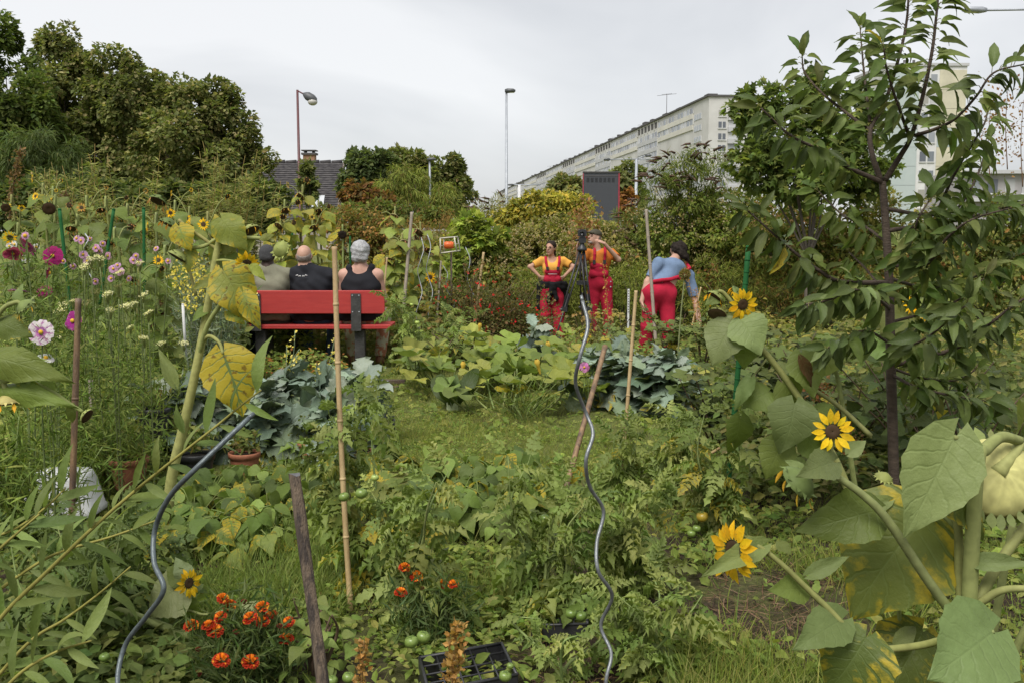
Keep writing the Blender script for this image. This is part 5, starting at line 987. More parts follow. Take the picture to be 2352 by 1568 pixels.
def brassica(label, b, h, n, size, group='blue green brassicas', flowers=0, spread=1.):
    t = thing('broccoli_plant', label, 'broccoli plant', b, group); top = b + Vector((random.uniform(-.05, .05), 0, h)); MB().tube([b - Vector((0, 0, .02)), b.lerp(top, .5) + rv(.015), top], [.02, .017, .01], 7, (.17, .21, .13)).build('stem', LS, t)
    for k in range(n):
        f = (k + .5) / n; a = k * 2.4 + random.uniform(-.3, .3); q = b.lerp(top, .12 + .85 * f); el = .95 * f - .15 + random.uniform(-.45, .45)
        d = Vector((math.cos(a) * math.cos(el) * spread, math.sin(a) * math.cos(el) * spread - .1, math.sin(el) + .25)); yl = .5 if f < .2 and random.random() < .25 else 0
        put(random.choice(BROC), 'leaf', t, q, d, Vector((0, -.25, 1)) + rv(.42), size * random.uniform(.5, 1.35) * (1.15 - .5 * f), jit(random.choice(KG), .22, .05), yl, random.uniform(.9, 1.25))
    if flowers:
        m = MB(); s = MB()
        for k in range(flowers):
            a = random.uniform(0, 6.28); e = top + Vector((math.cos(a) * .10, math.sin(a) * .08, random.uniform(.12, .34))); s.tube(bez([top, top.lerp(e, .5) + rv(.01), e], 3), .003, 4, (.18, .23, .13))
            N = 12; pos = np.array([tuple(e - (e - top).normalized() * random.uniform(0, .12) + rv(.014)) for _ in range(N)]); scatter(m, T_DIA, pos, RNG.normal(size=(N, 3)), RNG.normal(size=(N, 3)), .022, cols(N, [(.75, .66, .16), (.7, .62, .25)], j=.08))
        s.build('flower_stalks', LS, t)['kind'] = 'stuff'; m.build('blossom', LA, t)['kind'] = 'stuff'
    return t
for lab, u, v, y, h, n, s, fl in (('broccoli plant in front of the bench leg, right end of the clump', 825, 1000, 6.6, .47, 64, .25, 0), ('broccoli plant with yellow blossom in the middle of the clump', 740, 1000, 6.5, .47, 64, .25, 3), ('broccoli plant with tall yellow blossom stalk left of the middle', 665, 1000, 6.7, .49, 60, .25, 5), ('broccoli plant hanging over the terracotta pot', 620, 1010, 6.2, .50, 56, .24, 0), ('broccoli plant low in front of the clump beside the bamboo pole', 760, 1040, 6.0, .42, 56, .24, 0),
                              ('broccoli plant just left of the thick sunflower stem', 405, 1010, 6.3, .52, 56, .24, 0), ('broccoli plant at the left end near the dark brown stake', 350, 1020, 6.1, .45, 50, .24, 0), ('broccoli plant between sunflower stem and yellow leaf', 480, 1000, 6.6, .54, 48, .24, 0), ('broccoli plant under the large yellow leaf', 560, 1020, 6.4, .5, 48, .24, 0)):
    brassica(lab, on(P(u, v, y).x, y), h, n, s, flowers=fl)
for lab, u, y, n in (('broccoli plant at the right end of the squash patch', 1555, 7.7, 36), ('broccoli plant right of the thin cane', 1500, 7.8, 36), ('broccoli plant behind the thin cane', 1450, 7.9, 34), ('broccoli plant beside the pink cosmos bloom', 1370, 8.2, 30), ('broccoli plant between the two canes', 1405, 8.1, 30), ('young broccoli plant behind the yellow squash flower', 1235, 10.2, 16)):
    brassica(lab, on(P(u, 900, y).x, y), .46, n + 12, .25, 'pale broccoli in the squash patch')
QG = [(.19, .24, .06), (.15, .205, .055), (.26, .28, .075), (.12, .17, .05)]
def squash(label, b, n, r, h=.38, sz=.25, group='squash plants', yel=.14, fl=None):
    fl = int(random.random() < .45) if fl is None else fl
    t = thing('squash_plant', label, 'squash plant', b, group)
    for k in range(n):
        a = random.uniform(0, 6.28); q = r * math.sqrt(random.random()); o = b + Vector((math.cos(a) * q, math.sin(a) * q * .7, 0)); o.z = gz(o.x, o.y); e = o + Vector((math.cos(a) * .10, math.sin(a) * .08 - .05, h * random.uniform(.45, 1.)))
        MB().tube(bez([o - Vector((math.cos(a), math.sin(a), 0)) * .08, o.lerp(e, .5) + rv(.02), e], 4), np.linspace(.009, .006, 9), 6, jit((.25, .29, .11))).build('petiole', LS, t)
        put(random.choice(SQUA), 'leaf', t, e, (math.cos(a), math.sin(a) - .5, random.uniform(-.35, .1)), Vector((0, -.35, 1)) + rv(.22), sz * random.uniform(.75, 1.2), jit(random.choice(QG), .15, .06), max(0, random.gauss(yel, .2)) if random.random() < .45 else 0)
    for k in range(fl):
        a = random.uniform(0, 6.28); o = b + Vector((math.cos(a) * r * .6, math.sin(a) * r * .5 - .1, h * random.uniform(.5, .95))); d = Vector((random.uniform(-.3, .3), -.3, .9)); m = MB()
        m.lathe([(.006, 0), (.012, .04), (.015, .08), (.024, .11), (.012, .135)], o, 8, (.70, .48, .08), axis=d); m.build('flower', LS, t)
for lab, u, v, n, r in (('squash plant with yellowing leaves at the left end of the patch', 1030, 905, 15, .36), ('squash plant beside the dark chard leaves', 1075, 890, 17, .5), ('squash plant with the palest leaf in front middle of the patch', 1170, 950, 15, .42), ('squash plant with feathery dill growing through', 1200, 890, 17, .5), ('squash plant left of the leaning brown cane', 1300, 905, 17, .5), ('squash plant right of the leaning brown cane', 1390, 935, 14, .42), ('squash plant below the pale broccoli', 1480, 940, 14, .42), ('squash plant at the back left of the patch', 1060, 840, 12, .42), ('squash plant with upright orange flower at the back', 1240, 820, 13, .5)):
    squash(lab, GP(u, v), n, r)
squash('small squash plant left of the patch near the salvia', GP(1010, 800), 9, .4, .3, .2)
def chard():
    b = GP(1040, 945); t = thing('chard_plant', 'chard with tall dark glossy leaves and white stalks in the squash patch', 'chard', b)
    for k in range(9): a = k * 2.4; put(random.choice(CHARD), 'leaf', t, b + Vector((math.cos(a) * .03, math.sin(a) * .03, .02)), (math.cos(a) * .5, math.sin(a) * .4 - .1, 1.), (0, -1, .3), random.uniform(.27, .38), jit((.05, .08, .024)), .0)
    m = MB(); m.lathe([(.05, 0), (.055, .06), (.03, .14)], b, 10, (.5, .55, .35)); m.build('stalk_base', LS, t)
chard()

# ------------------------------------------------------------------ bushes in the garden
def bush(label, b, h, r, n, meshes, size, pal, group=None, yel=.0, name='bush', cat='bush', stems_=8, stemcol=(.10, .07, .045), top=.2):
    t = thing(name, label, cat, b, group); m = MB()
    for k in range(stems_):
        a = k * 6.28 / stems_ + random.uniform(-.3, .3); e = b + Vector((math.cos(a) * r * random.uniform(.3, .95), math.sin(a) * r * .8 * random.uniform(.3, .95), h * random.uniform(.6, 1.))); pt = bez([b - Vector((0, 0, .03)), b.lerp(e, .5) + Vector((0, 0, .08 * h)) + rv(.03), e], 6)
        m.tube(pt, np.linspace(.008, .003, len(pt)), 5, jit(stemcol))
        for j in range(n // stems_):
            f = top + (1 - top) * random.random() ** .7; q = pt[int(f * (len(pt) - 1))] + rv(.03); aa = random.uniform(0, 6.28); d = Vector((math.cos(aa), math.sin(aa) - .2, random.uniform(-.4, .4)))
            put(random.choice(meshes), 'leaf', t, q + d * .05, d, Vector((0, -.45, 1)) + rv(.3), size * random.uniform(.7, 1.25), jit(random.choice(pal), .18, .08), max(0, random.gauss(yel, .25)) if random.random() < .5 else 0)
    m.build('stems', LS, t)['kind'] = 'stuff'
    return t
CG = [(.12, .155, .05), (.16, .19, .065), (.10, .13, .045)]
for lab, u, y, h, r, n in (('currant bush in front of the stooping man, left half', 1530, 10.2, .72, .38, 110), ('currant bush in front of the stooping man, right half', 1610, 10., .75, .38, 110), ('currant bush left of the thin light cane', 1420, 10.6, .55, .35, 80), ('dark currant bush at the right end of the grass path', 1650, 6.6, .62, .35, 100), ('currant bush behind the mid right sunflower stem', 1760, 7.2, .75, .42, 110), ('currant bush between green stake and cherry', 1850, 7.0, .7, .42, 100)):
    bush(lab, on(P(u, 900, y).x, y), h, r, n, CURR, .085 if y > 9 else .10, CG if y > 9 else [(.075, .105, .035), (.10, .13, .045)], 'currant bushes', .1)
bush('yellowing currant bush left of the tripod', on(P(1215, 800, 13.).x, 13.), .75, .38, 100, CURR, .10, [(.2, .2, .06), (.15, .17, .05)], 'currant bushes', .42)
bush('raspberry cane with tan yellow leaves at the tripod foot', on(P(1350, 800, 12.6).x, 12.6), .8, .35, 60, RASP, .16, [(.22, .19, .07), (.16, .17, .05), (.27, .19, .08)], 'raspberries', .45)
bush('green raspberry growth before the man in the cap', on(P(1400, 800, 12.2).x, 12.2), .6, .4, 70, RASP, .14, [(.13, .16, .05), (.17, .18, .06)], 'raspberries', .2)
bush('mint like leafy clump between the bench and squash patch', on(P(1000, 790, 9.6).x, 10.2), .4, .42, 130, BEAN, .07, [(.16, .21, .06), (.12, .17, .05)], 'leafy clumps', .05, stems_=14)
bush('mint like leafy clump left of the salvia foot', on(P(1050, 790, 10.).x, 10.6), .4, .5, 120, BEAN, .07, [(.16, .21, .06), (.12, .17, .05)], 'leafy clumps', .05, stems_=14)
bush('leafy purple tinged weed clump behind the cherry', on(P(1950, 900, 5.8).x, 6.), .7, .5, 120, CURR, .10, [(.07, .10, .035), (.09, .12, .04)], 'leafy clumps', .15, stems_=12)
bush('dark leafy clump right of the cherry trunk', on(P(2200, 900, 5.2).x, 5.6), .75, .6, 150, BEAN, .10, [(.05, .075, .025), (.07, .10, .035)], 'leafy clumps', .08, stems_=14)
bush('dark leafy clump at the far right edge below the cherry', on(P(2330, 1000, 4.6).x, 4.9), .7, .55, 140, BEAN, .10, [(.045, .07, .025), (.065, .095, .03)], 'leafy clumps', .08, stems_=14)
bush('bushy basil like seedling left of the weathered stake', on(P(715, 1500, 3.1).x, 3.15), .26, .16, 60, BEAN, .055, [(.17, .23, .07), (.13, .18, .05)], 'small leafy seedlings', .0, stems_=8)
def salvia():
    y = 12.6; b = on(P(1085, 790, y).x, y); t = thing('salvia_bush', 'fine twiggy salvia bush dotted with small red flowers', 'bush', b); lb = [(b + Vector((dx, 0, dz)), (.46, .42, .46)) for dx, dz in ((-.4, .6), (.0, .75), (.42, .65), (-.1, .3), (.3, .3), (-.6, .35), (.68, .4))]
    m = MB()
    for k in range(60): c, r = random.choice(lb); e = c + Vector((random.uniform(-1, 1) * r[0], random.uniform(-1, 1) * r[1], random.uniform(0, 1.1) * r[2])); m.tube(bez([b + rv(.05), b.lerp(e, .6) + rv(.03), e], 3), .005, 4, jit((.11, .08, .05)))
    m.build('stems', LS, t)['kind'] = 'stuff'
    crown(MB(), lb, 12000, .042, [(.10, .10, .045), (.13, .115, .055), (.085, .10, .04), (.15, .10, .055)], T_DIA, shell=.2, rsub=.5, droop=0).build('foliage', LA, t, smooth=False)['kind'] = 'stuff'
    f = MB(); N = 130; q = RNG.integers(0, len(lb), N); C = np.array([tuple(a[0]) for a in lb])[q]; Rr = np.array([a[1] for a in lb])[q]; u = norm(RNG.normal(size=(N, 3)) + np.array([0, -.9, .5])); pos = C + u * Rr * 1.05
    pos = np.repeat(pos, 3, axis=0) + RNG.normal(0, .008, (N * 3, 3)); scatter(f, T_DIA, pos, RNG.normal(size=(N * 3, 3)), RNG.normal(size=(N * 3, 3)), .034, cols(N * 3, [(.50, .015, .03)], j=.1)); f.build('flowers', LA, t, smooth=False)['kind'] = 'stuff'
salvia()
def willows():
    for i, (u, y, top, lab) in enumerate(((120, 15, 400, 'slender willow shoots furthest left behind the sunflower bed'), (225, 15.5, 345, 'tall slender willow shoots left of the middle'), (300, 15, 350, 'tallest slender willow shoots in the middle of the row'), (400, 16, 400, 'slender willow shoots right of the tallest'), (485, 15.5, 365, 'dense slender willow shoots left of the leaning sunflower'), (545, 16, 345, 'tall slender willow shoots near the slate roof'), (605, 16.5, 430, 'shorter willow shoots beside the slate roof'))):
        b = on(X(u, y), y); t = thing('willow_shrub', lab, 'shrub', b, 'willow shoots behind the sunflower bed'); h = P(u, top - 22, y).z - b.z; m = MB(); P_ = []; D_ = []; N_ = []
        for k in range(17):
            e = b + Vector((random.gauss(0, .42), random.gauss(0, .35), h * random.uniform(.6, 1.))); pt = bez([b + Vector((random.gauss(0, .15), random.gauss(0, .12), 0)), b.lerp(e, .5) + rv(.05), e], 8); m.tube(pt, np.linspace(.012, .003, len(pt)), 4, jit((.26, .19, .06)))
            for j in range(170):
                f = random.uniform(.15, 1); q = pt[int(f * (len(pt) - 1))] + rv(.03); a = random.uniform(0, 6.28); P_.append(tuple(q)); D_.append((math.cos(a), math.sin(a), random.uniform(-.2, .9))); N_.append((random.gauss(0, .4), random.gauss(-.3, .4), 1))
        m.build('stems', LS, t)['kind'] = 'stuff'; mb = MB(); scatter(mb, tm([(0, 0, 0), (-.08, .4, .02), (0, .4, 0), (.08, .4, .02), (0, 1, -.2)], [(0, 2, 1), (0, 3, 2), (1, 2, 4), (2, 3, 4)]), np.array(P_), np.array(D_), np.array(N_), RNG.uniform(.10, .19, len(P_)), cols(len(P_), [(.18, .20, .075), (.23, .24, .10), (.13, .155, .055)])); mb.build('foliage', LA, t, smooth=False)['kind'] = 'stuff'
willows()
def willow_fore():
    y = 2.15; t = thing('willow_shoot', 'willow branch with long narrow leaves sweeping in from the left foreground', 'branch', P(-90, 1640, y)); WG = [(.12, .17, .05), (.15, .20, .065), (.095, .14, .042)]
    Bs = [([(-90, 1560, y), (0, 1420, y), (110, 1310, y), (220, 1205, y), (320, 1118, y), (420, 1038, y - .02), (500, 975, y - .03), (560, 925, y - .04), (600, 895, y - .04)], .0055, .0018, .06), ([(-60, 1400, y + .2), (30, 1330, y + .2), (130, 1270, y + .2), (260, 1230, y + .2), (370, 1190, y + .2)], .005, .002, .05), ([(-80, 1640, y + .15), (60, 1480, y + .15), (150, 1420, y + .15), (230, 1360, y + .15), (300, 1300, y + .15)], .005, .002, .05), ([(-60, 1250, y + .3), (40, 1210, y + .3), (110, 1160, y + .3), (150, 1120, y + .3)], .004, .002, .05), ([(-60, 1680, y - .1), (30, 1560, y - .1), (120, 1500, y - .1), (210, 1470, y - .1)], .005, .002, .05), ([(-80, 1330, y - .1), (20, 1240, y - .1), (90, 1180, y - .1)], .004, .002, .05)]
    for pts, r0, r1, gap in Bs:
        q = bez([P(*p) for p in pts], 8); MB().tube(q, np.linspace(r0, r1, len(q)), 7, (.25, .23, .06)).build('stem', LS, t); acc = 0; k = 0
        for i in range(len(q) - 1):
            sg = q[i + 1] - q[i]; acc += sg.length
            while acc > gap * .6:
                acc -= gap * .6; k += 1; ax = sg.normalized(); sd = ax.cross(Vector((0, 1, 0))).normalized() * (1 if k % 2 else -1); d = sd * random.uniform(.4, .9) + ax * random.uniform(.45, .9) + Vector((0, random.uniform(-.6, .5), random.uniform(-.25, .25))); put(random.choice(WILL), 'leaf', t, q[i], d, Vector((random.gauss(0, .4), -.7, .7)), random.uniform(.08, .135), jit(random.choice(WG), .15, .06), .2 if random.random() < .15 else 0, random.uniform(.75, 1.15))
willow_fore()
# ------------------------------------------------------------------ smooth bodies: distance fields turned into one continuous surface
def surfnet(f, org, h):
    s = f < 0; nx, ny, nz = f.shape; c = np.zeros((nx - 1, ny - 1, nz - 1), np.int8)
    off = [(a, b, d) for a in (0, 1) for b in (0, 1) for d in (0, 1)]
    sl = lambda o: (slice(o[0], nx - 1 + o[0]), slice(o[1], ny - 1 + o[1]), slice(o[2], nz - 1 + o[2]))
    for o in off: c += s[sl(o)]
    I = np.argwhere((c > 0) & (c < 8)); acc = np.zeros((len(I), 3)); cnt = np.zeros(len(I))
    for a in off:
        for k in range(3):
            if a[k]: continue
            b = list(a); b[k] = 1; A = I + a; B = I + b; fa = f[A[:, 0], A[:, 1], A[:, 2]]; fb = f[B[:, 0], B[:, 1], B[:, 2]]; m = (fa < 0) != (fb < 0)
            t = np.where(m, fa / np.where(m, fa - fb, 1), 0); p = A.astype(float); p[:, k] += t; acc[m] += p[m]; cnt[m] += 1
    V = org + h * acc / cnt[:, None]; idx = -np.ones(c.shape, np.int64); idx[I[:, 0], I[:, 1], I[:, 2]] = np.arange(len(I)); Fq = []
    for k in range(3):
        u, w = [q for q in range(3) if q != k]; lo = [slice(1, -1)] * 3; lo[k] = slice(0, -1); hi = list(lo); hi[k] = slice(1, None)
        a, b = s[tuple(lo)], s[tuple(hi)]; E = np.argwhere(a != b)
        if not len(E): continue
        base = E.copy(); base[:, u] += 1; base[:, w] += 1; flip = s[base[:, 0], base[:, 1], base[:, 2]]; q = []
        for du, dw in ((-1, -1), (0, -1), (0, 0), (-1, 0)): e = base.copy(); e[:, u] += du; e[:, w] += dw; q.append(idx[e[:, 0], e[:, 1], e[:, 2]])
        q = np.stack(q, 1); 
        if k == 1: flip = ~flip
        q[~flip] = q[~flip][:, ::-1]; Fq.append(q)
    Fq = np.concatenate(Fq); return V, Fq[(Fq >= 0).all(1)]
class Body:
    def __init__(s): s.p = []
    def cap(s, a, b, ra, rb=None, k=.02, flat=False, ky=1.): s.p.append(('c', np.array(tuple(a)), np.array(tuple(b)), ra, ra if rb is None else rb, k, flat)); return s
    def ell(s, c, r, k=.02, fwd=None, up=(0, 0, 1)):
        M = np.eye(3)
        if fwd is not None: f = Vector(fwd).normalized(); x = f.cross(Vector(up)).normalized(); M = np.array([tuple(x), tuple(f), tuple(x.cross(f))])
        s.p.append(('e', np.array(tuple(c)), np.array(r), M, 0, k, 0)); return s
    def clip(s, p, n): s.p.append(('k', np.array(tuple(p)), np.array(tuple(Vector(n).normalized())), 0, 0, 0, 0)); return s
    def sub(s, c, r): s.p.append(('s', np.array(tuple(c)), np.array(r), np.eye(3), 0, 0, 0)); return s
    def mesh(s, h=.011, wr=0., wf=22.):
        lo = np.full(3, 1e9); hi = -lo
        for q in s.p:
            if q[0] == 'c': lo = np.minimum(lo, np.minimum(q[1], q[2]) - max(q[3], q[4])); hi = np.maximum(hi, np.maximum(q[1], q[2]) + max(q[3], q[4]))
            elif q[0] == 'e': lo = np.minimum(lo, q[1] - q[2].max()); hi = np.maximum(hi, q[1] + q[2].max())
        lo -= 4 * h; hi += 4 * h; n = np.ceil((hi - lo) / h).astype(int) + 1; ax = [lo[i] + h * np.arange(n[i]) for i in range(3)]; f = np.full(n, .5)
        for q in s.p:
            if q[0] == 'k':
                d = sum(((ax[i] - q[1][i]) * q[2][i]).reshape([-1 if j == i else 1 for j in range(3)]) for i in range(3)); f = np.maximum(f, d); continue
            if q[0] == 'c': a0 = np.minimum(q[1], q[2]) - max(q[3], q[4]); a1 = np.maximum(q[1], q[2]) + max(q[3], q[4])
            else: a0 = q[1] - q[2].max(); a1 = q[1] + q[2].max()
            mg = .07; i0 = np.maximum(0, ((a0 - mg - lo) / h).astype(int)); i1 = np.minimum(n, ((a1 + mg - lo) / h).astype(int) + 2)
            G = np.stack(np.meshgrid(*[ax[i][i0[i]:i1[i]] for i in range(3)], indexing='ij'), -1); S = tuple(slice(i0[i], i1[i]) for i in range(3)); g = f[S]
            if q[0] == 'c':
                ba = q[2] - q[1]; L2 = ba @ ba; t0 = ((G - q[1]) @ ba) / L2; t = np.clip(t0, 0, 1); d = np.linalg.norm(G - q[1] - t[..., None] * ba, axis=-1) - (q[3] + (q[4] - q[3]) * t)
                if q[6]: L1 = math.sqrt(L2); d = np.maximum(d, np.maximum((t0 - 1) * L1, -t0 * L1))
            else:
                P_ = (G - q[1]) @ q[3].T; k0 = np.linalg.norm(P_ / q[2], axis=-1); k1 = np.linalg.norm(P_ / q[2] ** 2, axis=-1) + 1e-9; d = k0 * (k0 - 1) / k1
            if q[0] == 's': f[S] = np.maximum(g, -d); continue
            kk = q[5]
            if kk > 0: hh = np.maximum(kk - np.abs(g - d), 0) / kk; f[S] = np.minimum(g, d) - hh * hh * kk * .25
            else: f[S] = np.minimum(g, d)
        if wr:
            X_, Y_, Z_ = [a.reshape([-1 if j == i else 1 for j in range(3)]) for i, a in enumerate(ax)]
            f = f + wr * (np.sin(wf * X_ + 11 * Z_ + 3 * np.sin(9 * Y_)) * np.sin(wf * .8 * Z_ - 7 * X_ + 5 * Y_) + .6 * np.sin(wf * 1.9 * (Z_ + .4 * X_) + 6 * np.sin(5 * X_ + 4 * Y_)))
        return surfnet(f, lo, h)
    def build(s, name, m, parent, h=.011, wr=0., wf=22., col=(.5, .5, .5)):
        V, Q = s.mesh(h, wr, wf); mb = MB(); mb.addnp(V, Q.ravel(), np.full(len(Q), 4), np.broadcast_to(np.array(col, float), (len(V), 3))); return mb.build(name, m, parent)
def skin(name, c): return mat(name, c, tuple(x * .85 for x in c), .55, 14, .1, 60, spec=.3)
SK1 = skin('light_skin', (.50, .30, .22)); SK2 = skin('tan_skin', (.46, .26, .18)); SK3 = skin('dark_skin', (.055, .032, .024)); SK4 = skin('pink_skin', (.52, .30, .23))
def cloth(name, c, b=.25): return mat(name, c, tuple(x * .78 for x in c), .9, 9, b, 120, spec=.15)
REDC = cloth('red_workwear', (.42, .018, .045)); ORC = cloth('orange_tshirt', (.52, .165, .03)); YOC = cloth('amber_tshirt', (.72, .36, .07)); BLC = cloth('blue_tshirt', (.16, .225, .34)); BKC = cloth('black_knit', (.012, .012, .013)); NAV = cloth('charcoal_tshirt', (.022, .023, .028)); OLC = cloth('olive_shirt', (.22, .215, .155)); JEAN = cloth('blue_jeans', (.055, .08, .13)); DJEAN = cloth('dark_jeans', (.018, .025, .04)); GRYC = cloth('grey_shirt', (.30, .30, .31)); OLT = cloth('olive_trousers', (.10, .095, .075)); TANK = cloth('black_tank_top', (.02, .02, .024))
HAIRB = mat('dark_brown_hair', (.016, .011, .008), (.03, .02, .015), .6, 40, .5, 90, stretch=(3, 3, .6), spec=.15); HAIRG = mat('grey_hair', (.42, .42, .42), (.26, .26, .27), .6, 40, .9, 90); HAIRK = mat('black_cropped_hair', (.03, .03, .032), (.055, .055, .058), .8, 90, .8, 200); HAIRR = mat('curly_red_hair', (.24, .075, .028), (.13, .04, .018), .6, 40, 1., 70); HAIRS = mat('short_grey_brown_hair', (.16, .13, .11), (.25, .21, .18), .7, 60, .6, 120)
SHOE = mat('shoe_leather', (.22, .09, .05), (.16, .065, .035), .6, 15, .3); SHOED = mat('dark_shoe', (.03, .028, .027), None, .6, 15, .3)
def fingers(B, w, d, n, spread=1., curl=.35, thumb=1, s=1.):
    # five fingers: w wrist, d pointing direction, n back-of-hand normal
    w, d, n = Vector(w), Vector(d).normalized(), Vector(n).normalized(); x = d.cross(n).normalized() * thumb
    B.ell(w + d * .045 * s, (.038 * s, .048 * s, .017 * s), .015, fwd=d, up=n)
    for k, (o, l) in enumerate(((-.028, .068), (-.010, .078), (.010, .074), (.028, .058))):
        a = w + d * .082 * s + x * (-o) * s; b = a + (d * .55 * l * 1. + x * (-o) * .25 * spread - n * l * .25 * curl) * s; c = b + (d * (.5 - .45 * curl) - n * curl * .9).normalized() * l * .5 * s; B.cap(a - d * .02 * s, b, .0098 * s, .0092 * s, .006).cap(b, c, .0092 * s, .0085 * s, .005)
    a = w + d * .025 * s + x * .03 * s; b = a + (x * .6 + d * .6 - n * .15).normalized() * .04 * s; c = b + (x * .25 + d * .9 - n * .2).normalized() * .03 * s; B.cap(a, b, .0125 * s, .0105 * s, .01).cap(b, c, .0105 * s, .009 * s, .006)
def headp(B, c, f, up=(0, 0, 1), s=1., nose=True):
    c, f, up = Vector(c), Vector(f).normalized(), Vector(up).normalized(); x = f.cross(up).normalized(); up = x.cross(f)
    B.ell(c + up * .022 * s - f * .008 * s, (.074 * s, .094 * s, .092 * s), .02, fwd=f, up=up); B.ell(c - up * .045 * s + f * .022 * s, (.056 * s, .062 * s, .068 * s), .03, fwd=f, up=up)
    B.cap(c - up * .102 * s + f * .062 * s, c - up * .095 * s + f * .045 * s, .02 * s, .03 * s, .025)
    for q in (-1, 1):
        B.ell(c + x * (q * .076 * s) - f * .012 * s - up * .005 * s, (.012 * s, .02 * s, .032 * s), .008, fwd=f, up=up); B.cap(c + x * q * .018 * s + f * .080 * s + up * .022 * s, c + x * q * .042 * s + f * .070 * s + up * .02 * s, .009 * s, .008 * s, .012)
    if nose: B.cap(c + f * .086 * s + up * .01 * s, c + f * .106 * s - up * .022 * s, .009 * s, .014 * s, .012); B.cap(c + f * .086 * s - up * .058 * s - x * .014 * s, c + f * .086 * s - up * .058 * s + x * .014 * s, .009 * s, None, .01)
    return x, up
def face(t, c, f, up=(0, 0, 1), s=1., glasses=False, beard=None):
    c, f, up = Vector(c), Vector(f).normalized(), Vector(up).normalized(); x = f.cross(up).normalized(); up = x.cross(f)
    DK = mat('eye_dark', (.02, .015, .012), None, .6, 5, spec=.1); LP = mat('lip', (.36, .13, .11), None, .5, 9)
    for q in (-1, 1):
        o = c + x * q * .031 * s + f * .0755 * s + up * .006 * s; MB().ball(o, .0125 * s, nu=10, nv=6, sq=(1, .8, .62)).build('eye', DK, t); e = o + up * .02 * s + f * .006 * s; MB().tube([e - x * .017 * s - up * .003 * s, e + f * .004 * s, e + x * .017 * s - up * .003 * s], .0045 * s, 5).build('eyebrow', HAIRB, t)
        if glasses: g = o + f * .02 * s - up * .004 * s; MB().tube([tuple(g + x * (.023 * s * math.cos(a)) + up * (.019 * s * math.sin(a))) for a in np.linspace(0, 6.283, 13)], .0022 * s, 5).build('glasses_rim', mat('glasses_metal', (.03, .025, .02), None, .6, 5, spec=.1), t); MB().tube([g + x * q * .023 * s, g + x * q * .052 * s - f * .04 * s, g + x * q * .056 * s - f * .10 * s], .002 * s, 5).build('glasses_arm', mat('glasses_metal', (.03, .025, .02)), t)
    m = c + f * .094 * s - up * .058 * s; MB().tube([m - x * .022 * s - f * .008 * s, m + f * .001 * s, m + x * .022 * s - f * .008 * s], [.003 * s, .0062 * s, .003 * s], 6).build('lips', LP, t)
    if beard: B = Body(); B.ell(c - up * .085 * s + f * .055 * s, (.045 * s, .035 * s, .028 * s), .01, fwd=f, up=up); B.build('beard', beard, t, .007, .002, 90)
def limb(B, a, b, c, r, k=.02): B.cap(a, b, r[0], r[1], k).cap(b, c, r[1], r[2], k)

# ------------------------------------------------------------------ bench and the people sitting on it
def bench():
    y = 10.5; REDB = mat('red_bench_paint', (.42, .035, .03), (.36, .026, .024), .5, 7, .35, 80, stretch=(.5, 5, 5)); BLS = mat('black_steel', (.028, .027, .027), (.05, .048, .046), .6, 12, .4)
    x0, x1 = X(516, y), X(884, y); sx0, sx1 = X(516, y), X(897, y); z1 = P(700, 668, y).z; z0 = P(700, 721, y).z; zs = P(700, 747, y).z; g = gz(-1.4, y)
    t = thing('park_bench', 'red wooden bench with black steel supports seen from behind', 'bench', (x1, y, g))
    def plank(name, a, b, m):
        mb = MB(); e = .006; x_0, y_0, z_0 = a; x_1, y_1, z_1 = b; V = []
        for zz, ins in ((z_0, e), (z_0 + e, 0), (z_1 - e, 0), (z_1, e)):
            V += [(x_0 + ins, y_0 + ins, zz), (x_1 - ins, y_0 + ins, zz), (x_1 - ins, y_1 - ins, zz), (x_0 + ins, y_1 - ins, zz)]
        mb.add(V, [(3, 2, 1, 0), (12, 13, 14, 15)] + [(i * 4 + j, i * 4 + (j + 1) % 4, i * 4 + 4 + (j + 1) % 4, i * 4 + 4 + j) for i in range(3) for j in range(4)]); return mb.build(name, m, t, smooth=False)
    plank('backrest', (x0, y, z0), (x1, y + .045, z1), REDB)
    for k in range(3): plank('seat_plank', (sx0, y + .02 + k * .15, zs - .045), (sx1, y + .155 + k * .15, zs), REDB)
    for u in (819, 590):
        xc = X(u, y); m = MB(); m.box((xc - .052, y - .014, zs - .06), (xc + .052, y - .003, z1 - .03), (.5,) * 3); m.box((xc - .052, y - .012, zs - .06), (xc + .052, y + .45, zs - .048), (.5,) * 3); br = m.build('bracket', BLS, t, smooth=False)
        for dx in (-.035, .035):
            for zz in (z1 - .05, z0 + .02): MB().ball((xc + dx, y - .014, zz), .008, sq=(1, .6, 1)).build('bolt', GALV, br)
        m = MB(); m.box((xc - .03, y + .06, g), (xc + .075, y + .17, zs - .06), (.5,) * 3); m.build('leg', BLS, t, smooth=False); m = MB(); m.box((xc - .02, y + .02, g), (xc + .14, y + .3, g + .05), (.5,) * 3); m.build('foot', BLS, t, smooth=False)
    return zs
ZS = bench()
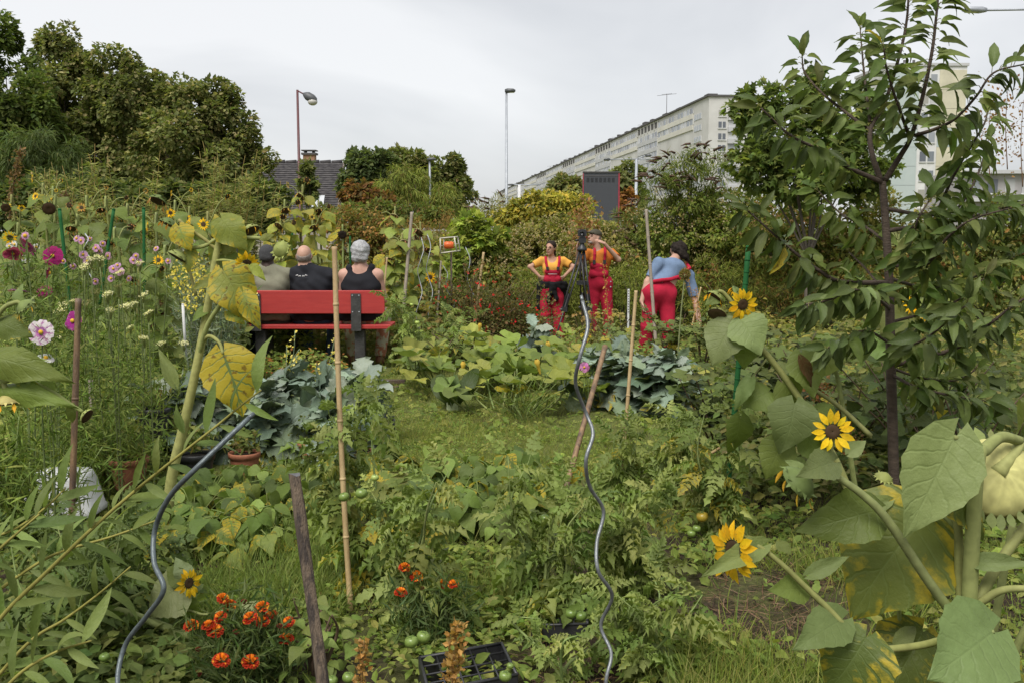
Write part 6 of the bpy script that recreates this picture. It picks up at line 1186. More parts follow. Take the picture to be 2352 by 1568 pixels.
def sitter(label, uc, skinm, hw, shz, headu, headv, hs, shirt, trous, sleeve, build=1., hair=None, hairtype='short', shoe=SHOED, y=10.74, tank=False, knee=.2):
    xc = X(uc, y); t = thing('person', label, 'person', (xc, y, ZS)); z = ZS; g = gz(xc, y); V3 = lambda dx, dy, zz: Vector((xc + dx, y + dy, zz))
    pel = V3(0, .02, z + .12); ch = V3(0, .04, z + shz * .72); hc = P(headu, headv, y + .05); nk = Vector((hc.x, hc.y - .02, z + shz + .03)); B = Body()
    sl, sr = V3(-hw, .05, z + shz - .035), V3(hw, .05, z + shz - .035); B.cap(pel + Vector((-.09, 0, 0)), pel + Vector((.09, 0, 0)), .13 * build, None, .05).cap(pel, ch, .135 * build, .13 * build, .06).cap(ch - Vector((.07 * build, 0, 0)), ch + Vector((.07 * build, 0, 0)), .12 * build, None, .05).cap(sl, sr, .05, None, .06).cap(Vector((hc.x, y + .04, z + shz + .03)), sl, .06, .058, .05).cap(Vector((hc.x, y + .04, z + shz + .03)), sr, .06, .058, .05).cap(V3(0, .04, z + shz), hc - Vector((0, .01, .07)), .06, .055, .04)
    headp(B, hc, (0, 1, 0), s=hs); els, wrs = [], []
    for s_, sh in ((-1, sl), (1, sr)):
        el = sh + Vector((s_ * .05, .08, -.27)); wr = el + Vector((-s_ * .06, .24, -.03)); limb(B, sh, el, wr, (.052 * build, .042 * build, .027)); fingers(B, wr, (-s_ * .3, 1, -.2), (0, .2, 1), thumb=s_); els.append(el); wrs.append(wr)
    lg = []
    for s_ in (-1, 1):
        hp = V3(s_ * .09, .05, z + .10); kn = V3(s_ * (.10 + knee * .3), .47, z + .06); an = V3(s_ * (.10 + knee * .15), .36, g + .09); limb(B, hp, kn, an, (.085 * build, .06, .04)); B.cap(an, an + Vector((0, .14, -.05)), .035, .03, .03); lg.append((hp, kn, an))
    B.build('body', skinm, t, .011)
    S = Body(); c = .013
    S.cap(pel + Vector((-.09, -.005, -.02)), pel + Vector((.09, -.005, -.02)), .135 * build + c, None, .05).cap(pel, ch, .14 * build + c, .132 * build + c, .06).cap(ch - Vector((.07 * build, 0, 0)), ch + Vector((.07 * build, 0, 0)), .122 * build + c, None, .05)
    if not tank:
        S.cap(sl, sr, .05 + c, None, .06).cap(Vector((hc.x, y + .04, z + shz + .03)), sl, .06 + c, .058 + c, .05).cap(Vector((hc.x, y + .04, z + shz + .03)), sr, .06 + c, .058 + c, .05)
        for k, sh in enumerate((sl, sr)):
            if sleeve == 'long': S.cap(sh, els[k], .054 * build + c, .045 + c, .03).cap(els[k], wrs[k], .045 + c, .033 + c, .02, True)
            else: S.cap(sh, sh.lerp(els[k], .62), .056 * build + c, .056 * build + c, .03, True)
    else:
        for s_ in (-1, 1): S.cap(ch + Vector((s_ * .07, 0, .05)), V3(s_ * hw * .62, .03, z + shz + .035), .085, .05, .05)
        S.sub(V3(0, .02, z + shz + .10), (.105, .25, .105))
    S.sub(hc - Vector((0, 0, .04)), (.075, .09, .13)); S.clip(V3(0, 0, z + .035), (0, 0, -1)); S.build('shirt', shirt, t, .009, .005, 30)
    T_ = Body()
    for hp, kn, an in lg: T_.cap(hp, kn, .098 * build, .075, .03).cap(kn, an, .075, .062, .03, True)
    T_.cap(pel + Vector((-.09, .02, -.03)), pel + Vector((.09, .02, -.03)), .145 * build, None, .04).clip(V3(0, 0, z + .16), (0, 0, 1)); T_.build('trousers', trous, t, .011, .003, 30)
    for hp, kn, an in lg: K = Body(); K.cap(an + Vector((0, -.03, -.04)), an + Vector((0, .16, -.055)), .045, .04, .02).cap(an, an + Vector((0, 0, -.04)), .05, .05, .02).clip(Vector((0, 0, g + .002)), (0, 0, -1)); K.build('shoe', shoe, t, .010)
    H = Body()
    if hairtype == 'short': H.ell(hc + Vector((0, -.012 * hs, .03 * hs)), (.082 * hs, .096 * hs, .092 * hs), .02).cap(hc + Vector((-.03, -.07, -.02)) * hs, hc + Vector((.03, -.07, -.02)) * hs, .035 * hs, None, .03).clip(hc + Vector((0, .05, .0)), (0, 1, -.35)).clip(hc - Vector((0, 0, .062 * hs)), (0, 0, -1))
    elif hairtype == 'full': H.ell(hc + Vector((0, -.012, .035)) * hs, (.094 * hs, .106 * hs, .1 * hs), .02).cap(hc + Vector((-.035, -.06, -.04)) * hs, hc + Vector((.035, -.06, -.04)) * hs, .045 * hs, None, .03).clip(hc + Vector((0, .06, 0)), (0, 1, -.3)).clip(hc - Vector((0, 0, .085 * hs)), (0, 0, -1))
    else:                                          # bald crown with a short fringe
        H.ell(hc + Vector((0, -.008, .0)) * hs, (.08 * hs, .097 * hs, .09 * hs), .02).clip(hc + Vector((0, .05, .0)), (0, 1, -.3)).clip(hc + Vector((0, -.05, .025)) * hs, (0, -.55, 1)).clip(hc - Vector((0, 0, .055 * hs)), (0, 0, -1))
    H.build('hair', hair, t, .008, .003 if hairtype == 'full' else .001, 70)
    return t, hc, ch, sl, sr
sitter('person in a grey shirt at the left end of the bench, mostly hidden by sunflower', 527, SK3, .15, .55, 530, 588, 1., GRYC, DJEAN, 'short', 1., HAIRK)
sitter('person in an olive long sleeved top sitting on the bench, short cropped hair', 624, SK3, .165, .555, 614, 588, 1.02, OLC, OLT, 'long', .97, HAIRK)
t, hc, ch, sl, sr = sitter('bald person in a charcoal t-shirt with pale back print sitting on the bench', 718, SK1, .185, .555, 699, 589, 1.04, NAV, JEAN, 'short', 1.02, HAIRS, 'bald')
WHT = mat('white_print', (.6, .6, .6), None, .8, 9)
for s_ in (-1, 1):                                 # small wing shaped print below the collar
    for k in range(4):
        a = Vector((hc.x + s_ * (.008 + k * .014), 0, sl.z - .012 + .004 * k)); b = a + Vector((s_ * .012, 0, .012 - .014 * (k % 2))); V = []
        yy = hc.y - .165; MB().tube([Vector((a.x, yy - .003, a.z)), Vector((b.x, yy, b.z))], [.006, .0035], 5).build('back_print', WHT, t)
FLOR = mat('floral_leggings', (.45, .42, .30), (.42, .16, .09), .9, 16, .1, lo=.48, hi=.54, detail=2)
sitter('grey haired person in a black tank top and floral leggings sitting on the bench', 830, SK4, .18, .555, 828, 583, 1.10, TANK, FLOR, 'none', 1.06, HAIRG, 'full', SHOE, tank=True, knee=.35)

# ------------------------------------------------------------------ the standing people in red dungarees
def strapbox(B, pts, r=.02): 
    for a, b in zip(pts[:-1], pts[1:]): B.cap(a, b, r, None, .008)
def woman():
    y = 15.9; xc = X(1268, y); g = gz(xc, y); t = thing('person', 'person in red dungarees and amber t-shirt standing with hands on hips', 'person', (xc, y, g)); z = g - .01; W_ = lambda dx, dy, dz: Vector((xc + dx, y + dy, z + dz))
    B = Body(); pel, ch, hc = W_(0, 0, .88), W_(0, .0, 1.18), W_(-.03, -.03, 1.49); f = Vector((-.5, -.85, .02)); sl, sr = W_(-.165, .0, 1.29), W_(.165, .0, 1.29)
    B.cap(W_(-.08, 0, .86), W_(.08, 0, .86), .115, None, .05).cap(pel, ch, .11, .115, .05).cap(sl, sr, .05, None, .06).cap(W_(0, 0, 1.28), hc - Vector((0, 0, .06)), .05, .045, .04); headp(B, hc, f, s=.95)
    E = []
    for s_, sh, el, wr in ((-1, sl, P(1217, 613, y - .05), P(1240, 636, y - .08)), (1, sr, P(1318, 613, y - .05), P(1294, 637, y - .08))): limb(B, sh, el, wr, (.042, .034, .024)); fingers(B, wr, (-s_ * .6, .1, -.5), (s_ * .5, -.6, .3), thumb=s_, s=.9); E.append((sh, el))
    for s_ in (-1, 1): limb(B, W_(s_ * .085, 0, .82), W_(s_ * .10, -.02, .45), W_(s_ * .11, .02, .08), (.08, .055, .038)); B.cap(W_(s_ * .11, .02, .04), W_(s_ * .12, -.14, .03), .035, .03, .03)
    B.build('body', SK2, t, .010); face(t, hc, f, s=.95, glasses=True)
    S = Body(); S.cap(W_(0, 0, .92), ch, .125, .130, .05).cap(W_(-.05, -.03, 1.17), W_(.05, -.03, 1.17), .11, None, .05).cap(sl, sr, .063, None, .05)
    for sh, el in E: S.cap(sh, sh.lerp(el, .68), .060, .060, .03, True)
    S.sub(hc - Vector((-.02, .04, .11)), (.085, .13, .12)); S.build('t_shirt', YOC, t, .010, .003, 26)
    D = Body()
    for s_ in (-1, 1): D.cap(W_(s_ * .085, 0, .84), W_(s_ * .105, -.01, .45), .105, .092, .03).cap(W_(s_ * .105, -.01, .45), W_(s_ * .115, .02, .06), .092, .088, .03, True)
    D.cap(W_(-.07, 0, .88), W_(.07, 0, .88), .135, None, .04).cap(W_(0, -.01, .9), W_(0, -.015, 1.06), .135, .13, .04); D.clip(W_(0, 0, 1.1), (0, 0, 1)); D.build('dungarees', REDC, t, .009, .0042, 17)
    bib = Body(); bib.cap(W_(-.075, -.085, 1.0), W_(.075, -.085, 1.0), .065, None, .03).cap(W_(-.075, -.095, 1.12), W_(.075, -.095, 1.12), .055, None, .03).clip(W_(0, 0, 1.165), (0, 0, 1)); bib.build('bib', REDC, t, .009, .002, 30)
    for s_ in (-1, 1):
        st = Body(); strapbox(st, [W_(s_ * .085, -.135, 1.18), W_(s_ * .105, -.11, 1.27), W_(s_ * .11, -.03, 1.345), W_(s_ * .09, .06, 1.32), W_(s_ * .05, .12, 1.15)], .021); st.build('strap', REDC, t, .009); b = W_(s_ * .084, -.155, 1.175); MB().box(b - Vector((.022, .008, .024)), b + Vector((.022, .004, .024))).build('buckle', BLK, t, smooth=False)
    MB().tube([W_(-.075, -.155, 1.085), W_(.07, -.155, 1.085)], .005, 5).build('zip', mat('zip_pale', (.55, .5, .48), None, .5, 5), t)
    K = Body(); K.cap(W_(-.10, .01, .90), W_(.10, .01, .90), .145, None, .03).cap(W_(-.1, -.1, .93), W_(.1, -.1, .93), .05, None, .03).cap(W_(-.19, .02, .88), W_(-.21, .03, .55), .055, .05, .03).cap(W_(.17, .02, .86), W_(.20, .02, .54), .07, .065, .03).cap(W_(.1, .1, .88), W_(.1, .12, .6), .09, .08, .04).cap(W_(-.1, .1, .88), W_(-.1, .12, .6), .09, .08, .04).cap(W_(.0, -.155, .91), W_(-.07, -.15, .66), .042, .035, .02).cap(W_(.01, -.155, .91), W_(.06, -.15, .68), .042, .035, .02).ell(W_(0, -.16, .91), (.05, .035, .04), .02); K.clip(W_(0, 0, .965), (0, 0, 1)); K.build('tied_sweater', BKC, t, .010, .005, 40)
    H = Body(); x = f.normalized().cross(Vector((0, 0, 1))); H.ell(hc + Vector((0, 0, .035)) - f * .02, (.083, .098, .09), .02, fwd=f).cap(hc - f * .09 + Vector((0, 0, .0)), hc - f * .12 + Vector((0.01, 0, -.10)), .035, .022, .03); H.clip(hc + f.normalized() * .045 + Vector((0, 0, .05)), f.normalized() * 1 + Vector((0, 0, -.55))); H.build('hair', HAIRB, t, .008, .002, 60)
    MB().tube([tuple(P(1291, 635, y - .085) + Vector((.03 * math.cos(a), .03 * math.sin(a), .012 * math.cos(a)))) for a in np.linspace(0, 6.283, 10)], .004, 5).build('bracelet', mat('pale_bracelet', (.6, .5, .4), None, .5, 5), t)
    for s_ in (-1, 1): K = Body(); K.cap(W_(s_ * .11, .05, .05), W_(s_ * .125, -.15, .04), .045, .04, .02); K.clip(W_(0, 0, .012), (0, 0, -1)); K.build('shoe', SHOED, t, .010)
woman()
def capman():
    y = 15.5; xc = X(1377, y); g = gz(xc, y); t = thing('person', 'person in red dungarees, orange t-shirt and cap raising a hand behind the tripod', 'person', (xc, y, g)); z = g; W_ = lambda dx, dy, dz: Vector((xc + dx, y + dy, z + dz))
    B = Body(); pel, ch = W_(0, 0, .98), W_(-.02, 0, 1.33); hc = P(1366, 546, y - .03); f = Vector((-.85, -.5, .22)); sl, sr = W_(-.20, -.02, 1.44), W_(.17, .02, 1.44)
    B.cap(W_(-.08, 0, .96), W_(.08, 0, .96), .115, None, .05).cap(pel, ch, .12, .13, .05).cap(sl, sr, .055, None, .06).cap(W_(-.03, 0, 1.43), hc - Vector((-.01, 0, .06)), .058, .052, .04); hx, hu = headp(B, hc, f, up=(.15, 0, 1), s=1.02)
    E = []
    for s_, sh, el, wr, d, n in ((-1, sl, P(1328, 604, y - .12), P(1327, 566, y - .30), (.2, -.3, 1), (-1, .2, 0)), (1, sr, P(1421, 597, y - .12), P(1388, 560, y - .28), (-.85, -.3, .4), (.4, -.4, .8))): limb(B, sh, el, wr, (.048, .04, .027)); fingers(B, wr, d, n, 1.4, .25, thumb=s_); E.append((sh, el))
    for s_ in (-1, 1): limb(B, W_(s_ * .09, 0, .92), W_(s_ * .12, -.02, .5), W_(s_ * .135, .02, .08), (.085, .058, .04)); B.cap(W_(s_ * .135, .02, .04), W_(s_ * .15, -.15, .03), .037, .032, .03)
    B.build('body', SK1, t, .010); face(t, hc, f, up=(.15, 0, 1), s=1.02, beard=HAIRS)
    S = Body(); S.cap(W_(0, 0, 1.0), ch, .14, .145, .05).cap(W_(-.06, -.02, 1.33), W_(.05, -.01, 1.33), .12, None, .05).cap(sl, sr, .07, None, .05)
    for sh, el in E: S.cap(sh, sh.lerp(el, .72), .068, .072, .03, True)
    S.sub(hc - Vector((-.02, .03, .12)), (.075, .10, .09)); S.build('t_shirt', ORC, t, .010, .004, 26)
    D = Body()
    for s_ in (-1, 1): D.cap(W_(s_ * .085, 0, .93), W_(s_ * .12, -.01, .5), .105, .085, .03).cap(W_(s_ * .12, -.01, .5), W_(s_ * .135, .02, .05), .085, .085, .03, True)
    D.cap(W_(-.06, 0, .98), W_(.06, 0, .98), .135, None, .04).cap(W_(-.03, -.01, 1.), W_(-.04, -.03, 1.2), .14, .13, .04); D.clip(W_(0, 0, 1.23), (.25, 0, 1)); D.build('dungarees', REDC, t, .009, .0042, 15)
    bib = Body(); bib.cap(W_(-.11, -.09, 1.12), W_(.05, -.09, 1.12), .075, None, .03).cap(W_(-.10, -.10, 1.25), W_(.04, -.10, 1.25), .062, None, .03).clip(W_(0, 0, 1.30), (0, 0, 1)); bib.build('bib', REDC, t, .009, .002, 30)
    for q in (-.11, .05):
        st = Body(); strapbox(st, [W_(q, -.155, 1.30), W_(q + .01, -.14, 1.42), W_(q + .02, -.03, 1.52), W_(q + .01, .07, 1.48), W_(q * .6, .14, 1.3)], .022); st.build('strap', REDC, t, .009); b = W_(q, -.168, 1.305); MB().box(b - Vector((.022, .01, .03)), b + Vector((.022, .004, .03))).build('buckle', BLK, t, smooth=False)
    for dz in (1.0, .92): MB().ball(W_(.155, -.10, dz), .012, sq=(1, .5, 1)).build('button', GALV, t)
    C_ = Body(); fh = f.normalized(); C_.ell(hc + hu * .055 - fh * .005, (.088, .104, .075), .01, fwd=f, up=hu).clip(hc + hu * .045, hu * -1).cap(hc + hu * .06 + fh * .09 - hx * .045, hc + hu * .06 + fh * .09 + hx * .045, .014, None, .02).cap(hc + hu * .055 + fh * .13 - hx * .03, hc + hu * .055 + fh * .13 + hx * .03, .010, None, .025); C_.build('cap', cloth('olive_cap', (.075, .07, .05)), t, .007)
    H = Body(); H.ell(hc + hu * .0 - fh * .02, (.079, .088, .075), .01, fwd=f, up=hu).clip(hc + fh * .0, fh * 1 - hu * .2).clip(hc - hu * .05, hu * -1); H.build('hair', HAIRS, t, .008)
    for s_ in (-1, 1): K = Body(); K.cap(W_(s_ * .135, .05, .05), W_(s_ * .155, -.17, .04), .048, .043, .02); K.clip(W_(0, 0, .004), (0, 0, -1)); K.build('shoe', SHOED, t, .010)
capman()
def stooper():
    y = 12.6; xc = X(1512, y); g = gz(xc, y); t = thing('person', 'person in red dungarees and blue t-shirt bending over to the right', 'person', (xc, y, g))
    B = Body(); hipc = P(1513, 668, y); chc = P(1546, 618, y + .12); sl, sr = P(1513, 603, y + .05), P(1582, 632, y + .28); hc = P(1556, 578, y + .30); f = Vector((-.55, .75, -.35)); up = Vector((-.2, .3, 1))
    B.cap(hipc + Vector((-.09, 0, 0)), hipc + Vector((.09, .02, 0)), .125, None, .05).cap(hipc, chc, .125, .135, .05).cap(sl, sr, .06, None, .06).cap(chc + Vector((0, .05, .1)), hc - Vector((0, .03, .05)), .06, .055, .04); headp(B, hc, f, up=up, s=1.05)
    E = []
    for s_, sh, el, wr, d, n in ((-1, sl, P(1487, 648, y - .02), P(1474, 692, y - .08), (.1, -.05, -1), (-1, 0, 0)), (1, sr, P(1595, 684, y + .25), P(1606, 738, y + .15), (.1, -.1, -1), (1, 0, 0))): limb(B, sh, el, wr, (.05, .042, .03)); fingers(B, wr, d, n, 1., .5, thumb=s_); E.append((sh, el))
    L_ = []
    for s_ in (-1, 1): a, k, an = hipc + Vector((s_ * .09, 0, -.06)), Vector((xc + s_ * .13 - .01, y - .05, g + .42)), Vector((xc + s_ * .15 - .03, y + .02, g + .08)); limb(B, a, k, an, (.09, .06, .04)); B.cap(an, an + Vector((.04 * s_, .14, -.05)), .036, .03, .03); L_.append((a, k, an))
    B.build('body', SK1, t, .010); face(t, hc, f, up=up, s=1.05, glasses=True)
    S = Body(); S.cap(hipc + Vector((.02, 0, .08)), chc, .12, .13, .06).cap(sl, sr, .07, None, .07).ell(chc + Vector((-.0, -.02, .01)), (.15, .12, .125), .05)
    for k, (sh, el) in enumerate(E): S.cap(sh, sh.lerp(el, .8 if k == 0 else .95), .068, .068, .03, True)
    S.sub(hc - Vector((0, .0, .03)), (.08, .09, .11)); S.build('t_shirt', BLC, t, .011, .005, 22)
    D = Body()
    for a, k, an in L_: D.cap(a, k, .115, .085, .04).cap(k, an, .085, .078, .03, True)
    D.cap(hipc + Vector((-.075, -.02, -.03)), hipc + Vector((.085, .0, -.03)), .145, None, .06).cap(hipc + Vector((.0, -.01, .0)), hipc + Vector((.06, .02, .12)), .15, .13, .05); D.clip(hipc + Vector((.04, 0, .15)), (.5, .1, 1)); D.build('dungarees', REDC, t, .010, .0042, 14)
    A = P(1488, 655, y - .14); pts = [P(1501, 647, y - .12), P(1520, 644, y - .145), P(1541, 642, y - .12), P(1562, 635, y + .02)]; st = Body(); strapbox(st, pts, .024); st.build('waistband', REDC, t, .009)
    st = Body(); strapbox(st, [P(1560, 640, y + .0), P(1578, 620, y + .14), P(1584, 616, y + .2), P(1575, 604, y + .3)], .022); st.build('strap', REDC, t, .009)
    H = Body(); fh = f.normalized(); H.ell(hc + Vector((.015, .0, .03)), (.10, .115, .105), .02, fwd=f, up=up).cap(hc + Vector((.06, -.05, .0)), hc + Vector((.12, -.04, -.13)), .06, .035, .03).cap(hc + Vector((-.02, -.08, .03)), hc + Vector((.06, -.08, -.06)), .05, .045, .03).clip(hc + fh * .035 + up * .03, fh - up * .5); H.build('hair', mat('grey_brown_hair', (.014, .011, .009), (.035, .028, .024), .8, 30, .5, 60, spec=.05), t, .009, .006, 50)
    for a, k, an in L_: K = Body(); K.cap(an + Vector((0, -.04, -.03)), an + Vector((0, .16, -.04)), .046, .042, .02); K.clip(Vector((0, 0, g + .002)), (0, 0, -1)); K.build('shoe', SHOED, t, .011)
stooper()
def croucher():
    y = 9.9; hc = P(384, 709, y); xc = hc.x; g = gz(xc, y); t = thing('person', 'person with curly red hair crouching low among the flowers at left', 'person', (xc, y, g)); f = Vector((1, -.1, -.12)); V3 = lambda dx, dy, zz: Vector((xc + dx, y + dy, zz)); B = Body()
    pel = V3(-.28, .1, g + .22); ch = V3(-.10, .04, g + .46); sl, sr = V3(-.03, -.14, g + .52), V3(-.05, .2, g + .52); B.cap(pel + Vector((0, -.08, 0)), pel + Vector((0, .08, 0)), .13, None, .05).cap(pel, ch, .13, .12, .05).cap(sl, sr, .055, None, .05).cap(ch + Vector((.05, 0, .05)), hc - Vector((.02, 0, .06)), .05, .047, .04); headp(B, hc, f, s=.95)
    E = []
    for s_, sh in ((-1, sl), (1, sr)): el = sh + Vector((.12, 0, -.20)); wr = el + Vector((.16, 0, .0)); limb(B, sh, el, wr, (.042, .034, .024)); fingers(B, wr, (1, 0, .1), (0, s_, .4), thumb=-s_, s=.9); E.append((sh, el))
    L_ = []
    for s_ in (-1, 1): kn = V3(.05, s_ * .12 + .05, g + .32); an = V3(-.12, s_ * .12 + .05, g + .08); limb(B, pel + Vector((0, s_ * .08, 0)), kn, an, (.08, .055, .038)); B.cap(an, an + Vector((.14, 0, -.04)), .033, .03, .03); L_.append((pel + Vector((0, s_ * .08, 0)), kn, an))
    B.build('body', SK2, t, .011); face(t, hc, f, s=.95)
    S = Body(); S.cap(pel, ch, .145, .135, .05).cap(sl, sr, .07, None, .05)
    for sh, el in E: S.cap(sh, sh.lerp(el, .5), .056, .056, .03, True)
    S.sub(hc - Vector((-.02, 0, .1)), (.08, .08, .09)); S.build('t_shirt', BKC, t, .011, .003)
    st = Body(); strapbox(st, [V3(-.16, -.19, g + .42), V3(-.10, -.19, g + .52), V3(-.02, -.17, g + .575), V3(.05, -.15, g + .53)], .018); st.build('strap', cloth('crimson_strap', (.5, .02, .07)), t, .009)
    T_ = Body()
    for a, k, an in L_: T_.cap(a, k, .095, .075, .03).cap(k, an, .075, .065, .03, True)
    T_.build('trousers', DJEAN, t, .011, .003)
    H = Body(); rr = random.Random(4); fh = f.normalized()
    for k in range(46):
        a, b = rr.uniform(0, 6.28), rr.uniform(-.5, 1.5); o = Vector((math.cos(a) * math.cos(b), math.sin(a) * math.cos(b), math.sin(b)))
        if o.dot(fh) > .45: continue
        H.ell(hc + Vector((-.03, 0, .03)) + o * .10, (.036,) * 3, .015)
    H.ell(hc + Vector((-.035, 0, .03)), (.105, .1, .105), .02); H.clip(hc + fh * .055, fh - Vector((0, 0, .4))); H.build('hair', HAIRR, t, .009, .006, 110)
croucher()

# ------------------------------------------------------------------ tripod, camera, bag
def tripod():
    y = 15.1; top = P(1337, 572, y); t = thing('tripod', 'black video tripod standing in front of the man in the cap', 'tripod', (top.x, y, gz(top.x, y)))
    for u, v, dy in ((1268, 787, -.5), (1338, 775, .45), (1364, 790, -.35)):
        e = P(u, v, y + dy); e.z = gz(e.x, e.y); d = (e - top).normalized(); x = d.cross(Vector((0, 1, 0))).normalized(); L_ = (e - top).length; m = MB()
        for s_ in (-1, 1): m.tube([top + x * s_ * .03, top + x * s_ * .026 + d * L_ * .62], .013, 6)
        lg = m.build('leg', BLK, t); MB().tube([top + d * L_ * .45, e], .014, 6).build('lower_tube', BLK, lg); k = top + d * L_ * .6; MB().box(k - Vector((.045, .03, .035)), k + Vector((.045, .03, .035))).build('leg_lock', BLK, lg, smooth=False); MB().tube([k + Vector((-.06, -.03, 0)), k + Vector((-.03, -.03, 0))], .014, 8).build('lock_knob', CHAR, lg); MB().ball(e, .022).build('foot', BLK, lg)
    m = MB(); m.lathe([(.001, -.03), (.07, -.03), (.075, 0), (.05, .03), (.035, .06), (.03, .10)], top, 12); m.build('bowl', BLK, t)
    c = P(1338, 650, y); MB().box(c - Vector((.09, .06, .03)), c + Vector((.07, .06, .03))).build('spreader', BLK, t, smooth=False)
    hd = top + Vector((0, 0, .11)); m = MB(); m.box(hd + Vector((-.055, -.05, -.02)), hd + Vector((.055, .05, .06))); m.box(hd + Vector((-.04, -.06, .06)), hd + Vector((.04, .08, .078))); m.build('fluid_head', BLK, t, smooth=False); MB().tube([hd + Vector((-.05, 0, .02)), hd + Vector((-.10, -.01, .02))], .014, 8).build('pan_knob', BLK, t); MB().ball(hd + Vector((.065, 0, .06)), .012).build('red_knob', mat('red_knob', (.5, .03, .03), None, .4, 5), t)
    o = hd + Vector((0, -.0, .078)); t2 = thing('camera_body', 'small black camera mounted on the tripod', 'camera', o); m = MB(); m.box(o + Vector((-.065, -.03, 0)), o + Vector((.065, .04, .085))); m.box(o + Vector((-.03, -.02, .085)), o + Vector((.03, .03, .105))); m.build('body', BLK, t2, smooth=False)
    m = MB(); m.lathe([(.03, 0), (.034, .01), (.034, .05), (.028, .052), (.024, .04), (.001, .036)], o + Vector((0, -.03, .045)), 14, axis=(-.2, -1, 0)); m.build('lens', mat('lens_black', (.01, .01, .012), None, .15, 5), t2)
    for dx in (-.045, .045): MB().tube([o + Vector((dx, 0, .085)), o + Vector((dx, 0, .1))], .012, 8).build('dial', CHAR, t2)
tripod()
def bag():
    y = 14.2; b = P(1262, 800, y); b.z = gz(b.x, b.y); t = thing('backpack', 'dark slate backpack lying at the foot of the tripod', 'bag', b); SL = cloth('slate_fabric', (.045, .048, .06)); B = Body(); B.ell(b + Vector((0, 0, .13)), (.22, .15, .14), .05).ell(b + Vector((-.08, -.02, .17)), (.11, .10, .10), .06).ell(b + Vector((.12, 0, .1)), (.14, .13, .10), .05); B.clip(b + Vector((0, 0, .003)), (0, 0, -1)); B.build('shell', SL, t, .012, .006, 20); MB().box(b + Vector((-.03, -.158, .15)), b + Vector((.03, -.148, .19))).build('label_patch', mat('patch_white', (.6, .6, .6), None, .7, 5), t, smooth=False)
    MB().tube(bez([b + Vector((-.1, -.1, .24)), b + Vector((-.16, -.15, .18)), b + Vector((-.12, -.17, .06))], 5), .014, 6).build('strap', SL, t)
bag()
def ruler():
    a, b = P(1449, 690, 12.2), P(1444, 636, 12.2); t = thing('marker_post', 'thin white marker strip with dark ticks between two people in red', 'marker', a); MB().box((b.x - .012, 12.19, gz(b.x, 12.2)), (b.x + .012, 12.2, b.z - .15)).build('strip', mat('white_strip', (.7, .7, .7), None, .5, 5), t, smooth=False)
    for k in range(9): z = b.z - .17 - k * .032; MB().box((b.x - .006, 12.186, z - .008), (b.x + .006, 12.1895, z)).build('tick', BLK, t, smooth=False)
ruler()
# ------------------------------------------------------------------ flowers
COSP = [leaf('cosmos_petal', lambda t: .12 + .36 * math.sin(math.pi * min(.86, t * .9 + .05)) if t < 1 else .26, 5, 4, -.08, .1 + .15 * i, wave=.015, m=m_leaf('striped_petal', nv=1, slope=0, rough=.7, trans=.35, vamt=0, bump=.3, yel=(.75, .68, .75), brown=0), seed=i + 50) for i in range(2)]
T_THIN = tm([(-.010, 0, 0), (.010, 0, 0), (0, 1, -.15), (0, .5, .03)], [(0, 1, 3), (0, 3, 2), (3, 1, 2)])
def feather(mb, pts, n, size, pal, spread=.05, T=T_THIN):
    q = [pts[int(random.random() ** .8 * (len(pts) - 1))] for _ in range(n)]; pos = np.array([tuple(p) for p in q]) + RNG.normal(0, spread, (n, 3)); d = norm(RNG.normal(size=(n, 3)) + np.array([0, 0, .5])); scatter(mb, T, pos, d, norm(RNG.normal(size=(n, 3))), size * RNG.uniform(.6, 1.3, n), cols(n, pal))
FEA = [(.13, .19, .05), (.17, .23, .065), (.10, .15, .045)]
def cosmos(label, fl, y, base_u, n=700):
    b = on(X(base_u, y), y); t = thing('cosmos_plant', label, 'cosmos', b, 'cosmos flowers'); m = MB(); pts = []
    for u, v, dpx, c, yl, fc in fl:
        p = P(u, v, y + random.uniform(-.15, .15)); d = Vector(fc).normalized(); dia = dpx * y / F; s = bez([b, b.lerp(p, .55) + Vector((random.uniform(-.04, .04), 0, .03)), p - d * .012 - Vector((0, 0, .02)), p - d * .004], 6); MB().tube(s, np.linspace(.0045, .002, len(s)), 5, (.13, .17, .06)).build('stem', LS, t); pts += s[len(s) // 3:int(len(s) * .72)]
        h = MB(); h.lathe([(.001, -.006), (.005, -.006), (.008, 0), (.0095, .003), (.007, .008), (.001, .009)], p, 8, (.6, .36, .03), axis=d); h.build('flower_centre', LS, t); q = Vector((0, 0, 1)).rotation_difference(d)
        for k in range(8): th = 2 * math.pi * (k + random.uniform(-.15, .15)) / 8; o = q @ Vector((math.cos(th), math.sin(th), 0)); put(random.choice(COSP), 'petal', t, p + o * .006, o + d * random.uniform(-.05, .2), d, dia * .53, jit(c, .12, .08), yl, 1.1)
    feather(m, pts, n // 2, .06, FEA, .05); m.build('feathery_foliage', LA, t, smooth=False)['kind'] = 'stuff'
MAG, VIO, PNK, WHI = (.40, .012, .17), (.42, .08, .36), (.62, .34, .56), (.72, .70, .72)
C_ = (0, -1, .15)
cosmos('dark magenta cosmos bloom facing the camera left of the green topped stake', [(121, 588, 38, MAG, 0, (.2, -1, .1))], 4.9, 130)
cosmos('two magenta cosmos blooms seen from behind at the far left', [(64, 566, 42, (.46, .02, .26), 0, (.4, .7, .5)), (30, 583, 36, (.46, .02, .22), 0, (-.2, .6, .7))], 4.8, 60)
cosmos('violet streaked cosmos bloom nodding above the orange sunflower', [(43, 666, 40, VIO, .25, (.1, .2, .95)), (58, 542, 12, PNK, 0, C_)], 4.6, 50)
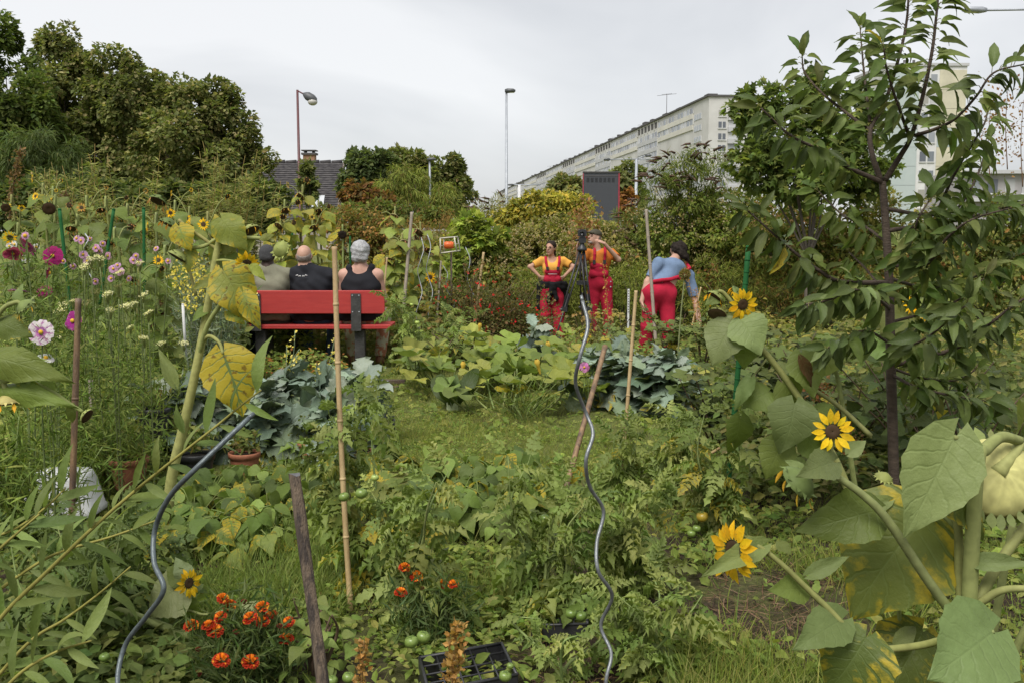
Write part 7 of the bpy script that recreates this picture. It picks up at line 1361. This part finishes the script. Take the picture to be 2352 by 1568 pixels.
cosmos('small dark magenta cosmos and closed bud below the facing bloom', [(102, 669, 28, MAG, .12, (.1, -.7, .6)), (112, 627, 20, (.25, .01, .12), 0, (.9, .2, -.2))], 4.7, 110)
cosmos('white and pink edged cosmos bloom below the nodding sunflower', [(94, 763, 48, (.55, .18, .50), .62, (.1, -1, .12)), (105, 822, 30, WHI, 0, (.3, -.3, .8))], 3.9, 95)
cosmos('magenta and white cosmos bloom half hidden by the dark brown stake', [(167, 737, 36, (.42, .03, .28), .35, (-.2, -1, .2))], 4.1, 175)
for lab, fl in (('pale pink cosmos group behind the short bright spiral', [(186, 553, 14), (191, 585, 16), (200, 600, 14), (176, 548, 12), (206, 549, 8)]), ('pale pink cosmos group right of the short bright spiral', [(220, 570, 15), (228, 577, 14), (248, 588, 14), (236, 560, 10)]), ('white cosmos group left of the facing magenta bloom', [(30, 560, 11), (22, 566, 12), (34, 562, 11), (54, 594, 12), (83, 568, 12), (63, 600, 10)]), ('pale pink cosmos group left of the yellow brassica blossom', [(306, 598, 14), (318, 603, 14), (312, 588, 10), (358, 571, 10), (386, 600, 9)]), ('pale lilac cosmos group among the white umbels', [(260, 618, 16), (277, 625, 16), (270, 610, 12), (255, 640, 12), (296, 640, 10)]), ('white cosmos pair above the lilac group', [(168, 612, 11), (135, 592, 11), (219, 647, 12), (145, 600, 9)])):
    cosmos(lab, [(u, v, d, PNK if 'pink' in lab or 'lilac' in lab else WHI, .3, (random.uniform(-.5, .5), -1, random.uniform(-.1, .6))) for u, v, d in fl], 6.9, sum(f[0] for f in fl) / len(fl), 500)
cosmos('single pink cosmos bloom in the squash patch beside the pale broccoli', [(1342, 843, 20, (.62, .22, .50), 0, (-.2, -1, .1))], 7.6, 1350, 200)
def umbel(label, u, v, y, dpx, dry=False):
    p = P(u, v, y); b = on(p.x + random.uniform(-.08, .08), y + random.uniform(0, .1)); t = thing('wild_carrot', label, 'wild carrot', b, 'white umbels among the cosmos'); s = bez([b, b.lerp(p, .5) + rv(.02), p - Vector((0, 0, .06))], 6); MB().tube(s, np.linspace(.005, .003, len(s)), 5, (.13, .16, .06)).build('stem', LS, t); r = dpx * y / F / 2; m = MB(); N = 70
    ang = Vector((random.uniform(-.5, .5), random.uniform(-.8, -.1), 1)).normalized(); Q = Vector((0, 0, 1)).rotation_difference(ang); tips = []
    for k in range(18): a, q = k * 2.4, r * math.sqrt((k + .5) / 18); e = p + Q @ Vector((q * math.cos(a), q * math.sin(a), -.25 * q * q / r if not dry else .5 * q)); m.tube([s[-1], e], .0012, 3, (.16, .19, .08)); tips.append(e)
    pos = np.array([tuple(random.choice(tips)) for _ in range(150)]) + RNG.normal(0, r * .11, (150, 3)); scatter(m, T_DIA, pos, norm(RNG.normal(size=(150, 3))), norm(RNG.normal(0, .5, size=(150, 3)) + np.array(tuple(ang))), r * .2, cols(150, [(.74, .74, .62), (.66, .67, .52)] if not dry else [(.24, .23, .13), (.17, .16, .09)], j=.08)); m.build('flower_umbel', LA, t, smooth=False)['kind'] = 'stuff'
    f = MB(); feather(f, s[1:-2], 160, .07, FEA, .06); f.build('feathery_leaves', LA, t, smooth=False)['kind'] = 'stuff'
UMB = ['just below the pale cosmos right of the spiral', 'under the short bright spiral', 'within the lilac cosmos group', 'in the middle of the flower bed, upper', 'right of the bed middle, level with the hair', 'largest of the bed middle, left of the red hair', 'low below the upper middle one', 'touching the red haired person on the left', 'just left of the dark brown stake top', 'behind the dark brown stake top', 'left of the stake, lower and wide', 'below the red haired person, slender', 'small one midway below the bed middle', 'right of the sunflower stalk below the red hair', 'small one beside the pale pink cosmos', 'between the two largest middle ones', 'low between striped cosmos and stake', 'dry left of the upper middle one', 'dry above the upper middle ones', 'dry right of the stake top', 'dark beside the violet cosmos', 'beside the white stick under the kale', 'high left of the yellow blossom', 'left of the small magenta cosmos']
for k, (a, b, d) in enumerate(((865, 595, 60), (735, 670, 70), (1040, 720, 60), (935, 910, 65), (1245, 920, 60), (1100, 1010, 75), (960, 1050, 50), (1290, 1070, 65), (545, 1000, 65), (640, 970, 50), (505, 1060, 80), (1255, 1290, 60), (1130, 1200, 45), (1400, 1340, 55), (790, 610, 50), (1170, 990, 45), (490, 1295, 60), (830, 910, 60), (1030, 860, 50), (755, 1010, 65), (280, 880, 65), (1600, 1335, 60), (1215, 640, 50), (300, 950, 50))):
    dry = k in (17, 18, 19, 20); umbel(('dry brown wild carrot seed umbel ' if dry else 'white lacy wild carrot umbel ') + UMB[k], .264 * a, 432.8 + .264 * b, random.uniform(5.0, 6.4), d * .38, dry)
def marigold_mesh(seed, dead=False):
    rr = np.random.default_rng(seed); m = MB(); N = 60; a = rr.uniform(0, 6.28, N); q = np.sqrt(rr.uniform(0, 1, N)); pos = np.c_[np.cos(a) * q * .22, np.sin(a) * q * .22, .16 * (1 - q ** 2)]; d = np.c_[np.cos(a) * (q + .15), np.sin(a) * (q + .15), .95 - .8 * q]; d = norm(d) if not dead else norm(d * np.array([.4, .4, 1.4])); c = np.where((q < .5)[:, None], np.array([[.72, .20, .012]]), np.array([[.44, .035, .010]])) * rr.uniform(.7, 1.2, (N, 1)); c = np.where((rr.uniform(0, 1, N) < .12)[:, None], np.array([[.75, .33, .02]]), c)
    if dead: c = c * .35 + .02
    scatter(m, tm([(0, 0, 0), (-.42, .75, .05), (0, .9, -.06), (.42, .75, .05), (-.28, 1., -.08), (.28, 1., -.08)], [(0, 2, 1), (0, 3, 2), (1, 2, 4), (2, 3, 5)]), pos, d, np.tile(np.array([[0, 0, 1.]]), (N, 1)) + rr.normal(0, .3, (N, 3)), .30, c); m.lathe([(.03, -.5), (.10, -.35), (.13, -.1), (.2, .05)], (0, 0, 0), 8, (.10, .13, .05)); me = m.mesh('marigold'); me.materials.append(PETC); return me
PETC = m_attr('petal_colour', trans=.2, rough=.7, spec=.2)
MAR = [marigold_mesh(i) for i in range(3)]; MARD = marigold_mesh(9, True)
def marigold(label, fl, y, bu, conv, n=1500, h=.22):
    b = on(X(bu, y), y); t = thing('marigold_plant', label, 'marigold', b, 'marigolds'); m = MB(); pts = []; st = MB()
    for X_, Y_, d, dead in fl:
        u, v = conv(X_, Y_); yy = y + random.uniform(-.08, .08) + (1470 - v) * .0009; p = P(u, v, yy - .1); st.tube(bez([b + rv(.02), b.lerp(p, .6) + rv(.02), p - Vector((0, 0, .02))], 4), .0028, 4, (.08, .11, .04)); s = d * y / F; put(MARD if dead else random.choice(MAR), 'withered_flower' if dead else 'flower', t, p, Vector((random.uniform(-.3, .3), .9, random.uniform(.3, .6))), Vector((random.uniform(-.35, .35), -.7, .75)), s * (.6 if dead else 1.02), (1, 1, 1), 1)
        for k in range(4): pts.append(b.lerp(p, .25 + .17 * k) + rv(.03))
    st.build('stems', LS, t)['kind'] = 'stuff'; feather(m, pts, n, .06, [(.045, .08, .028), (.065, .10, .035), (.09, .12, .045)], .045, T_LANC); m.build('feathery_foliage', LA, t, smooth=False)['kind'] = 'stuff'
marigold('marigold plant with many red orange blooms in the bottom left foreground', [(1680, 930, 30, 0), (1735, 985, 34, 0), (1665, 1070, 32, 0), (1980, 1000, 36, 0), (1890, 1080, 36, 0), (1985, 1105, 34, 0), (2050, 1060, 32, 0), (1445, 1140, 38, 0), (1575, 1140, 34, 0), (1625, 1180, 40, 0), (2180, 1110, 32, 0), (2160, 1240, 38, 0), (1670, 1400, 40, 0), (1890, 1410, 40, 0), (1490, 1500, 36, 1), (1780, 1185, 30, 1), (1495, 1315, 26, 1), (1840, 955, 28, 1), (1700, 1330, 28, 1), (2110, 1140, 28, 1)], 3.1, 560, lambda a, b: (.3043 * a, 1091 + .3043 * b), 2600)
marigold('marigold plant with few red orange blooms under the tomato plant', [(960, 790, 30, 0), (1040, 848, 34, 0), (935, 960, 32, 0), (1210, 910, 36, 0), (1260, 1030, 28, 0), (1080, 930, 26, 1), (1290, 900, 26, 0), (1250, 1120, 22, 1)], 3.45, 985, lambda a, b: (602 + .3403 * a, 1035 + .3403 * b), 1300)
def kaleflower():
    y = 6.9; b = on(X(480, y), y); t = thing('flowering_kale', 'tall grey green seeding kale topped with pale yellow blossom', 'kale', b, None); st = MB(); m = MB(); fl = MB(); pts = []
    for k in range(46):
        e = P(random.uniform(405, 560), random.uniform(610, 720), y + random.uniform(-.3, .3)); q = bez([b + Vector((random.gauss(0, .1), random.gauss(0, .08), .1)), b.lerp(e, .6) + rv(.03), e], 6); st.tube(q, np.linspace(.006, .002, len(q)), 4, jit((.15, .19, .13))); pts += q[2:]
        if e.z > P(480, 690, y).z: pos = np.array([tuple(e + Vector((random.gauss(0, .028), random.gauss(0, .028), random.gauss(-.02, .04)))) for _ in range(26)]); scatter(fl, T_DIA, pos, RNG.normal(size=(26, 3)), RNG.normal(size=(26, 3)), .024, cols(26, [(.72, .62, .14), (.68, .60, .22)], j=.08))
    st.build('stems', LS, t)['kind'] = 'stuff'; feather(m, pts, 3200, .085, [(.17, .215, .17), (.14, .18, .14), (.20, .24, .19)], .045, T_LANC); m.build('seed_pods', LA, t, smooth=False)['kind'] = 'stuff'; fl.build('blossom', LA, t, smooth=False)['kind'] = 'stuff'
kaleflower()
for lab, u, v, y, h, n in (('bright green feathery fennel at the left edge', 10, 1120, 4.4, .62, 2600), ('bright green feathery fennel left of the dark brown stake', 105, 1110, 5.2, .55, 2200), ('feathery dill rising through the squash leaves', 1205, 940, 7.6, .42, 220)):
    b = on(X(u, y), y); t = thing('fennel_plant', lab, 'fennel', b, 'feathery herbs'); st = MB(); m = MB(); pts = []
    for k in range(16): e = b + Vector((random.gauss(0, .2), random.gauss(0, .18), h * random.uniform(.5, 1.))); q = bez([b, b.lerp(e, .5) + rv(.03), e], 6); st.tube(q, .003, 4, (.17, .22, .07)); pts += q[2:]
    st.build('stems', LS, t)['kind'] = 'stuff'; feather(m, pts, n, .085, [(.14, .20, .05), (.18, .24, .065), (.10, .16, .04)], .05); m.build('feathery_foliage', LA, t, smooth=False)['kind'] = 'stuff'
def drystalk(label, pts, y, n, sz, col, spread=.025, name='dock_stalk', r=.005, group='dry seed stalks'):
    q = bez([P(u, v, y) for u, v in pts], 8); t = thing(name, label, 'seed stalk', q[0], group); MB().tube(q, np.linspace(r, r * .4, len(q)), 5, tuple(c * .7 for c in col)).build('stem', LS, t); m = MB(); k = len(q) // 4; feather(m, q[k:], n, sz, [col, tuple(c * 1.25 for c in col), tuple(c * .7 for c in col)], spread, T_DIA); m.build('seeds', LA, t, smooth=False)['kind'] = 'stuff'
TAN = (.33, .20, .075)
drystalk('short tan dock seed stalk left of the black tray', [(828, 1640), (830, 1560), (836, 1470)], 2.6, 170, .016, TAN, .009); drystalk('tall tan dock seed stalk beside the black tray', [(1030, 1660), (1040, 1540), (1052, 1430)], 2.6, 240, .019, TAN, .011)
drystalk('orange dry seed stalk in front of the man in the cap', [(1398, 800), (1395, 700), (1384, 600)], 11., 90, .022, (.36, .22, .07), .016); drystalk('orange dry seed stalk right of the stooping man', [(1600, 800), (1592, 700), (1573, 600)], 10.6, 110, .022, (.34, .19, .06), .022); drystalk('second orange dry stalk right of the stooping man', [(1615, 800), (1606, 720), (1598, 660)], 10.6, 80, .022, (.34, .19, .06), .02)
drystalk('tall brown mullein stalk at the left edge against the trees', [(18, 560), (26, 460), (47, 335)], 11, 300, .04, (.14, .09, .05), .03, r=.012); drystalk('brown mullein stalk above the dark sunflower head', [(142, 560), (146, 490), (150, 440)], 11, 180, .04, (.12, .08, .05), .025, r=.01)
for k, (u, v, d) in enumerate(((1870, 870, 60), (1900, 940, 90), (1960, 1000, 100), (2010, 1080, 120), (1975, 1150, 130), (1830, 950, 60))): drystalk(f'rusty dock stalk {("left of the cherry trunk", "below the dead sunflower leaf", "behind the yellow sunflower bloom", "right of the small bloom by the trunk", "behind the branching sunflower leaf", "near the green stake")[k]}', [(u + 15, v + d), (u + 5, v + d * .5), (u, v)], 5.4, 170, .022, (.15, .075, .035), .03, group='rusty dock stalks')
for k, (u, v, d) in enumerate(((1345, 470, 70), (1330, 520, 90), (2310, 190, 200), (2270, 240, 180), (1940, 560, 80), (1885, 545, 90), (1640, 620, 90), (2345, 230, 200))): drystalk(f'dry brown umbel stalk {("before the charcoal panel", "left of the charcoal panel", "against the sky at far right", "left of the far right stalks", "left of the cherry trunk on the bank", "on the bank between maple and cherry", "right of the stooping man on the bank", "at the right border against the sky")[k]}', [(u + 4, v + d), (u, v + d * .5), (u + 6, v)], 9. if u > 2200 else 17., 150, .03 if u > 2200 else .07, (.22, .12, .06), .09 if u > 2200 else .12, 'umbel_stalk')
def allium():
    y = 9.6; p = P(1573, 630, y); b = on(P(1556, 780, y).x, y); t = thing('allium', 'round dried allium seed head beside the stooping man', 'allium', b); MB().tube(bez([b, b.lerp(p, .5) + Vector((-.01, 0, 0)), p], 5), .007, 6, (.20, .22, .10)).build('stem', LS, t); m = MB(); N = 260; d = norm(RNG.normal(size=(N, 3))); r = 14 * y / F; pos = np.array(tuple(p)) + d * r * .55; scatter(m, T_DIA, pos, d, norm(RNG.normal(size=(N, 3))), r * .5, cols(N, [(.16, .13, .06), (.22, .18, .08)])); m.build('seed_head', LA, t, smooth=False)['kind'] = 'stuff'
allium()
# ------------------------------------------------------------------ pots, tub, trays, planks
TERR = mat('terracotta', (.36, .135, .07), (.27, .10, .055), .8, 7, .3, 40); SOILM = mat('potting_soil', (.03, .022, .016), None, .95, 40, .8)
def pot(label, u, vb, y, d, h, m=TERR, plant=True, tilt=0, group='plant pots'):
    p = P(u, vb, y); p.z = max(p.z, gz(p.x, y) - .01); t = thing('plant_pot', label, 'pot', p, group); r = d / 2; o = p
    b = MB(); b.lathe([(.001, 0), (r * .68, 0), (r * .70, .005), (r * .92, h * .80), (r * .92, h * .81)], o, 24); b.build('wall', m, t); k = MB(); k.lathe([(r * .90, h * .80), (r * 1.0, h * .81), (r * 1.02, h * .97), (r * .99, h), (r * .92, h), (r * .90, h * .9)], o, 24); k.build('rim', m, t); k = MB(); k.lathe([(.001, h * .88), (r * .91, h * .86)], o, 16); k.build('soil', SOILM, t)
    if plant:
        q = MB(); N = 130; pos = np.array(tuple(o)) + np.c_[RNG.normal(0, r * .5, N), RNG.normal(0, r * .5, N), h + RNG.uniform(0, .13, N)]; scatter(q, T_OVAL, pos, norm(RNG.normal(size=(N, 3)) + np.array([0, 0, .4])), norm(RNG.normal(0, .4, size=(N, 3)) + np.array([0, 0, 1])), RNG.uniform(.025, .05, N), cols(N, [(.12, .16, .05), (.09, .12, .04), (.16, .15, .06)])); q.build('foliage', LA, t, smooth=False)['kind'] = 'stuff'
pot('terracotta pot with herbs below the broccoli clump', 563, 1100, 5.75, .185, .165); pot('wide terracotta pot right of the white tub', 298, 1120, 5.3, .21, .17); pot('terracotta pot behind the white tub', 218, 1105, 5.6, .2, .18); pot('low terracotta pot behind the bamboo pole', 722, 1060, 6.05, .2, .13); pot('small terracotta bowl right of the bamboo pole foot', 815, 1058, 6.1, .22, .07)
pot('black plastic pot behind the sunflower stem', 452, 1118, 5.5, .21, .2, BLK); pot('dark plastic pot below the left broccoli', 355, 1010, 5.9, .2, .2, BLK); pot('dark pot deep in the foliage left of the broccoli', 262, 1000, 6.2, .2, .18, BLK)
def tub():
    y = 4.85; a = P(70, 1142, y); b = P(228, 1142, y); w = (b.x - a.x); z0 = gz(a.x, y) + .04; h = P(150, 1092, y).z - z0; c = Vector(((a.x + b.x) / 2 - .05, y + .1, z0)); t = thing('plastic_tub', 'upturned white plastic tub on the ground beside the dark stake', 'tub', c); WHP = mat('white_plastic', (.66, .67, .66), (.60, .61, .60), .45, 5, .1); V = []; n = 8
    def ring(hw, hd, z, r=.05):
        out = []
        for cx, cy, a0 in ((hw - r, hd - r, 0), (-hw + r, hd - r, 90), (-hw + r, -hd + r, 180), (hw - r, -hd + r, 270)):
            for k in range(4): q = R(a0 + 30 * k); out.append((c.x + cx + r * math.cos(q), c.y + cy + r * math.sin(q), z))
        return out
    pr = [(.53, 0, .0), (.54, .0, .02), (.51, 0, .03), (.42, 0, h * .85), (.40, 0, h * .96), (.37, 0, h), (.02, 0, h * 1.0)]
    for f, _, z in pr: V += ring(w * f, w * f * .72, z0 + z, min(.05, w * f * .4))
    m = MB(); m.add(V, [(i * 16 + j, i * 16 + (j + 1) % 16, i * 16 + 16 + (j + 1) % 16, i * 16 + 16 + j) for i in range(len(pr) - 1) for j in range(16)]); m.build('shell', WHP, t)
    m = MB(); m.tube([(c.x - .06, c.y - w * .37, z0 + h * .3), (c.x, c.y - w * .385, z0 + h * .36), (c.x + .06, c.y - w * .37, z0 + h * .3)], .009, 6); m.build('handle', WHP, t)
tub()
def tray(label, corner, ex, ey, nx, ny, h, m=BLK):
    c = Vector(corner); ex, ey = Vector(ex), Vector(ey); t = thing('seed_tray', label, 'tray', c, 'black trays'); up = Vector((0, 0, h))
    def wallp(a, b):
        d = (b - a).normalized(); nrm = d.cross(Vector((0, 0, 1))) * .004; mb = MB(); mb.add([tuple(q) for q in (a - nrm, b - nrm, b + nrm, a + nrm, a - nrm + up, b - nrm + up, b + nrm + up, a + nrm + up)], [(0, 3, 2, 1), (4, 5, 6, 7), (0, 1, 5, 4), (1, 2, 6, 5), (2, 3, 7, 6), (3, 0, 4, 7)]); return mb
    for a, b in ((c, c + ex), (c + ex, c + ex + ey), (c + ex + ey, c + ey), (c + ey, c)): wallp(a, b).build('side', m, t, smooth=False); MB().tube([a + up, b + up], .006, 5).build('rim', m, t)
    for k in range(1, nx): MB().tube([c + ex * (k / nx) + up * .96, c + ex * (k / nx) + ey + up * .96], .0035, 4).build('grid_bar', m, t)
    for k in range(1, ny): MB().tube([c + ey * (k / ny) + up * .96, c + ey * (k / ny) + ex + up * .96], .0035, 4).build('grid_bar', m, t)
def gp(u, v, y): p = P(u, v, y); return Vector((p.x, y, gz(p.x, y)))
a = gp(985, 1600, 2.86); b = gp(1187, 1568, 2.98); tray('black seedling tray with open cells in the foreground under the tomatoes', a, b - a, Vector((-.05, .24, 0)), 5, 4, .09)
a = gp(1222, 1485, 3.45); b = gp(1348, 1482, 3.45); tray('black seedling tray mostly hidden below the curled tomato plant', a, b - a, Vector((.02, .2, 0)), 4, 3, .07)
a = gp(820, 1010, 6.75); b = gp(905, 1000, 6.85); tray('black lattice crate at the right end of the broccoli clump', a, b - a, Vector((-.03, .3, 0)), 6, 5, .11)
def planks():
    for lab, u0, u1, v, dz in (('dark wooden plank lying on the grass path, the upper one', 868, 930, 888, .03), ('dark wooden plank lying on the grass path, the lower one', 862, 914, 896, .0)):
        a = GP(u0, v); b = GP(u1, v); t = thing('wooden_plank', lab, 'plank', a, 'planks on the path'); m = MB(); m.box((a.x, a.y, a.z + dz + .003), (b.x, a.y + .09, a.z + dz + .03)); m.build('board', mat('dark_plank', (.10, .065, .05), None, .8, 9, .6, stretch=(.5, 4, 4)), t, smooth=False); m = MB(); m.box((b.x, a.y + .002, a.z + dz + .005), (b.x + .004, a.y + .088, a.z + dz + .028)); m.build('end_grain', WOODG, t, smooth=False)
planks()
# ------------------------------------------------------------------ grass, weeds and undergrowth (masses nobody could count)
def spots(n, u0, u1, y0, y1, pw=1.):
    y = y0 + (y1 - y0) * RNG.uniform(0, 1, n) ** pw; u = RNG.uniform(u0, u1, n); x = (u - 1176) / F * y; return x, y
def zz(x, y): return np.array([gz(a, b) for a, b in zip(x, y)])
def noise2(x, y, s=1.): return np.sin(x * 2.1 * s + 1.3 * np.sin(y * 1.7 * s)) * np.sin(y * 2.4 * s + .7 * np.sin(x * 2.9 * s) + 1)
BARE = [(GP(1770, 1395), .42, .38), (GP(1300, 1530), .4, .22), (GP(1540, 1130), .5, .3), (GP(450, 1315), .4, .15), (GP(1900, 1480), .3, .25)]
def open_(x, y, pr=.88):                       # True where growth may stand: bare soil patches stay mostly open
    k = np.ones(len(x), bool)
    for p, rx, ry in BARE: k &= ~((((x - p.x) / rx) ** 2 + ((y - p.y) / ry) ** 2 < 1 + RNG.normal(0, .25, len(x))) & (RNG.uniform(0, 1, len(x)) < pr))
    return k
# grass
mb = MB()
def grass(n, u0, u1, y0, y1, h, pal, thr=-2., pw=1., sc=1., lay=.5):
    x, y = spots(n, u0, u1, y0, y1, pw); k = (noise2(x, y, sc) + RNG.normal(0, .35, n) > thr) & open_(x, y); x, y = x[k], y[k]; N = len(x); z = zz(x, y)
    d = norm(np.c_[RNG.normal(0, lay, N), RNG.normal(0, lay, N), np.ones(N)]); scatter(mb, T_BLAD, np.c_[x, y, z - .004], d, norm(RNG.normal(size=(N, 3))), h * RNG.uniform(.5, 1.5, N), cols(N, pal))
GR = [(.14, .19, .045), (.18, .225, .06), (.11, .155, .038), (.22, .22, .085)]
grass(26000, -60, 2420, 2.6, 6.2, .085, GR, -.15, .9, 1.); grass(34000, 560, 1700, 5.6, 11.5, .055, GR, -.9, 1.3, .7, .7); grass(9000, 1560, 2150, 2.7, 4.2, .12, GR, -.3, 1.); grass(6000, 420, 780, 3.3, 4.6, .13, [(.12, .17, .05), (.15, .2, .06)], -.2); grass(9000, 880, 1330, 3.7, 4.8, .10, GR, -.4); grass(2500, 520, 720, 5.3, 6.2, .11, [(.13, .18, .05), (.17, .21, .06)], -.2); grass(14000, 0, 2350, 10.5, 17, .14, GR, -.3); grass(12000, 860, 1650, 5.4, 7.2, .06, GR, -.8); grass(9000, 780, 1250, 6.6, 10., .075, GR + [(.3, .3, .1)], -.5, 1., 2.)
tag(mb.build('grass', LA, smooth=False), 'short grass and blades between the garden beds', 'grass', kind='stuff')
# low broad-leaved weeds
mb = MB()
def weeds(n, u0, u1, y0, y1, size, hgt, pal, T=T_OVAL, thr=-2., tilt=.5, sc=1.):
    x, y = spots(n, u0, u1, y0, y1, .9); k = (noise2(x + 3, y, sc) + RNG.normal(0, .4, n) > thr) & open_(x, y); x, y = x[k], y[k]; N = len(x)
    z = zz(x, y) + hgt * RNG.uniform(.05, 1, N) * (.6 + .4 * noise2(x, y, 2.3)); a = RNG.uniform(0, 6.28, N); d = np.c_[np.cos(a), np.sin(a), RNG.uniform(-.4, .8, N)]; nn = norm(np.c_[RNG.normal(0, tilt, N), RNG.normal(-.3, tilt, N), np.ones(N)]); scatter(mb, T, np.c_[x, y, z], d, nn, size * RNG.uniform(.55, 1.4, N), cols(N, pal))
WD = [(.13, .19, .05), (.17, .225, .06), (.10, .15, .042), (.21, .24, .08)]
weeds(9000, -60, 2420, 2.6, 5.6, .038, .07, WD, thr=.0); weeds(6000, -60, 2420, 2.6, 6.5, .045, .05, WD, T_TRI, thr=-.2, tilt=.3); weeds(8000, 700, 1700, 5.4, 9.5, .05, .05, WD, T_TRI, thr=-.1, tilt=.35, sc=1.7); weeds(3500, 760, 1650, 5.4, 9.5, .06, .09, WD, thr=.35, sc=2.2)
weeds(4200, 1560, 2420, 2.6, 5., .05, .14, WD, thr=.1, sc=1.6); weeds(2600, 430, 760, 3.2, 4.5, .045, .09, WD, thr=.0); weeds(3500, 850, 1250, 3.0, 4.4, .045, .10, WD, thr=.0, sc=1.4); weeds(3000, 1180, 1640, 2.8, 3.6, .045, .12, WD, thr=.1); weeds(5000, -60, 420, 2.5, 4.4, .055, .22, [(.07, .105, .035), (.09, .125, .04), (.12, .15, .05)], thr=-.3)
tag(mb.build('weeds', LA, smooth=False), 'small broad leaved weeds and clover covering the soil', 'weeds', kind='stuff')
# taller undergrowth
mb = MB()
def under(n, u0, u1, y0, y1, size, h0, h1, pal, T=T_OVAL, thr=-2., sc=1., low=.0):
    x, y = spots(n, u0, u1, y0, y1, 1.); k = noise2(x, y, sc) + RNG.normal(0, .4, n) > thr; x, y = x[k], y[k]; N = len(x); f = (y - y0) / (y1 - y0); h = (h0 + (h1 - h0) * f) * (.75 + .3 * noise2(x, y, 2.6)) * (1 + .18 * noise2(x, y, 6.)); q = low + (1 - low) * RNG.uniform(0, 1, N) ** .55
    z = zz(x, y) + h * q; a = RNG.uniform(0, 6.28, N); d = np.c_[np.cos(a), np.sin(a) - .2, RNG.uniform(-.6, .6, N)]; nn = norm(np.c_[RNG.normal(0, .45, N), RNG.normal(-.4, .45, N), np.ones(N)]); scatter(mb, T, np.c_[x, y, z], d, nn, size * RNG.uniform(.55, 1.4, N), cols(N, pal))
    for i in range(0, N, 26): mb.tube([(x[i], y[i], z[i] - h[i] * q[i]), (x[i] + RNG.normal(0, .02), y[i], z[i])], [.004, .002], 3, (.14, .17, .06))
LFT = [(.16, .205, .06), (.21, .25, .08), (.12, .165, .05), (.25, .28, .11)]
under(9000, -80, 340, 5.4, 9., .055, .45, .95, LFT, thr=-.8); under(6000, -80, 380, 5.2, 9., .075, .5, 1.0, FEA, T_LANC); under(3500, 240, 430, 6., 8.5, .07, .4, .75, LFT, thr=-.6); under(1500, 150, 330, 5.7, 6.4, .05, .35, .5, [(.12, .14, .055), (.15, .165, .06)], thr=-.5)
under(9000, 300, 720, 10.9, 14, .09, .95, 1.3, LFT, thr=-.9); under(9000, 640, 1010, 11.2, 15, .085, .85, 1.25, [(.15, .17, .055), (.19, .20, .065), (.11, .14, .05), (.2, .15, .07)], thr=-.9); under(6000, -60, 560, 9.4, 12.5, .11, 1.0, 1.3, [(.10, .135, .045), (.13, .165, .055), (.08, .11, .04)], thr=-.9)
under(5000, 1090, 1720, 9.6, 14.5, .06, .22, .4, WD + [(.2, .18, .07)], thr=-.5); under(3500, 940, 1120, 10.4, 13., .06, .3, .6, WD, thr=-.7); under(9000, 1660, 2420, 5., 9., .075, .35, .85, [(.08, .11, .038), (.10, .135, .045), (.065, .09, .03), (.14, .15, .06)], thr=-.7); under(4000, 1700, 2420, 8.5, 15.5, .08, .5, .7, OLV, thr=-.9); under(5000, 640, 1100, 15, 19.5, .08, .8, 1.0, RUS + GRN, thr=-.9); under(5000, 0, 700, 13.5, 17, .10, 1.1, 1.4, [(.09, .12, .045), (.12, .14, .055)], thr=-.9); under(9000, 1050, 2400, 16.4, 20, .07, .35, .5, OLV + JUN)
under(1800, 560, 790, 9.4, 10.4, .05, .12, .3, WD + [(.3, .14, .05)], thr=-.3)
tag(mb.build('undergrowth', LA, smooth=False), 'leafy mixed undergrowth filling the beds between the taller plants', 'undergrowth', kind='stuff')
# straw, bark and stalk litter on the bare soil
mb = MB()
for n, u0, u1, y0, y1 in ((1300, 1640, 1960, 3.3, 4.3), (500, 1180, 1420, 2.8, 3.4), (500, 1440, 1640, 4.8, 5.8), (500, 330, 700, 3.9, 4.5)):
    x, y = spots(n, u0, u1, y0, y1); z = zz(x, y) + .008; a = RNG.uniform(0, 3.14, n); d = np.c_[np.cos(a), np.sin(a), RNG.normal(.05, .12, n)]; scatter(mb, tm([(-.02, 0, 0), (.02, 0, 0), (.02, 1, .02), (-.02, 1, .02), (0, .5, .035)], [(0, 1, 4), (1, 2, 4), (2, 3, 4), (3, 0, 4)]), np.c_[x, y, z], d, np.tile(np.array([[0, 0, 1.]]), (n, 1)), RNG.uniform(.02, .08, n), cols(n, [(.13, .08, .045), (.075, .047, .03), (.20, .13, .075), (.04, .027, .018)]))
tag(mb.build('straw_litter', LS, smooth=False), 'dry straw and bark litter on the dark soil', 'litter', kind='stuff')
print('objects', len(bpy.data.objects), 'tris', sum(len(m.loops) - 2 * len(m.polygons) for m in bpy.data.meshes))
